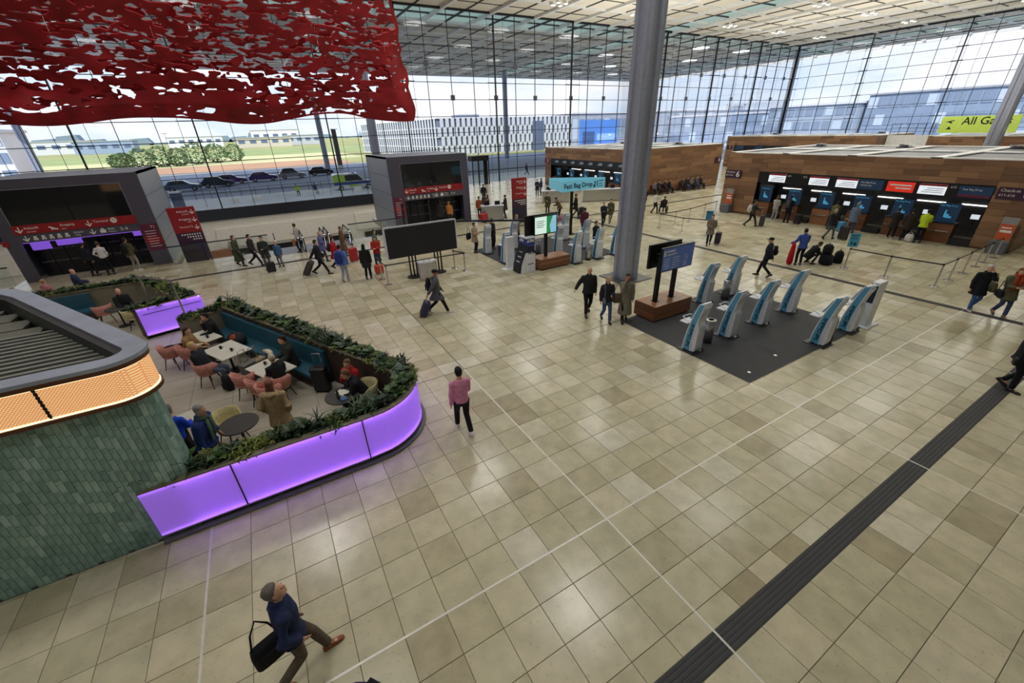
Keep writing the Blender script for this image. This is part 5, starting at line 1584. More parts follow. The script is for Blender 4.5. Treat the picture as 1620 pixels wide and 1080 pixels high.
box_o('ground_hills', hz, M('far_woods', (128, 148, 164), 0.95))

CARGLASS = M('car_glass', (30, 36, 44), 0.1, spec=0.8); TYRE = M('tyre', (24, 24, 26), 0.8); RIMM = M('wheel_rim', (170, 172, 176), 0.3, 0.7)
def car(label, x, y, col, L_=4.4, h=1.5, kind='car', rz=0, mini=False):
    t = thing(kind, label, 'van' if kind == 'van' else 'car', (x, y, GZ - 0.05), rz)
    m = M('car_paint_%d_%d_%d' % col, col, 0.25, 0.3, var=0.03)
    hw = 0.9
    if kind == 'van':
        prof = [(0, 0.3), (0.0, 1.0), (0.1, h - 0.1), (0.35, h), (L_ * 0.62, h), (L_ * 0.80, 1.15), (L_ - 0.1, 0.95), (L_, 0.3)]
        gl_p = [(0.25, 1.15), (0.3, h - 0.16), (L_ * 0.60, h - 0.14), (L_ * 0.74, 1.15)]
    else:
        prof = [(0, 0.3), (0.0, 0.85), (0.25, 0.95), (0.75, h - 0.05), (1.2, h), (L_ * 0.55, h), (L_ * 0.72, 0.98), (L_ - 0.15, 0.8), (L_, 0.3)]
        gl_p = [(0.55, 0.95), (0.95, h - 0.1), (L_ * 0.54, h - 0.08), (L_ * 0.68, 0.98)]
    MB().prism(prof, -hw, hw, 'y').build('body', m, t)
    MB().prism(gl_p, -hw - 0.012, hw + 0.012, 'y').build('side_windows', CARGLASS, t)
    for px in (0.85, L_ - 0.85):
        for s in (-1, 1):
            w_ = MB().cyl((px, s * (hw - 0.16), 0.33), (px, s * (hw + 0.03), 0.33), 0.33, n=14).build('wheel', TYRE, t)
            MB().cyl((px, s * (hw + 0.02), 0.33), (px, s * (hw + 0.045), 0.33), 0.19, n=10).build('rim', RIMM, w_)
    for s in (-0.7, 0.7):
        MB().box(L_ - 0.05, L_ + 0.01, s - 0.15, s + 0.15, 0.6, 0.75).build('headlight', RIMM, t)
        MB().box(-0.01, 0.04, s - 0.12, s + 0.12, 0.7, 0.88).build('tail_light', RED, t)
    return t
cars = [('dark blue parked car farthest left beyond the glass', -20.6, 75, (44, 58, 92)), ('grey-blue parked car second from left in the row', -15.6, 76, (96, 116, 140)), ('dark slate parked car third in the row', -11.4, 78.5, (58, 70, 86)),
        ('purple parked car left of the other purple car', -9.6, 82, (84, 66, 130)), ('purple parked car right of its twin', -4.9, 83.2, (76, 58, 122))]
for l_, x, y, c in cars: car(l_, x, y, c)
car('silver off-road car with dark rear in the row', -0.3, 84.5, (150, 154, 164), 4.4, 1.75)
car('black hatchback driving alone on the road', 4.9, 87, (34, 36, 44), 4.3, 1.5)
car('pale blue car partly behind the middle lift house', 19.3, 88, (170, 186, 206), 4.3, 1.5)
v = car('police van in white, blue and lime beside the kerb', 4.7, 58.3, (206, 214, 220), 5.2, 2.05, 'van')
MB().box(0.03, 5.1, -0.925, -0.903, 0.72, 1.02).build('blue_stripe', M('van_blue', (44, 72, 150), 0.4), v)
MB().box(0.03, 1.5, -0.92, -0.903, 1.05, 1.95).build('lime_panel', M('van_lime', (150, 190, 70), 0.4), v); MB().box(1.9, 3.1, -0.92, -0.903, 0.42, 0.68).build('lime_panel', M('van_lime', (150, 190, 70), 0.4), v)
MB().box(2.6, 2.9, -0.6, 0.6, 2.05, 2.16).build('blue_light_bar', M('van_lamp', (60, 90, 200), 0.3), v)
# kerb-side furniture
BEN = M('white_bench', (226, 228, 228), 0.6)
def obench(label, x, y):
    t = thing('outdoor_bench', label, 'bench', (x, y, GZ))
    MB().box(0, 2.6, -0.25, 0.25, 0.36, 0.46).build('seat', BEN, t)
    for q in (0.3, 2.2): MB().box(q, q + 0.12, -0.2, 0.2, 0, 0.36).build('leg', BEN, t)
obench('white outdoor bench left of the hi-vis sitter', -2.4, 56.2); obench('white outdoor bench right of the hi-vis sitter', 0.9, 56.2)
for k, x in enumerate((-6.6, -4.4, 7.2, 9.2)):
    tag(MB().bbox(-0.45, 0.45, -0.3, 0.3, 0, 0.5, 0.03).box(-0.4, 0.4, -0.25, 0.25, -0.02, 0.0).build('seat_block', BEN, None, loc=(x, 55.2, GZ + 0.02)), 'white block seat outside the glass, number %s from the left' % ('one', 'two', 'three', 'four')[k], 'seat block')
t = thing('ticket_pillar', 'dark blue ticket pillar with white cap outside the glass', 'pillar', (-11.9, 55.5, GZ))
MB().box(-0.5, 0.5, -0.35, 0.35, 0, 1.5).build('body', M('pillar_blue', (62, 78, 110), 0.5), t); MB().box(-0.55, 0.55, -0.4, 0.4, 1.5, 1.65).build('cap', BEN, t)
t = thing('kerb_railing', 'thin dark railing along the kerb outside', 'railing', (-30, 61.3, GZ))
for k in range(36): MB().cyl((1.6 * k, 0, 0), (1.6 * k, 0, 1.0), 0.03, n=5).build('post', STEELBL, t)
for z in (0.5, 1.0): MB().cyl((0, 0, z), (56, 0, z), 0.02, n=5).build('rail', STEELBL, t)
t = thing('service_pylon', 'dark tapered pylon outside right of the canopy column', 'pylon', (12.4, 97, GZ))
MB().prism([(-0.45, 0), (0.45, 0), (0.42, 7.6), (-0.42, 7.8)], -0.3, 0.3, 'y').build('shaft', M('pylon_grey', (96, 92, 92), 0.6), t)
MB().box(-0.5, 0.5, -0.35, 0.35, 0, 0.9).build('base', BEN, t)
def lamp_post(label, x, y, h):
    t = thing('street_lamp', label, 'street lamp', (x, y, GZ))
    MB().cyl((0, 0, 0), (0, 0, h), 0.12, 0.07, 7).build('pole', CHROME, t); MB().box(-0.8, 0.8, -0.15, 0.15, h, h + 0.18).build('lamp_head', CHROME, t)
lamp_post('street lamp standing in the field at far left', -62, 190, 9); lamp_post('street lamp beside the shrubs', -28, 200, 9); lamp_post('street lamp between canopy columns', 18, 130, 8)

# ------------------------------------------------------------------ trees, far houses
TREEL = M('far_leaf', (104, 128, 88), 0.8, var=0.3, scale=0.5); TRUNK = M('bark', (84, 70, 56), 0.9)
def crown(n, r_, h):
    b = MB(); rr = random.Random(n)
    for k in range(n):
        u = rr.uniform(-1, 1); a = rr.uniform(0, 6.28); s = math.sqrt(1 - u * u) * rr.uniform(0.6, 1)
        c = Vector((r_ * s * math.cos(a), r_ * s * math.sin(a), h + r_ * 0.8 * u)); e = rr.uniform(0.25, 0.5)
        Mx = Matrix.Rotation(rr.uniform(0, 6), 3, 'Z') @ Matrix.Rotation(rr.uniform(0, 3), 3, 'X')
        b.add([c + Mx @ Vector(p) * e for p in ((-1, 0, 0), (0, -0.6, 0.2), (1, 0, 0), (0, 0.6, 0.2))], [(0, 1, 2, 3)])
    return b
for k, (x, y, r_) in enumerate(((-33, 152, 2.6), (-30, 156, 3.2), (-26, 160, 3.4), (-22, 158, 3.0), (-18, 164, 3.8), (-13, 168, 3.4), (-8, 175, 3.2), (-36, 160, 2.4))):
    t = thing('field_shrub', 'pale green shrub in the clump beyond the parked cars, %s' % ('leftmost front one', 'second one', 'third one', 'low middle one', 'tallest one', 'right back one', 'rightmost one', 'rear left one')[k], 'shrub', (x * 1.0, y, GZ), 0, 'shrubs in the field')
    crown(420 + k, r_, r_ * 0.8).build('foliage', TREEL, t); MB().cyl((0, 0, -0.2), (0.1, 0, r_ * 0.9), 0.16, 0.05, 6).build('trunk', TRUNK, t)
def house(label, x, y, wx, wy, h, col, nwin):
    t = thing('far_building', label, 'building', (x, y, GZ), 0, 'low buildings on the horizon')
    MB().box(0, wx, 0, wy, 0, h).build('wall', M('far_wall_%d_%d_%d' % col, col, 0.8), t); MB().box(-0.5, wx + 0.5, -0.5, wy + 0.5, h, h + 0.5).build('roof', M('far_roof', (176, 180, 186), 0.8), t)
    for k in range(nwin):
        MB().box(wx * (k + 0.2) / nwin, wx * (k + 0.75) / nwin, -0.15, 0, h * 0.45, h * 0.75).build('window', M('far_window', (96, 116, 150), 0.3), t)
for a in (('white hangar on the horizon left of the canopy column', 4, 560, 46, 30, 14, (232, 234, 236), 5), ('long pale hall on the left horizon', -170, 480, 60, 30, 9, (214, 218, 224), 7), ('blue-grey hall far left beyond the field', -110, 430, 34, 20, 8, (150, 168, 196), 5), ('white depot before the far hills', -75, 600, 50, 20, 10, (224, 226, 230), 6), ('beige sheds beside the shrubs', -10, 420, 40, 16, 7, (206, 200, 186), 5), ('small white house behind the field', -230, 420, 26, 18, 9, (226, 226, 226), 4), ('grey hall right of the shrubs', 30, 470, 30, 18, 8, (190, 196, 204), 4)):
    house(*a)

# ------------------------------------------------------------------ car park and long buildings opposite
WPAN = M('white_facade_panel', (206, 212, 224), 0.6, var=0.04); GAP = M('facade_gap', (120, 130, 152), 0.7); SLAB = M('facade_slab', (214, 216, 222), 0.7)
cp = thing('car_park', 'white four-storey car park clad in staggered vertical panels', 'building', (46, 125, GZ))
MB().prism([(0.4, 0.4), (49, 0.4), (49, 66), (-7.4, 66)], 0, 9.9).build('core', GAP, cp)
for k in range(5):
    MB().prism([(0, 0), (49.4, 0), (49.4, 66.4), (-8, 66.4)], 2.5 * k - 0.12 + 0.1, 2.5 * k + 0.12 + 0.1).build('floor_slab', SLAB, cp)
pm_ = MB().box(-0.52, 0.52, -0.12, 0.1, 0.12, 2.38).mesh('facade_panel'); pm_.materials.append(WPAN)
ps_ = MB().box(-0.1, 0.1, -0.42, 0.42, 0.12, 2.38).mesh('facade_fin'); ps_.materials.append(WPAN)
for r_ in range(4):
    for k in range(28):
        link('facade_panel', pm_, cp, (0.7 + 1.76 * k + (0.88 if r_ % 2 else 0), 0.0, 2.5 * r_ + 0.1))
for r_ in range(4):
    for k in range(34):
        link('facade_fin', ps_, cp, (-0.25 - 7.6 * k / 34, 1.2 + 1.92 * k, 2.5 * r_ + 0.1))
MB().box(33.5, 37.8, -0.4, 0.3, 0, 8.8).build('stair_tower', M('stair_glass', (96, 110, 138), 0.3), cp)
MB().box(10, 18, 8, 12, 10.1, 11.2).build('roof_plant', GAP, cp)
def long_building(label, x, y, wx, wy, h, col, cols, rows_, faces='-y', glassy=False):
    t = thing('office_building', label, 'building', (x, y, GZ))
    MB().box(0, wx, 0, wy, 0, h).build('wall', M('office_wall_%d_%d_%d' % col, col, 0.35 if glassy else 0.6, var=0.1, scale=0.15), t)
    MB().box(-0.4, wx + 0.4, -0.4, wy + 0.4, h, h + 0.5).build('parapet', SLAB, t)
    wm = M('office_window', (128, 146, 172), 0.15, spec=0.8); wl_ = M('office_window_pale', (188, 202, 220), 0.3)
    me = None
    for r_ in range(rows_):
        for k in range(cols):
            L_ = wx if faces == '-y' else wy
            a, b = L_ * (k + 0.1) / cols, L_ * (k + 0.9) / cols; z0, z1 = h * (r_ + 0.25) / rows_, h * (r_ + 0.85) / rows_
            m_ = wl_ if (k * 7 + r_ * 3) % 5 == 0 else wm
            if faces == '-y': MB().box(a, b, -0.12, 0.0, z0, z1).build('window', m_, t)
            else: MB().box(-0.12, 0.0, a, b, z0, z1).build('window', m_, t)
    return t
long_building('white gridded building at the far left edge beyond the glass', -62, 118, 19, 12, 9, (226, 228, 230), 8, 3)
lb = long_building('grey office front with blue billboard right of the car park', 96, 125, 40, 30, 10.6, (170, 176, 188), 14, 1)
bb = MB().box(3.2, 21, -0.6, -0.15, 0.8, 8.6).build('billboard', M('billboard_blue', (84, 136, 214), 0.4), lb)
MB().box(4.4, 9.8, -0.66, -0.6, 0.8, 5.0).build('billboard_picture', M('billboard_dark', (64, 92, 140), 0.5), bb); MB().box(11, 20, -0.66, -0.6, 2.0, 4.2).build('billboard_text_field', M('billboard_pale', (150, 190, 236), 0.5), bb)
MB().box(33, 37, -0.5, -0.1, 0, 8.5).build('entrance_recess', M('stair_glass', (96, 110, 138), 0.3), lb)
long_building('long blue-grey terminal wing beyond the far right glass', 137, 120, 90, 24, 11.0, (150, 162, 182), 26, 3, glassy=True)
long_building('blue glass pier outside the right facade', 130, 12, 20, 40, 11.2, (136, 154, 180), 18, 3, '-x', True)
long_building('pale glass stair block before the blue pier', 128, 53, 8, 22, 9.6, (158, 172, 192), 9, 3, '-x', True)
long_building('low grey wing between pier and terminal wing', 136, 76, 16, 40, 8.6, (142, 158, 182), 14, 2, '-x', True)
t = thing('entrance_vestibule', 'dark revolving entrance vestibule at the far glass', 'vestibule', (20.2, 49.0, 0))
MB().box(0, 2.4, -1.4, -0.2, 2.9, 3.5).build('header', BLACKM, t)
for x in (0, 0.8, 1.6, 2.3): MB().box(x, x + 0.1, -1.4, -1.3, 0, 2.9).build('jamb', BLACKM, t)
for x in (0.1, 0.9, 1.7): MB().box(x, x + 0.68, -1.36, -1.34, 0.05, 2.85).build('door_glass', GLASS2, t)
MB().cyl((2.15, -0.8, 0), (2.15, -0.8, 3.4), 0.28, n=14).build('drum', BLACKM, t)
t = thing('terrace_fence', 'low railing on the forecourt right of the vestibule', 'railing', (23, 57.5, GZ))
for k in range(40): MB().cyl((0.45 * k, 0, 0), (0.45 * k, 0, 1.05), 0.02, n=4).build('baluster', STEELBL, t)
MB().cyl((0, 0, 1.05), (18, 0, 1.05), 0.03, n=5).build('rail', STEELBL, t)

# ------------------------------------------------------------------ suspended red ribbon net
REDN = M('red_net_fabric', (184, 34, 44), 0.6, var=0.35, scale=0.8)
def net(x0, x1, nu, nv, seed, extra=0.0):
    """wavy sheet with elongated holes hung under the roof; a plain ribbon net"""
    rs = np.random.RandomState(seed)
    prof = [(36.6, 7.6), (35.6, 8.6), (35.2, 9.6), (34.3, 10.6), (33.4, 11.6), (32.0, 12.6), (30.2, 13.6), (28.4, 14.8), (26.0, 15.6), (23.0, 16.4), (20.0, 17.0)]
    pl_ = np.array(prof); cum = np.concatenate([[0], np.cumsum(np.hypot(*np.diff(pl_, axis=0).T))])
    s = np.linspace(0, cum[-1], nv); Yc = np.interp(s, cum, pl_[:, 0]); Zc = np.interp(s, cum, pl_[:, 1])
    xs = np.linspace(x0, x1, nu)
    def field(nx, ny, amp):
        g = rs.rand(ny + 2, nx + 2)
        u = np.linspace(0, nx, nu); v = np.linspace(0, ny, nv)
        iu = np.minimum(u.astype(int), nx); iv = np.minimum(v.astype(int), ny); fu = u - iu; fv = v - iv
        fu = fu * fu * (3 - 2 * fu); fv = fv * fv * (3 - 2 * fv)
        a = g[np.ix_(iv, iu)] * (1 - fu) + g[np.ix_(iv, iu + 1)] * fu; b = g[np.ix_(iv + 1, iu)] * (1 - fu) + g[np.ix_(iv + 1, iu + 1)] * fu
        return amp * (a * (1 - fv[:, None]) + b * fv[:, None])
    wx_ = field(12, 9, 1.0) - 0.5
    hole = field(74, 88, 1.0) * 0.46 + field(150, 150, 1.0) * 0.34 + field(30, 70, 1.0) * 0.28 - 0.04
    dens = field(7, 5, 1.0)
    vv = np.linspace(0, 1, nv)[:, None]
    openness = np.interp(vv, [0, 0.07, 0.12, 0.19, 0.30, 0.36, 0.5, 0.7, 1.0], [-0.14, -0.10, -0.03, 0.035, 0.03, -0.02, 0.015, 0.0, 0.0])
    uu = np.linspace(0, 1, nu)[None, :]
    stripes = np.sin(uu * 31 + vv * 16 + 5 * wx_) * 0.5 + np.sin(uu * 13 - vv * 34 + 4 * wx_) * 0.5
    F = hole - (0.485 + 0.13 * (dens - 0.5) + openness + extra) + 0.11 * np.clip(stripes, 0, 1) ** 3
    if not extra: F[:2, :] = 0.2; F[:, -3:] = 0.2
    wave = field(10, 6, 1.6) - 0.8 + field(26, 12, 0.5)
    U, V = np.meshgrid(np.arange(nu), np.arange(nv))
    sag = 0.25 * np.sin(xs * 0.55)[None, :] * np.exp(-s / 3)[:, None]
    skew = -0.30 * np.clip(s - 1.0, 0, 9)[:, None] * ((xs - x0) / (x1 - x0))[None, :] ** 3
    P = np.stack([np.repeat(xs[None, :], nv, 0) + skew + 0.25 * field(40, 30, 1.0), Yc[:, None] + wave, Zc[:, None] + sag + 0.35 * (field(14, 10, 1.0) - 0.5)], -1)
    verts = []; idx = {}; fs = []
    def vid(k, p):
        if k not in idx:
            idx[k] = len(verts); verts.append(tuple(p))
        return idx[k]
    for j in range(nv - 1):
        for i in range(nu - 1):
            cs = ((j, i), (j, i + 1), (j + 1, i + 1), (j + 1, i)); f_ = [F[c] for c in cs]
            if max(f_) <= 0: continue
            poly = []
            for a in range(4):
                c, d = cs[a], cs[(a + 1) % 4]; fa, fb = f_[a], f_[(a + 1) % 4]
                if fa > 0: poly.append(vid(c, P[c]))
                if (fa > 0) != (fb > 0):
                    u = fa / (fa - fb); poly.append(vid((c, d) if c < d else (d, c), P[c] * (1 - u) + P[d] * u))
            if len(poly) > 2: fs.append(poly)
    me = bpy.data.meshes.new('net_sheet'); me.from_pydata(verts, [], fs); me.update()
    return me
nt_ = thing('suspended_net', 'large red ribbon net hanging under the roof at upper left', 'hanging net', (0, 0, 0))
me = net(-32, 9.4, 420, 230, 5); me.materials.append(REDN)
sh = link('net_sheet', me, nt_)
so = sh.modifiers.new('thickness', 'SOLIDIFY'); so.thickness = 0.05; so.offset = 0
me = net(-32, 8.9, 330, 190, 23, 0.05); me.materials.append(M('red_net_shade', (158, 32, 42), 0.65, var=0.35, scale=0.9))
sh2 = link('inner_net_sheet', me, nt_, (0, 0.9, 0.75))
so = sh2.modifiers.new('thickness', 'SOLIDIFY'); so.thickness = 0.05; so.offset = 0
for k in range(9):
    x = -30 + 4.6 * k
    MB().cyl((x, 24.5, 15.9), (x, 24.5, 18.5), 0.012, n=4).build('hanger_wire', CHROME, nt_)
    MB().cyl((x, 33.0, 11.8), (x, 33.0, 18.5), 0.012, n=4).build('hanger_wire', CHROME, nt_)
MB().tube([(7.9, 33.2, 11.9), (7.8, 33.0, 13.2), (7.6, 32.0, 13.4)], 0.05, 6).build('edge_trim', LETW, nt_)
# ------------------------------------------------------------------ people
SKIN = M('skin_light', (206, 160, 136), 0.55, var=0.06, scale=10, spec=0.35)
SKIN2 = M('skin_tan', (168, 120, 94), 0.55, var=0.06, scale=10, spec=0.35)
EYE = M('eye_dark', (30, 26, 26), 0.3)
LIP = M('lip', (164, 98, 90), 0.5)
def basis(d, hint):
    d = d.normalized()
    a = hint - d * hint.dot(d)
    if a.length < 1e-4: a = d.orthogonal()
    a.normalize()
    return a, d.cross(a)
def limb(b, pts, rx, ry=None, hint=Vector((1, 0, 0)), n=10, cap=True):
    """closed tube along pts with elliptical rings and rounded ends"""
    pts = [Vector(p) for p in pts]
    ry = ry or rx
    rings = []
    def ring(p, a, c, x, y):
        return [p + a * (x * math.cos(2 * math.pi * j / n)) + c * (y * math.sin(2 * math.pi * j / n)) for j in range(n)]
    for i, p in enumerate(pts):
        d = pts[min(i + 1, len(pts) - 1)] - pts[max(i - 1, 0)]
        a, c = basis(d, hint)
        if i == 0 and cap:
            rings.append(ring(p - d.normalized() * min(rx[0], ry[0]) * 0.7, a, c, rx[0] * 0.55, ry[0] * 0.55))
        rings.append(ring(p, a, c, rx[i], ry[i]))
        if i == len(pts) - 1 and cap:
            rings.append(ring(p + d.normalized() * min(rx[-1], ry[-1]) * 0.7, a, c, rx[-1] * 0.55, ry[-1] * 0.55))
    b.loft(rings)
def ik(p, q, l1, l2, bend):
    """middle joint of a two-bone chain from p to q"""
    d = q - p; L_ = min(d.length, (l1 + l2) * 0.999); u = d.normalized()
    x = (l1 * l1 - l2 * l2 + L_ * L_) / (2 * L_)
    h = math.sqrt(max(0.0, l1 * l1 - x * x))
    w_ = bend - u * bend.dot(u)
    w_ = w_.normalized() if w_.length > 1e-4 else u.orthogonal()
    return p + u * x + w_ * h, p + u * L_

ARMS = {'down': (0.07, 0.02, -0.54), 'fwd': (0.05, 0.20, -0.48), 'back': (0.07, -0.22, -0.48), 'hold': (-0.10, 0.30, -0.26), 'phone': (-0.08, 0.16, 0.10),
        'face': (-0.12, 0.20, 0.02), 'pocket': (0.03, 0.05, -0.46), 'pull': (0.10, -0.30, -0.44), 'push': (-0.02, 0.44, -0.30), 'table': (-0.06, 0.36, -0.30), 'lap': (-0.08, 0.26, -0.42), 'out': (0.28, 0.10, -0.38), 'hip': (0.02, 0.06, -0.40)}
def remesh(o, vox):
    r_ = o.modifiers.new('continuous_surface', 'REMESH'); r_.mode = 'VOXEL'; r_.voxel_size = vox; r_.use_smooth_shade = True
    s = o.modifiers.new('soften', 'SMOOTH'); s.factor = 0.5; s.iterations = 3
def person(label, x, y, face, top=(40, 42, 50), pants=(36, 38, 46), shoe=(30, 30, 32), hair=(50, 38, 30), skin=None, pose='stand', stride=0.28, lead=1, arms=('down', 'down'),
           coat='hip', hairstyle='short', h=1.75, lean=0.0, near=0, seat=0.46, group=None, headturn=0.0, fat=1.0, z=0.0, nod=0.0, scarf=None, turn=0.0, hood=False, inner=None):
    """face: direction in degrees, 0 = +X, 90 = +Y; local +y is forward, local x to the person's right"""
    t = thing('person', label, 'person', (x, y, z), R(face - 90), group)
    s = h / 1.75
    skin = skin or SKIN
    vox = {0: 0.034, 1: 0.024, 2: 0.013}[near]
    V = Vector
    # legs
    hipz = 0.93
    if pose == 'walk':
        hipz = 0.085 + math.sqrt(max(0.1, 0.86 ** 2 - (stride * 0.95) ** 2)); ank = [V((0.09, stride * lead, 0.085)), V((-0.09, -stride * lead, 0.085))]
        for a_ in ank:
            if a_.y < 0: a_.z = 0.16
        hip0 = V((0, 0, hipz))
    elif pose == 'sit':
        hipz = seat + 0.10; ank = [V((0.12, 0.42, 0.085)), V((-0.12, 0.48, 0.085))]; hip0 = V((0, 0, hipz))
    elif pose == 'crouch':
        hipz = 0.42; ank = [V((0.13, 0.14, 0.085)), V((-0.13, 0.02, 0.12))]; hip0 = V((0, -0.08, hipz))
    else:
        ank = [V((0.11, 0.03, 0.085)), V((-0.11, -0.02, 0.085))]; hip0 = V((0, 0, hipz))
    hips = [hip0 + V((0.09, 0, 0)), hip0 + V((-0.09, 0, 0))]
    knees = []
    for k in range(2):
        kn, an = ik(hips[k], ank[k], 0.44, 0.43, V((0, 1, 0.25)))
        knees.append(kn)
    # spine
    ln = lean
    Rl = Matrix.Rotation(-ln, 3, 'X'); Rt = Matrix.Rotation(turn, 3, 'Z')
    def sp(v): return hip0 + Rt @ (Rl @ V(v))
    X = Rt @ V((1, 0, 0))
    sh = [sp((0.168 * fat, 0, 0.462)), sp((-0.168 * fat, 0, 0.462))]
    elb = []; wri = []
    for k in range(2):
        ax, ay, az = ARMS[arms[k]] if isinstance(arms[k], str) else arms[k]
        sx = 1 if k == 0 else -1
        tgt = sh[k] + Rt @ V((sx * ax, ay, az))
        e, w_ = ik(sh[k], tgt, 0.29, 0.26, Rt @ (V((sx * 0.45, -0.5, -0.8)) if az < -0.15 else V((sx * 0.35, 0.1, -1))))
        elb.append(e); wri.append(w_)
    neck0 = sp((0, -0.005, 0.55)); hc = sp((0, 0.03, 0.70)) + V((0, 0.02 * nod, -0.02 * nod))
    Hr = Matrix.Rotation(turn + headturn, 3, 'Z') @ Matrix.Rotation(-ln * 0.5 - nod * 0.35, 3, 'X')
    def hd(v): return hc + Hr @ V(v)
    f = fat
    # ---- body: head, neck, torso, arms with hands, legs, one continuous surface
    b = MB()
    limb(b, [sp((0, 0, -0.04)), sp((0, 0, 0.12)), sp((0, 0.01, 0.30)), sp((0, 0, 0.46)), sp((0, 0, 0.54))], [0.15 * f, 0.13 * f, 0.15 * f, 0.16 * f, 0.08], [0.105 * f, 0.10 * f, 0.11 * f, 0.09, 0.06], X)
    limb(b, [neck0, hd((0, -0.01, -0.06))], [0.055, 0.052], None, X)
    hr = [(-0.115, 0.035, 0.030, 0.035), (-0.10, 0.052, 0.055, 0.028), (-0.06, 0.066, 0.080, 0.012), (0.0, 0.075, 0.095, 0.0), (0.05, 0.076, 0.098, -0.004), (0.095, 0.060, 0.078, -0.008), (0.118, 0.030, 0.040, -0.01)]
    n = 14
    b.loft([[hd((rx_ * math.cos(2 * math.pi * j / n), oy + ry_ * math.sin(2 * math.pi * j / n), zz)) for j in range(n)] for zz, rx_, ry_, oy in hr])
    if near:
        limb(b, [hd((0, 0.088, 0.02)), hd((0, 0.108, -0.025))], [0.010, 0.016], [0.010, 0.014], X, 8)
        for sx in (-1, 1): limb(b, [hd((sx * 0.077, -0.005, 0.02)), hd((sx * 0.079, -0.01, -0.03))], [0.010, 0.008], [0.022, 0.014], Hr @ V((1, 0, 0)), 8)
    for k in range(2):
        limb(b, [sh[k], elb[k], wri[k]], [0.052, 0.042, 0.030], None, V((0, 0, 1)))
        d = (wri[k] - elb[k]).normalized(); fa_, fb_ = basis(d, X)
        pe = wri[k] + d * 0.09
        if near >= 2:
            limb(b, [wri[k], wri[k] + d * 0.045, pe], [0.028, 0.040, 0.038], [0.020, 0.018, 0.016], fb_)
            cu = (Rt @ V((0, 1, 0))) * 0.02
            for q, (o_, ll) in enumerate(((-0.030, 0.060), (-0.010, 0.075), (0.010, 0.070), (0.030, 0.055))):
                p0 = pe + fb_ * o_ - d * 0.01; p1 = p0 + d * ll * 0.55 + cu * 0.5; p2 = p1 + d * ll * 0.35 + cu * 1.2
                limb(b, [p0, p1, p2], [0.0095, 0.009, 0.008], None, X, 7)
            p0 = wri[k] + d * 0.03 + fb_ * 0.03; limb(b, [p0, p0 + d * 0.035 + fb_ * 0.025 + cu, p0 + d * 0.06 + fb_ * 0.03 + cu * 2], [0.012, 0.011, 0.009], None, X, 7)
        else:
            limb(b, [wri[k], wri[k] + d * 0.06, wri[k] + d * 0.14], [0.030, 0.042, 0.028], [0.024, 0.026, 0.020], fb_)
        limb(b, [hips[k], knees[k], ank[k]], [0.085 * f, 0.055, 0.040], None, X)
        limb(b, [ank[k] + V((0, -0.03, -0.03)), ank[k] + V((0, 0.10, -0.045))], [0.035, 0.035], [0.03, 0.025], X)
    bo = b.build('body', skin, t, True); remesh(bo, vox)
    # ---- upper garment
    g = MB()
    pf = {'sweater': 0.018, 'hip': 0.034, 'mid': 0.036, 'long': 0.034, 'shirt': 0.014}[coat]
    hem = {'sweater': -0.04, 'shirt': -0.05, 'hip': -0.10, 'mid': -0.30, 'long': -0.62}[coat]
    if pose in ('sit', 'crouch'): hem = max(hem, -0.10)
    pts = [sp((0, 0, 0.54)), sp((0, 0, 0.46)), sp((0, 0.01, 0.30)), sp((0, 0, 0.12)), sp((0, 0, -0.04))]
    rx_ = [0.085 + pf, 0.165 * f + pf, 0.155 * f + pf, 0.14 * f + pf, 0.16 * f + pf]; ry_ = [0.065 + pf, 0.095 + pf, 0.115 * f + pf, 0.105 * f + pf, 0.115 * f + pf]
    if hem < -0.05:
        pts.append(sp((0, 0, -0.04)) + V((0, 0, hem + 0.04))); fl_ = 0.02 + 0.06 * abs(hem); rx_.append(0.165 * f + pf + fl_); ry_.append(0.125 * f + pf + fl_ + (stride * 0.3 if pose == 'walk' and hem < -0.2 else 0))
    limb(g, pts, rx_, ry_, X, 14, cap=False)
    for k in range(2):
        limb(g, [sh[k], elb[k], wri[k] - (wri[k] - elb[k]).normalized() * 0.01], [0.060 + pf, 0.050 + pf * 0.8, 0.042 + pf * 0.5], None, V((0, 0, 1)))
    if coat not in ('sweater', 'shirt') or hood:
        limb(g, [sp((0, -0.02, 0.52)), sp((0, -0.03, 0.60))], [0.085, 0.075], [0.085, 0.075], X, 12, cap=False)
    if hood: limb(g, [sp((-0.08, -0.10, 0.52)), sp((0, -0.13, 0.50)), sp((0.08, -0.10, 0.52))], [0.05, 0.065, 0.05], None, V((0, 0, 1)))
    go = g.build({'sweater': 'sweater', 'shirt': 'shirt', 'hip': 'jacket', 'mid': 'coat', 'long': 'coat'}[coat], cloth(top), t, True); remesh(go, max(vox, 0.018))
    # ---- trousers
    p = MB()
    limb(p, [sp((0, 0, 0.06)), sp((0, 0, -0.03)), hip0 + V((0, 0, -0.08))], [0.145 * f, 0.165 * f, 0.15 * f], [0.11 * f, 0.12 * f, 0.11], X, 12)
    for k in range(2):
        limb(p, [hips[k], knees[k], ank[k] + (knees[k] - ank[k]).normalized() * 0.03], [0.10 * f, 0.070, 0.062], None, X)
    po_ = p.build('trousers', cloth(pants), t, True); remesh(po_, max(vox, 0.018))
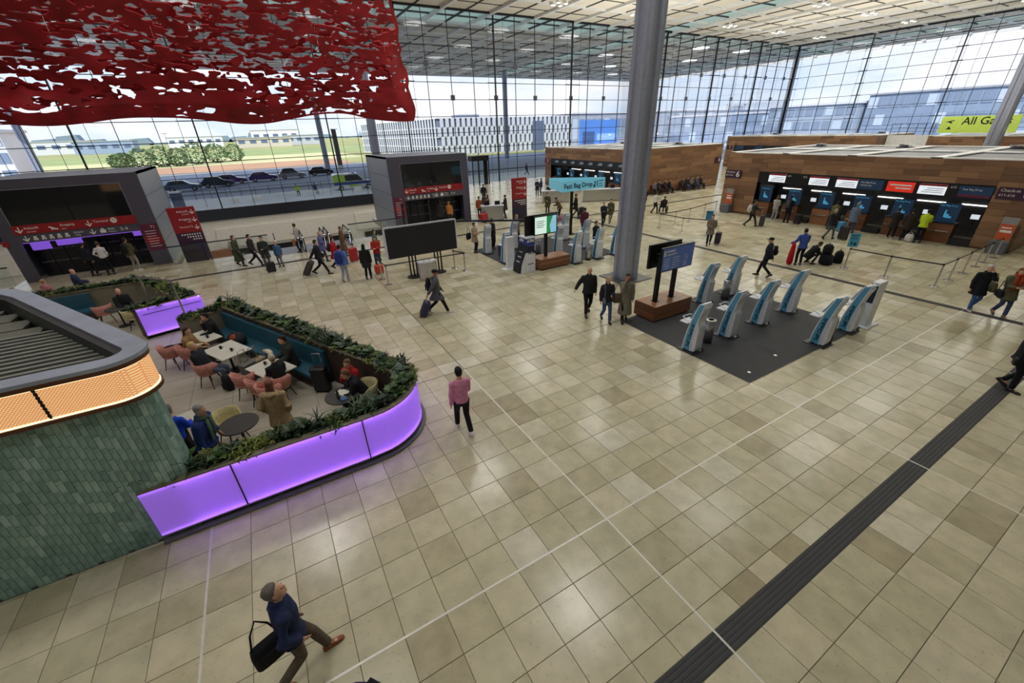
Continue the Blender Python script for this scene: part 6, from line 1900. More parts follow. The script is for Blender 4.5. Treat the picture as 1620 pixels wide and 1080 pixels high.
    # ---- shoes
    for k in range(2):
        a_ = ank[k]; pitch = -0.5 if a_.z > 0.11 and pose == 'walk' else 0.0
        Rs = Matrix.Rotation(pitch, 3, 'X')
        q = MB()
        rr = []
        for yy, wx, hz_, up_ in ((-0.085, 0.028, 0.05, 0.0), (-0.06, 0.038, 0.085, 0.0), (0.02, 0.040, 0.085, 0.0), (0.10, 0.046, 0.055, 0.0), (0.16, 0.040, 0.045, 0.0), (0.195, 0.018, 0.03, 0.005)):
            rr.append([a_ + Rs @ V((wx * cx_, yy, -0.085 + up_ + hz_ * cz_)) for cx_, cz_ in ((-0.9, 0), (0.9, 0), (1, 0.35), (0.7, 1.0), (-0.7, 1.0), (-1, 0.35))])
        q.loft(rr)
        q.build('shoe', M('shoe_%d_%d_%d' % tuple(shoe), shoe, 0.6), t)
    # ---- hair or headgear
    hm = cloth(hair, 0.6)
    if hairstyle in ('short', 'long', 'bun'):
        q = MB()
        n = 14
        lay = [(0.0, 0.079, 0.075, -0.035), (0.04, 0.084, 0.094, -0.026), (0.085, 0.078, 0.094, -0.020), (0.118, 0.056, 0.072, -0.010), (0.132, 0.020, 0.028, -0.01)]
        lay = [(-0.055, 0.062, 0.050, -0.045)] + lay
        q.loft([[hd((a * math.cos(2 * math.pi * j / n), oy + c_ * math.sin(2 * math.pi * j / n), zz)) for j in range(n)] for zz, a, c_, oy in lay])
        if hairstyle == 'long': limb(q, [hd((0, -0.05, 0.06)), hd((0, -0.075, -0.08)), hd((0, -0.085, -0.26))], [0.075, 0.09, 0.075], [0.05, 0.045, 0.03], X)
        if hairstyle == 'bun': q.ell(tuple(hd((0, -0.11, 0.06))), (0.04, 0.04, 0.04))
        q.build('hair', hm, t, True)
    elif hairstyle in ('cap', 'beanie'):
        q = MB(); n = 14
        q.loft([[hd((a * math.cos(2 * math.pi * j / n), oy + c_ * math.sin(2 * math.pi * j / n), zz)) for j in range(n)] for zz, a, c_, oy in ((0.03, 0.084, 0.106, -0.006), (0.07, 0.086, 0.108, -0.008), (0.12, 0.064, 0.08, -0.01), (0.14, 0.02, 0.03, -0.01))])
        if hairstyle == 'cap': q.loft([[hd((0.06 * cx_, 0.07 + yy, 0.045 + zz)) for cx_, zz in ((-1, 0), (1, 0), (1, 0.008), (-1, 0.008))] for yy in (0.0, 0.11)])
        q.build('cap' if hairstyle == 'cap' else 'beanie', hm, t, True)
    elif hairstyle == 'hood':
        q = MB(); n = 14
        q.loft([[hd((a * math.cos(2 * math.pi * j / n), oy + c_ * math.sin(2 * math.pi * j / n), zz)) for j in range(n)] for zz, a, c_, oy in ((-0.11, 0.09, 0.09, -0.03), (0.0, 0.10, 0.105, -0.03), (0.08, 0.095, 0.11, -0.02), (0.14, 0.04, 0.06, -0.02))])
        q.build('hood', hm, t, True)
    if near:
        for sx in (-1, 1):
            MB().ell(tuple(hd((sx * 0.031, 0.083, 0.005))), (0.011, 0.008, 0.007), 8, 5).build('eye', EYE, t)
        MB().ell(tuple(hd((0, 0.088, -0.062))), (0.022, 0.008, 0.006), 8, 5).build('mouth', LIP, t)
    if scarf:
        q = MB(); limb(q, [sp((0.0, 0.03, 0.53)), sp((0.02, 0.03, 0.60))], [0.10, 0.095], [0.10, 0.095], X, 12, cap=False)
        limb(q, [sp((0.06, 0.13, 0.52)), sp((0.07, 0.16, 0.30)), sp((0.06, 0.16, 0.05))], [0.045, 0.05, 0.05], [0.02, 0.02, 0.02], X)
        limb(q, [sp((-0.06, 0.13, 0.52)), sp((-0.06, 0.16, 0.34)), sp((-0.07, 0.16, 0.12))], [0.045, 0.05, 0.05], [0.02, 0.02, 0.02], X)
        q.build('scarf', cloth(scarf), t, True)
    if s != 1.0: t.scale = (s, s, s)
    t['sp'] = 0
    del t['sp']
    return t, (lambda v: V((x, y, z)) + Matrix.Rotation(R(face - 90), 3, 'Z') @ (sp(v) * s))

# ---- bags and cases
def backpack(label, at, face, col, sc=1.0, group=None):
    t = thing('backpack', label, 'backpack', at, R(face - 90), group)
    m = cloth(col); rings = []
    for z, wx, wy in ((-0.24, 0.09, 0.05), (-0.22, 0.13, 0.08), (0.0, 0.145, 0.095), (0.15, 0.13, 0.085), (0.22, 0.08, 0.05)):
        rings.append([(wx * sc * math.copysign(abs(math.cos(a)) ** 0.6, math.cos(a)), -0.09 * sc + wy * sc * math.copysign(abs(math.sin(a)) ** 0.6, math.sin(a)), z * sc) for a in [2 * math.pi * k / 14 for k in range(14)]])
    MB().loft(rings).build('sack', m, t, True)
    MB().bbox(-0.09 * sc, 0.09 * sc, -0.215 * sc, -0.18 * sc, -0.18 * sc, 0.0, 0.01).build('front_pocket', m, t)
    for s in (-1, 1):
        MB().tube([(s * 0.08 * sc, -0.03, 0.18 * sc), (s * 0.11 * sc, 0.10, 0.22 * sc), (s * 0.12 * sc, 0.16, 0.05 * sc), (s * 0.10 * sc, 0.02, -0.16 * sc)], 0.016, 5).build('shoulder_strap', m, t)
    return t
def suitcase(label, x, y, rz, col, hgt=0.62, tilt=0.0, group=None, handle=True, wd=0.42, dp=0.26):
    t = thing('suitcase', label, 'suitcase', (x, y, 0), rz, group)
    t.rotation_euler = (tilt, 0, rz)
    m = M('case_%d_%d_%d' % tuple(col), col, 0.45, var=0.06); z0 = 0.06
    r_ = 0.05
    def rr(ix, z): return [(sx * (wd / 2 - ix), sy * (dp / 2 - ix), z) for sx, sy in ((-1, -0.7), (-0.85, -1), (0.85, -1), (1, -0.7), (1, 0.7), (0.85, 1), (-0.85, 1), (-1, 0.7))]
    MB().loft([rr(0.03, z0), rr(0.0, z0 + 0.03), rr(0.0, z0 + hgt - 0.03), rr(0.03, z0 + hgt)]).build('shell', m, t)
    for k in range(4):
        xx = -wd * 0.33 + wd * 0.22 * k
        MB().box(xx - 0.012, xx + 0.012, -dp / 2 - 0.008, dp / 2 + 0.008, z0 + 0.06, z0 + hgt - 0.06).build('rib', m, t)
    if handle:
        MB().tube([(-0.10, dp / 2 - 0.04, z0 + hgt - 0.02), (-0.10, dp / 2 - 0.04, z0 + hgt + 0.36), (0.10, dp / 2 - 0.04, z0 + hgt + 0.36), (0.10, dp / 2 - 0.04, z0 + hgt - 0.02)], 0.011, 6).build('telescopic_handle', CHROME, t)
    MB().tube([(-0.07, 0, z0 + hgt), (-0.06, 0, z0 + hgt + 0.03), (0.06, 0, z0 + hgt + 0.03), (0.07, 0, z0 + hgt)], 0.010, 5).build('carry_handle', BLACKM, t)
    for sx in (-1, 1):
        for sy in (-1, 1): MB().cyl((sx * (wd / 2 - 0.06) - 0.012, sy * (dp / 2 - 0.05), 0.03), (sx * (wd / 2 - 0.06) + 0.012, sy * (dp / 2 - 0.05), 0.03), 0.03, n=8).build('wheel', BLACKM, t)
    return t
def bag(label, at, rz, col, w_=0.36, h_=0.28, d_=0.14, strap=0.5, group=None):
    t = thing('shoulder_bag', label, 'bag', at, rz, group); m = cloth(col)
    rings = [[(w_ / 2 * k1 * math.copysign(abs(math.cos(a)) ** 0.5, math.cos(a)), d_ / 2 * k2 * math.copysign(abs(math.sin(a)) ** 0.5, math.sin(a)), z) for a in [2 * math.pi * k / 14 for k in range(14)]] for z, k1, k2 in ((-h_, 0.8, 0.7), (-h_ * 0.93, 1, 1), (-h_ * 0.4, 1, 1.05), (-0.03, 0.92, 0.7), (0, 0.8, 0.3))]
    MB().loft(rings).build('sack', m, t, True)
    MB().box(-w_ * 0.3, w_ * 0.3, -d_ * 0.62, -d_ * 0.45, -h_ * 0.8, -h_ * 0.3).build('pocket', m, t)
    MB().tube([(-w_ * 0.4, 0, -0.02), (-w_ * 0.25, 0, strap * 0.6), (0, 0, strap), (w_ * 0.25, 0, strap * 0.6), (w_ * 0.4, 0, -0.02)], 0.012, 5).build('strap', m, t)
    return t
def on_back(sp, face, label, col, sc=1.0, group=None, low=0.30):
    return backpack(label, sp((0, -0.15, low)), face, col, sc, group)

AW, TO, LF, RI = 60.5, 240.5, 150.5, -29.5      # away from / towards the viewer, to the left / right of view
BLK = (30, 31, 36); NAVY = (36, 44, 72); JEAN = (66, 84, 122); GREY = (120, 120, 124)

# ---- foreground
p, sp_p = person('man in navy jacket and brown shoes striding right in the near foreground', -4.98, 0.30, 8, (34, 44, 78), (92, 82, 70), (138, 76, 44), (104, 98, 94), pose='walk', stride=0.30, lead=-1, arms=('pocket', 'pocket'), near=2, h=1.80, headturn=R(-8), nod=-1.2, lean=0.04)
bag('black shoulder bag on the back of the man in navy', sp_p((0.06, -0.24, 0.14)), R(20), (24, 25, 28), 0.38, 0.34, 0.18, 0.40)
t = thing('travel_bag', 'navy and teal soft travel bag cut off by the bottom edge', 'bag', (-4.42, -1.08, 0), R(-15))
rings = [[(0.30 * k1 * math.cos(a), 0.20 * k2 * math.sin(a), z) for a in [2 * math.pi * k / 14 for k in range(14)]] for z, k1, k2 in ((0.0, 0.85, 0.85), (0.3, 1, 1), (0.9, 0.98, 1.0), (1.25, 0.95, 0.9), (1.42, 0.8, 0.7), (1.5, 0.45, 0.3))]
MB().loft(rings).build('sack', cloth((48, 52, 78)), t, True); MB().loft([[(q[0] * 1.02, q[1] * 1.02, q[2]) for q in r_] for r_ in rings[2:4]]).build('teal_band', cloth((84, 112, 108)), t, True)
MB().tube([(0.12, 0, 1.46), (0.22, 0.02, 1.58), (0.3, 0, 1.44)], 0.035, 6).build('grab_handle', cloth((34, 36, 46)), t)
person('person in pink sweater and black trousers walking away from the planter tip', -1.17, 3.62, AW + 22, (214, 140, 176), (26, 26, 30), (214, 210, 206), (26, 24, 24), pose='walk', stride=0.26, lead=-1, arms=('hold', 'down'), coat='sweater', near=2, h=1.78)
p, s_ = person('traveller in grey jacket and cap pulling a case across the hall', 0.95, 10.72, RI + 12, (86, 86, 92), (30, 30, 36), (206, 204, 206), (28, 26, 28), pose='walk', stride=0.36, lead=1, arms=('pull', 'fwd'), coat='mid', hairstyle='cap', near=1, h=1.82, skin=SKIN2)
on_back(s_, RI + 12, 'black backpack worn by the traveller in grey', BLK, 1.1)
suitcase('dark blue upright case rolling behind the traveller in grey', 0.30, 10.78, R(RI + 12 + 90), (44, 48, 72), 0.58, 0.45)
person('bald man in black walking towards the viewer near the column', 5.66, 7.38, TO, (38, 40, 44), (26, 27, 30), (24, 24, 26), (150, 120, 104), pose='walk', stride=0.24, lead=1, arms=('out', 'down'), hairstyle='none', near=1, h=1.86, fat=1.08)
p, s_ = person('blond woman in dark jacket and blue jeans walking beside the bald man', 5.80, 6.52, TO + 4, (44, 46, 54), (70, 90, 132), (26, 26, 28), (188, 156, 112), pose='walk', stride=0.24, lead=-1, arms=('down', 'hold'), hairstyle='long', near=1, h=1.70)
bag('grey crossbody bag of the blond woman in jeans', s_((0.14, 0.14, 0.06)), R(TO), (110, 116, 130), 0.26, 0.18, 0.09, 0.45)
p, s_ = person('person in long olive-grey coat lifting a hand near the display plinth', 6.34, 6.14, TO - 6, (124, 118, 104), (30, 30, 34), (26, 26, 28), (34, 30, 28), pose='walk', stride=0.16, lead=1, arms=('phone', 'down'), coat='long', near=1, h=1.78, skin=SKIN2)
bag('patterned brown bag of the person in the long coat', s_((0.30, 0.0, 0.12)), R(TO + 90), (92, 82, 66), 0.32, 0.34, 0.2, 0.4)
p, s_ = person('officer in dark uniform and cap walking left behind the machines', 15.0, 6.2, LF - 40, (36, 38, 46), (26, 27, 32), (22, 22, 24), (24, 24, 28), pose='walk', stride=0.26, lead=1, arms=('down', 'back'), hairstyle='cap', near=1, h=1.78)
on_back(s_, LF - 40, 'dark backpack of the officer behind the machines', BLK, 0.9)
person('traveller in blue jacket bending to pack beside the luggage heap', 17.95, 6.25, AW - 18, (62, 84, 158), (30, 32, 40), (28, 28, 32), (40, 32, 28), arms=('hold', 'out'), lean=0.18, near=1, h=1.74)
t = thing('red_coat', 'bright red coat held at the side of the traveller in blue', 'coat', (17.62, 6.5, 0), R(30))
MB().loft([[(wx * math.cos(a), wy * math.sin(a), z) for a in [2 * math.pi * k / 12 for k in range(12)]] for z, wx, wy in ((0.05, 0.16, 0.10), (0.15, 0.24, 0.14), (0.6, 0.2, 0.12), (1.0, 0.1, 0.08), (1.12, 0.04, 0.04))]).build('cloth', cloth((176, 26, 40)), t, True)
MB().tube([(0.02, 0.02, 0.95), (0.14, 0.02, 0.85), (0.22, 0.0, 0.5)], [0.05, 0.055, 0.04], 8).build('sleeve', cloth((176, 26, 40)), t, True)
person('person in black crouched over the dark luggage heap', 18.5, 6.1, RI, BLK, BLK, BLK, (60, 46, 36), pose='crouch', arms=('hold', 'push'), lean=0.7, near=1)
heap = [('large black duffel at the bottom of the luggage heap', 19.15, 5.6, 0.0, 0.42, 0.30, 0.5), ('black rucksack on the luggage heap', 19.15, 5.65, 0.5, 0.25, 0.22, 0.45), ('dark bag at the right of the luggage heap', 19.75, 5.35, 0.0, 0.22, 0.2, 0.6)]
for l_, x, y, z, a_, b_, c_ in heap:
    t = thing('travel_bag', l_, 'bag', (x, y, z), R(25), 'luggage heap behind the machines')
    MB().loft([[(a_ * k1 * math.cos(a), b_ * k1 * math.sin(a), zz * c_) for a in [2 * math.pi * k / 14 for k in range(14)]] for zz, k1 in ((0.0, 0.85), (0.15, 1), (0.75, 0.95), (0.95, 0.6), (1.0, 0.3))]).build('sack', cloth((28, 29, 36)), t, True)
    MB().tube([(-a_ * 0.5, 0, c_ * 0.95), (0, 0, c_ * 1.15), (a_ * 0.5, 0, c_ * 0.95)], 0.02, 5).build('grab_handle', BLACKM, t)
p, s_ = person('grey-coated traveller with dark case at the rear barrier', 17.85, 11.2, TO - 20, (128, 118, 106), (44, 44, 50), BLK, (54, 44, 38), pose='walk', stride=0.18, arms=('hold', 'pull'), coat='mid', near=1, h=1.72)
suitcase('dark violet case of the grey-coated traveller', 18.45, 11.05, R(20), (48, 42, 66), 0.62)
p, s_ = person('traveller in dark clothes with pale backpack heading along block 6', 24.2, 12.7, RI, (56, 58, 62), (34, 36, 42), BLK, (60, 50, 42), pose='walk', stride=0.34, arms=('push', 'fwd'), near=0, h=1.76)
on_back(s_, RI, 'pale backpack worn by the traveller along block 6', (196, 192, 184), 1.0)
suitcase('dark grey case pushed by the traveller along block 6', 24.75, 12.25, R(20), (58, 62, 66), 0.66)
person('long-haired visitor in light grey tracksuit at a block 6 counter', 26.95, 12.75, 0, (170, 166, 164), (160, 158, 158), (220, 220, 220), (104, 80, 58), hairstyle='long', arms=('hold', 'hold'), h=1.70)
p, s_ = person('visitor in black next to the light grey tracksuit at the counter', 27.0, 11.9, 0, BLK, BLK, BLK, (40, 34, 30), arms=('hold', 'hold'), h=1.80)
on_back(s_, 0, 'dark grey backpack of the visitor in black at the counter', (66, 68, 74))
suitcase('black case standing right of the visitor in black', 27.1, 11.2, R(90), (30, 30, 34), 0.6, handle=False)
p, s_ = person('traveller in black jacket and grey jeans pushing a big case to block 6', 24.3, 7.95, -10, (34, 34, 40), (92, 96, 104), BLK, (178, 164, 146), pose='walk', stride=0.28, arms=('push', 'push'), hood=True, near=0, h=1.74)
suitcase('large dark grey case pushed towards the block 6 counters', 24.75, 7.4, R(70), (52, 50, 52), 0.72, wd=0.5)
person('traveller in grey top and blue coat waiting at the counter with a blue case', 27.0, 8.0, 0, (104, 118, 140), (66, 80, 110), BLK, (150, 140, 130), coat='mid', arms=('hold', 'down'), h=1.78)
suitcase('bright blue case beside the waiting traveller', 26.85, 8.45, R(60), (64, 140, 190), 0.55)
person('traveller in olive jacket bent over at the counter', 27.1, 9.2, 10, (92, 92, 62), (66, 66, 72), BLK, (48, 40, 34), lean=0.45, arms=('hold', 'hold'), h=1.76)
person('dark-clothed customer at the counter left of the hi-vis worker', 27.05, 6.0, 0, (40, 36, 34), BLK, (214, 210, 206), (44, 36, 32), arms=('hold', 'hold'), coat='mid', h=1.74)
person('dark-clothed customer in the middle at the last counters', 27.1, 5.4, 0, (52, 44, 40), BLK, (50, 48, 46), (40, 34, 30), arms=('hold', 'down'), coat='mid', h=1.72)
person('worker in bright yellow hi-vis vest at the last counter', 27.1, 4.75, 10, (190, 214, 46), BLK, BLK, (40, 34, 30), arms=('table', 'hold'), lean=0.15, h=1.80)
bag('pale plastic bag on the floor by the last counter', (27.0, 5.1, 0.42), R(60), (206, 204, 200), 0.4, 0.40, 0.25, 0.12)
# ---- right edge
p, s_ = person('white-haired woman in black coat and jeans phoning at the right', 17.2, -0.10, TO - 20, (30, 31, 38), (64, 96, 150), (180, 176, 172), (206, 202, 196), pose='walk', stride=0.14, arms=('down', 'phone'), coat='mid', near=1, h=1.68, fat=1.1)
bag('olive tote bag of the white-haired woman', s_((-0.34, -0.05, 0.18)), R(40), (104, 100, 74), 0.42, 0.34, 0.14, 0.3)
p, s_ = person('woman in green parka with red scarf reading her phone at the right', 17.3, -0.80, TO - 25, (98, 98, 76), (70, 82, 116), (120, 112, 104), (110, 76, 56), pose='walk', stride=0.16, lead=-1, arms=('hold', 'hold'), coat='mid', hairstyle='long', near=1, h=1.74, scarf=(178, 70, 44), nod=0.6, fat=1.08)
bag('small dark bag on the hip of the woman in the parka', s_((0.26, 0.04, 0.02)), R(40), (34, 34, 40), 0.32, 0.24, 0.12, 0.4)
person('person in olive coat and jeans cut by the right edge', 17.0, -1.62, TO - 20, (96, 98, 80), (84, 98, 130), (196, 192, 186), (90, 76, 60), arms=('down', 'down'), coat='mid', near=1, h=1.72)
p, s_ = person('officer in black uniform and cap standing on the tactile strip', 11.40, -2.36, TO + 20, (36, 38, 48), (26, 27, 32), (22, 22, 24), (22, 22, 26), pose='walk', stride=0.13, arms=('hold', 'hold'), hairstyle='cap', near=2, h=1.80, fat=1.1)
bag('black gear pouch at the belt of the officer on the strip', s_((0.24, 0.0, 0.0)), R(20), (24, 24, 28), 0.24, 0.2, 0.12, 0.1)

# ---- passengers near the escalators
p, s_ = person('woman in olive coat walking right, leftmost of the escalator crowd', -5.85, 23.5, RI, (72, 74, 62), (50, 50, 48), BLK, (92, 62, 46), pose='walk', stride=0.22, arms=('fwd', 'back'), coat='long', hairstyle='long', h=1.70)
on_back(s_, RI, 'pale backpack of the woman in the olive coat', (170, 164, 156), 0.9)
p, s_ = person('traveller in black with pink bag striding beside the olive coat', -5.1, 23.1, RI, (44, 42, 48), BLK, BLK, (34, 30, 28), pose='walk', stride=0.38, arms=('fwd', 'back'), h=1.78)
bag('pale pink bag carried by the striding traveller', s_((-0.30, 0.05, 0.10)), R(RI), (204, 176, 176), 0.42, 0.36, 0.16, 0.2)
person('man in dark green coat pulling a black case', -4.5, 21.7, TO + 10, (46, 54, 50), (112, 106, 98), BLK, (70, 56, 46), arms=('down', 'hold'), coat='mid', h=1.80)
suitcase('small black case of the man in dark green', -4.42, 21.0, R(10), (30, 30, 34), 0.5)
person('child in blue jacket beside the man in dark green', -3.9, 21.9, TO, (70, 106, 140), (104, 108, 116), (60, 60, 64), (166, 140, 104), arms=('down', 'down'), h=1.40)
p, s_ = person('woman in light grey top standing at the escalator head', -2.65, 24.75, LF, (170, 164, 160), (40, 42, 50), (60, 44, 44), (64, 48, 40), arms=('hold', 'down'), h=1.72, coat='sweater')
p, s_ = person('traveller in black hauling the big tilted case', -2.2, 19.05, RI + 8, (36, 37, 42), BLK, BLK, (52, 42, 36), pose='walk', stride=0.38, arms=('pull', 'fwd'), h=1.82)
suitcase('large olive-grey tilted case near the escalators', -2.95, 19.4, R(RI + 8 + 90), (62, 62, 58), 0.74, 0.55, wd=0.5)
t = thing('neck_pillow', 'pale grey neck pillow strapped to the traveller in black', 'pillow', s_((0.0, -0.22, 0.30)), R(RI))
MB().tube([(0.14 * math.cos(R(a)), 0.05, 0.14 * math.sin(R(a))) for a in range(-60, 245, 25)], 0.055, 8).build('cushion', cloth((196, 192, 188)), t, True); MB().tube([(-0.06, 0.05, -0.12), (0.06, 0.05, -0.12)], 0.012, 5).build('clasp', BLACKM, t)
person('woman in violet-blue coat behind the traveller in black', -1.7, 21.6, RI, (92, 96, 150), (60, 62, 78), BLK, (188, 176, 160), pose='walk', stride=0.2, arms=('hold', 'down'), coat='mid', h=1.66)
p, s_ = person('woman in crimson coat and black stockings walking right', -1.35, 19.5, RI, (158, 26, 40), (30, 28, 32), BLK, (30, 26, 26), pose='walk', stride=0.28, arms=('down', 'fwd'), coat='mid', hairstyle='long', h=1.70)
on_back(s_, RI, 'brown rucksack of the woman in the crimson coat', (70, 48, 42), 0.9)
p, s_ = person('man in sky blue jacket and pale trousers seen from behind', -1.4, 16.95, AW, (96, 124, 196), (160, 164, 176), (150, 146, 146), (40, 34, 34), arms=('down', 'down'), h=1.80, stride=0.1, pose='walk', near=1, fat=1.08)
on_back(s_, AW, 'navy backpack of the man in sky blue', (40, 56, 120), 1.2)
person('woman with long black hair and black coat seen from behind', -0.35, 16.7, AW + 10, (34, 36, 36), (26, 26, 30), BLK, (22, 22, 24), pose='walk', stride=0.12, arms=('down', 'down'), coat='mid', hairstyle='long', near=1, h=1.72)
person('person in brown coat beside the red case', -0.5, 22.0, AW - 60, (112, 86, 66), (80, 66, 58), BLK, (128, 100, 70), arms=('down', 'hold'), coat='long', h=1.72)
suitcase('bright red case near the escalators', -0.3, 20.4, R(20), (180, 44, 52), 0.72, wd=0.46)
p, s_ = person('traveller in red jacket half hidden by the black board', 0.55, 18.2, TO, (170, 52, 44), (52, 62, 84), BLK, (92, 104, 104), arms=('hold', 'hold'), hairstyle='beanie', h=1.74)
suitcase('small orange case beside the black board', 0.32, 17.3, R(10), (206, 78, 48), 0.4)
person('person in green jacket behind the red one', 0.9, 19.9, RI, (58, 92, 72), (52, 52, 58), BLK, (60, 60, 60), arms=('hold', 'down'), h=1.70)
# ---- lift entrance and cafe rear
person('crew member in white shirt waiting at the purple-lit lifts', -12.0, 26.0, AW + 20, (214, 212, 214), (30, 31, 40), BLK, (80, 66, 54), coat='shirt', arms=('hip', 'hip'), h=1.80)
person('crew member in dark uniform left of the white shirt', -12.7, 26.2, AW, (36, 38, 48), BLK, BLK, (44, 36, 32), arms=('down', 'down'), h=1.78)
p, s_ = person('traveller in olive with backpack facing the lift doors', -10.9, 26.1, AW, (88, 84, 62), (150, 144, 136), (206, 202, 198), (52, 42, 34), arms=('hold', 'down'), h=1.82)
on_back(s_, AW, 'black backpack with white patch at the lift doors', BLK, 1.0)
person('visitor in navy seated behind the rear planter looking right', -12.1, 21.7, 20, (44, 54, 84), (40, 44, 56), BLK, (196, 150, 128), pose='sit', arms=('table', 'table'), h=1.80, hairstyle='none')
person('child in pink seated at the far left behind the rear planter', -13.85, 20.9, 40, (178, 140, 148), (90, 80, 88), BLK, (150, 116, 80), pose='sit', arms=('lap', 'lap'), h=1.45, hairstyle='long')
person('woman in rose top next to the child at far left', -13.0, 21.3, 60, (176, 118, 124), (70, 64, 72), BLK, (160, 126, 92), pose='sit', arms=('lap', 'lap'), h=1.55, hairstyle='bun')
t = thing('seat_row', 'low bench behind the rear planter under the seated visitors', 'bench', (-14.0, 21.2, 0), R(15))
MB().box(0, 2.2, -0.3, 0.3, 0.38, 0.46).build('seat', PLDK, t); MB().box(0.1, 0.3, -0.25, 0.25, 0, 0.38).build('leg', PLDK, t); MB().box(1.9, 2.1, -0.25, 0.25, 0, 0.38).build('leg', PLDK, t)
person('woman in orange jacket at the right lift doors', 8.05, 26.4, AW, (200, 128, 66), (66, 60, 60), BLK, (150, 110, 76), arms=('down', 'hold'), hairstyle='long', h=1.72)
person('man in dark coat left of the orange jacket at the lift', 7.4, 26.5, AW, (50, 48, 46), BLK, BLK, (44, 38, 34), arms=('hold', 'down'), coat='mid', h=1.80)
# ---- cafe guests
person('bald man in black sitting by the rear planter', -9.62, 16.95, -60, BLK, (34, 36, 42), (120, 116, 112), (180, 140, 116), pose='sit', seat=0.46, arms=('table', 'table'), hairstyle='none', near=1, lean=0.12, h=1.80)
person('woman in brown coat on the far pink chair', -7.03, 11.05, -20, (150, 116, 78), (60, 54, 50), BLK, (62, 40, 34), pose='sit', arms=('table', 'table'), hairstyle='long', near=1, lean=0.18, h=1.74)
person('dark-haired man in black facing the woman in brown', -6.35, 11.95, 195, (30, 32, 38), (34, 36, 44), BLK, (34, 26, 26), pose='sit', seat=0.46, arms=('face', 'table'), near=1, lean=0.15, h=1.78)
person('blond man in black top and jeans reclining on the pink chair', -6.48, 9.48, -25, (36, 40, 50), (78, 90, 112), (70, 72, 78), (196, 164, 116), pose='sit', arms=('lap', 'lap'), near=1, lean=-0.25, h=1.80)
person('dark-haired man in olive sitting on the teal bench', -4.32, 8.55, 190, (46, 50, 44), (36, 38, 44), BLK, (38, 28, 26), pose='sit', arms=('table', 'table'), near=1, lean=0.12, h=1.80)
person('grey-haired woman in black at the nearest white table', -4.70, 7.50, 110, (30, 30, 34), (34, 34, 40), BLK, (176, 164, 146), pose='sit', arms=('table', 'table'), near=1, lean=0.22, h=1.70)
person('woman in red top and black vest at the round table', -3.05, 6.30, 225, (168, 34, 40), (30, 30, 34), BLK, (104, 76, 56), pose='sit', arms=('face', 'table'), near=1, lean=0.12, h=1.70)
person('man in black hunched over his food at the round table', -2.92, 5.72, 180, (30, 31, 38), (36, 38, 44), BLK, (112, 76, 56), pose='sit', arms=('table', 'table'), near=1, lean=0.45, h=1.80)
p, s_ = person('visitor in beige hooded parka seen from behind in the cafe', -4.80, 5.42, AW + 10, (168, 146, 112), (60, 58, 60), BLK, (116, 72, 60), arms=('pocket', 'pocket'), coat='mid', near=2, h=1.74, hood=True, fat=1.12, hairstyle='long')
person('grey-haired man in quilted navy jacket and plaid scarf by the kiosk', -6.12, 5.12, -20, (40, 58, 118), (76, 66, 58), (60, 52, 46), (148, 144, 140), arms=('down', 'hip'), near=2, h=1.80, lean=0.14, scarf=(86, 108, 92), fat=1.12, headturn=R(-10))
person('grey-haired visitor in bright blue sweater half behind the kiosk', -6.66, 5.60, 70, (36, 76, 214), (40, 36, 38), BLK, (112, 110, 108), coat='sweater', arms=('table', 'table'), near=1, h=1.66, lean=0.1)
# things lying in the cafe
t = thing('folded_coat', 'black coat lying on the far pink chair', 'coat', (-7.55, 11.42, 0.50), R(30))
MB().ell((0, 0, 0.10), (0.25, 0.2, 0.14)).build('cloth', cloth(BLK), t, True); MB().tube([(0.15, 0.0, 0.15), (0.32, 0.05, 0.12), (0.42, 0.0, 0.0)], [0.06, 0.06, 0.04], 8).build('sleeve', cloth(BLK), t, True)
t = thing('folded_coat', 'dark jacket with rust lining on the teal bench', 'coat', (-5.75, 11.05, 0.46), R(-50))
MB().ell((0, 0, 0.18), (0.34, 0.24, 0.22)).build('cloth', cloth((44, 46, 52)), t, True); MB().ell((0.05, -0.08, 0.26), (0.14, 0.16, 0.12)).build('lining', cloth((150, 70, 46)), t, True)
t = thing('cushion', 'cream neck cushion on the teal bench', 'cushion', (-4.95, 9.5, 0.5), R(-70))
MB().tube([(-0.3, 0, 0.05), (-0.1, 0.05, 0.09), (0.15, 0.03, 0.12), (0.32, -0.02, 0.14)], [0.05, 0.075, 0.08, 0.05], 8).build('cushion_body', cloth((206, 200, 182)), t, True); MB().tube([(0.30, 0, 0.14), (0.38, 0.02, 0.14)], 0.02, 5).build('tag_loop', cloth((120, 116, 110)), t)
suitcase('grey case with folded coat between the white tables', -5.5, 9.15, R(40), (104, 104, 100), 0.55)
suitcase('second case with brown handle between the white tables', -5.25, 9.35, R(40), (150, 134, 108), 0.5)
suitcase('tall black case beside the teal bench end', -3.78, 7.35, R(-30), (26, 26, 30), 0.72)
backpack('black backpack on the floor by the reclining man', (-6.0, 8.95, 0.26), 40, BLK, 1.0)
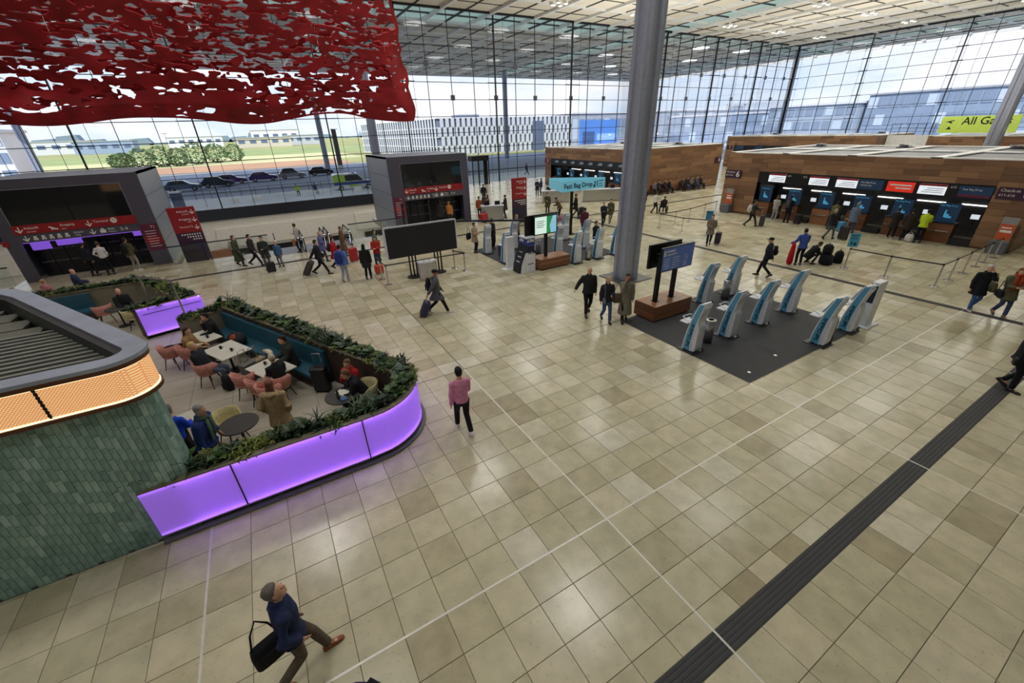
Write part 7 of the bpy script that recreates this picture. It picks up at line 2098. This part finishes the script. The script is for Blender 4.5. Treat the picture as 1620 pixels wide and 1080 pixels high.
# ---- mat and entrance crowd
M_ = [('traveller in beige coat at the far left machine', 6.1, 18.0, -60, (164, 144, 122), (40, 40, 46), 'mid', 'short', 1.72, ('hold', 'hold')),
      ('traveller in black behind the second left machine', 7.3, 18.1, -70, BLK, (30, 30, 36), 'mid', 'short', 1.78, ('hold', 'down')),
      ('blond woman in camouflage coat behind the cash machine', 9.3, 18.6, -80, (112, 104, 88), (60, 58, 60), 'mid', 'long', 1.70, ('hold', 'hold')),
      ('traveller in black at the machine beside the column', 11.6, 13.9, -80, BLK, BLK, 'mid', 'short', 1.74, ('hold', 'hold'))]
for l_, x, y, f_, c_, p_, ct, hs, h_, ar in M_:
    person(l_, x, y, f_, c_, p_, BLK, (176, 142, 98) if 'blond' in l_ else (48, 40, 36), coat=ct, hairstyle=hs, h=h_, arms=ar)
bag('black shoulder bag of the traveller in beige', (5.8, 18.15, 1.15), R(30), BLK, 0.36, 0.36, 0.16, 0.3)
suitcase('dark blue case at the second left machine', 7.0, 16.4, R(10), (40, 46, 80), 0.6)
E_ = [('traveller in orange-brown among the trolley group', 11.05, 27.4, (150, 84, 60), AW), ('traveller in dark red leaning at the trolley group', 11.35, 27.2, (120, 52, 48), RI), ('traveller in black right in the trolley group', 11.8, 27.3, (40, 40, 44), LF),
      ('person in dark coat at the right end of the white counter', 12.75, 26.1, (46, 46, 52), LF), ('person in dark coat with case farther into the entrance', 14.7, 33.8, (38, 38, 44), AW), ('dark-coated person left of the entrance pair', 21.3, 34.4, (40, 42, 56), TO), ('dark-coated person right of the entrance pair', 21.95, 34.6, (34, 36, 48), LF),
      ('slim person in olive left of the sign post', 16.0, 24.9, (74, 72, 54), TO), ('person in brown bending near the Fast Bag Drop post', 15.6, 22.6, (96, 78, 58), LF), ('person in black with case right of the sign post', 17.0, 22.5, (36, 37, 44), RI),
      ('woman with grey hair in dark coat walking past the column', 16.55, 18.8, (40, 42, 54), TO), ('man in olive jacket walking past the column', 17.75, 19.4, (82, 80, 62), TO), ('person in black just left of the column', 18.3, 18.6, (30, 30, 34), TO), ('person in burgundy near the rear machines', 13.7, 17.4, (92, 44, 56), AW),
      ('person in black right of the column', 23.4, 21.5, (34, 35, 40), AW), ('guard in white shirt pushing a wheelchair', 22.9, 19.9, (220, 218, 214), RI + 20)]
for k, (l_, x, y, c_, f_) in enumerate(E_):
    person(l_, x, y, f_, c_, (34, 36, 44) if 'olive jacket' not in l_ else (150, 140, 120), BLK, (150, 146, 142) if 'grey hair' in l_ else (46, 38, 34), pose='walk' if k in (4, 9, 10, 11, 15) else 'stand', stride=0.22, arms=('push', 'push') if 'guard' in l_ else (('pull', 'fwd') if k in (4, 9) else ('hold', 'down')), coat='shirt' if 'guard' in l_ else ('mid' if k % 2 else 'hip'), h=1.68 + 0.03 * (k % 5), lean=0.5 if 'bending' in l_ or 'leaning' in l_ else 0.0)
suitcase('case beside the dark coat in the entrance', 14.4, 33.2, R(30), BLK, 0.66)
suitcase('dark case right of the sign post', 18.0, 23.0, R(20), (34, 34, 38), 0.6)
suitcase('black case left of the central column', 17.6, 17.6, R(20), BLK, 0.7)
bag('black and pink backpack bundle near the post foot', (14.9, 21.6, 0.55), R(20), (150, 96, 106), 0.5, 0.5, 0.3, 0.2)
t = thing('wheelchair', 'wheelchair pushed by the guard in white shirt', 'wheelchair', (23.55, 19.55, 0), R(-60))
MB().box(-0.24, 0.24, -0.22, 0.22, 0.46, 0.50).build('seat', BLACKM, t); MB().box(-0.24, 0.24, -0.26, -0.22, 0.5, 0.95).build('backrest', BLACKM, t)
for s in (-1, 1):
    MB().lathe([(0.27, -0.015), (0.30, -0.015), (0.30, 0.015), (0.27, 0.015)], n=18).build('wheel', TYRE, t, loc=(s * 0.29, -0.05, 0.30)).rotation_euler = (0, math.pi / 2, 0)
    MB().cyl((s * 0.22, 0.38, 0.06), (s * 0.24, 0.38, 0.06), 0.06, n=8).build('caster', TYRE, t); MB().tube([(s * 0.24, -0.25, 0.9), (s * 0.24, -0.38, 0.95)], 0.015, 5).build('push_handle', BLACKM, t)
    MB().tube([(s * 0.22, 0.2, 0.46), (s * 0.2, 0.42, 0.2), (s * 0.2, 0.55, 0.12)], 0.015, 5).build('footrest', CHROME, t)
person('passenger seated in the wheelchair', 23.55, 19.55, 30, (60, 44, 52), BLK, BLK, (90, 80, 74), pose='sit', seat=0.5, arms=('lap', 'lap'), h=1.6)
# ---- seated along block 5
for k, x in enumerate((30.5, 31.1, 32.0, 32.7)):
    person('seated passenger near the column on the block 5 seats, %s' % ('first', 'second', 'third', 'fourth')[k], x, 26.98, -90 + 10 * (k - 1), [(110, 104, 108), (44, 46, 56), (40, 38, 44), (34, 36, 52)][k], BLK, BLK, (60, 48, 40), pose='sit', arms=('lap', 'lap'), h=1.70)
for k, x in enumerate((34.7, 35.4, 36.1, 36.9, 37.6)):
    person('seated passenger on the farther block 5 seats, %s' % ('first from left', 'second from left', 'third from left', 'fourth from left', 'last on the right')[k], x, 26.98, -90 + 8 * (k - 2), [(66, 60, 58), (40, 40, 48), (120, 112, 106), (74, 80, 96), (46, 44, 50)][k], JEAN if k % 2 else BLK, BLK, (60, 48, 40), pose='sit', arms=('lap', 'hold'), h=1.70)
# ---- outside
person('sitter in lime hi-vis vest on the outdoor bench', 0.2, 56.25, -90, (170, 200, 60), (52, 54, 60), BLK, (70, 56, 44), pose='sit', arms=('lap', 'lap'), z=GZ, h=1.75)
person('dark-clothed sitter on the right outdoor bench', 2.2, 56.25, 60, (70, 76, 96), (52, 54, 60), BLK, (50, 44, 40), pose='sit', arms=('lap', 'lap'), z=GZ, h=1.75)
person('person in dark coat walking on the forecourt beyond the glass', 33.6, 56.0, RI, (44, 48, 58), BLK, BLK, (40, 36, 34), pose='walk', arms=('fwd', 'back'), z=GZ, h=1.78)
flush_text()
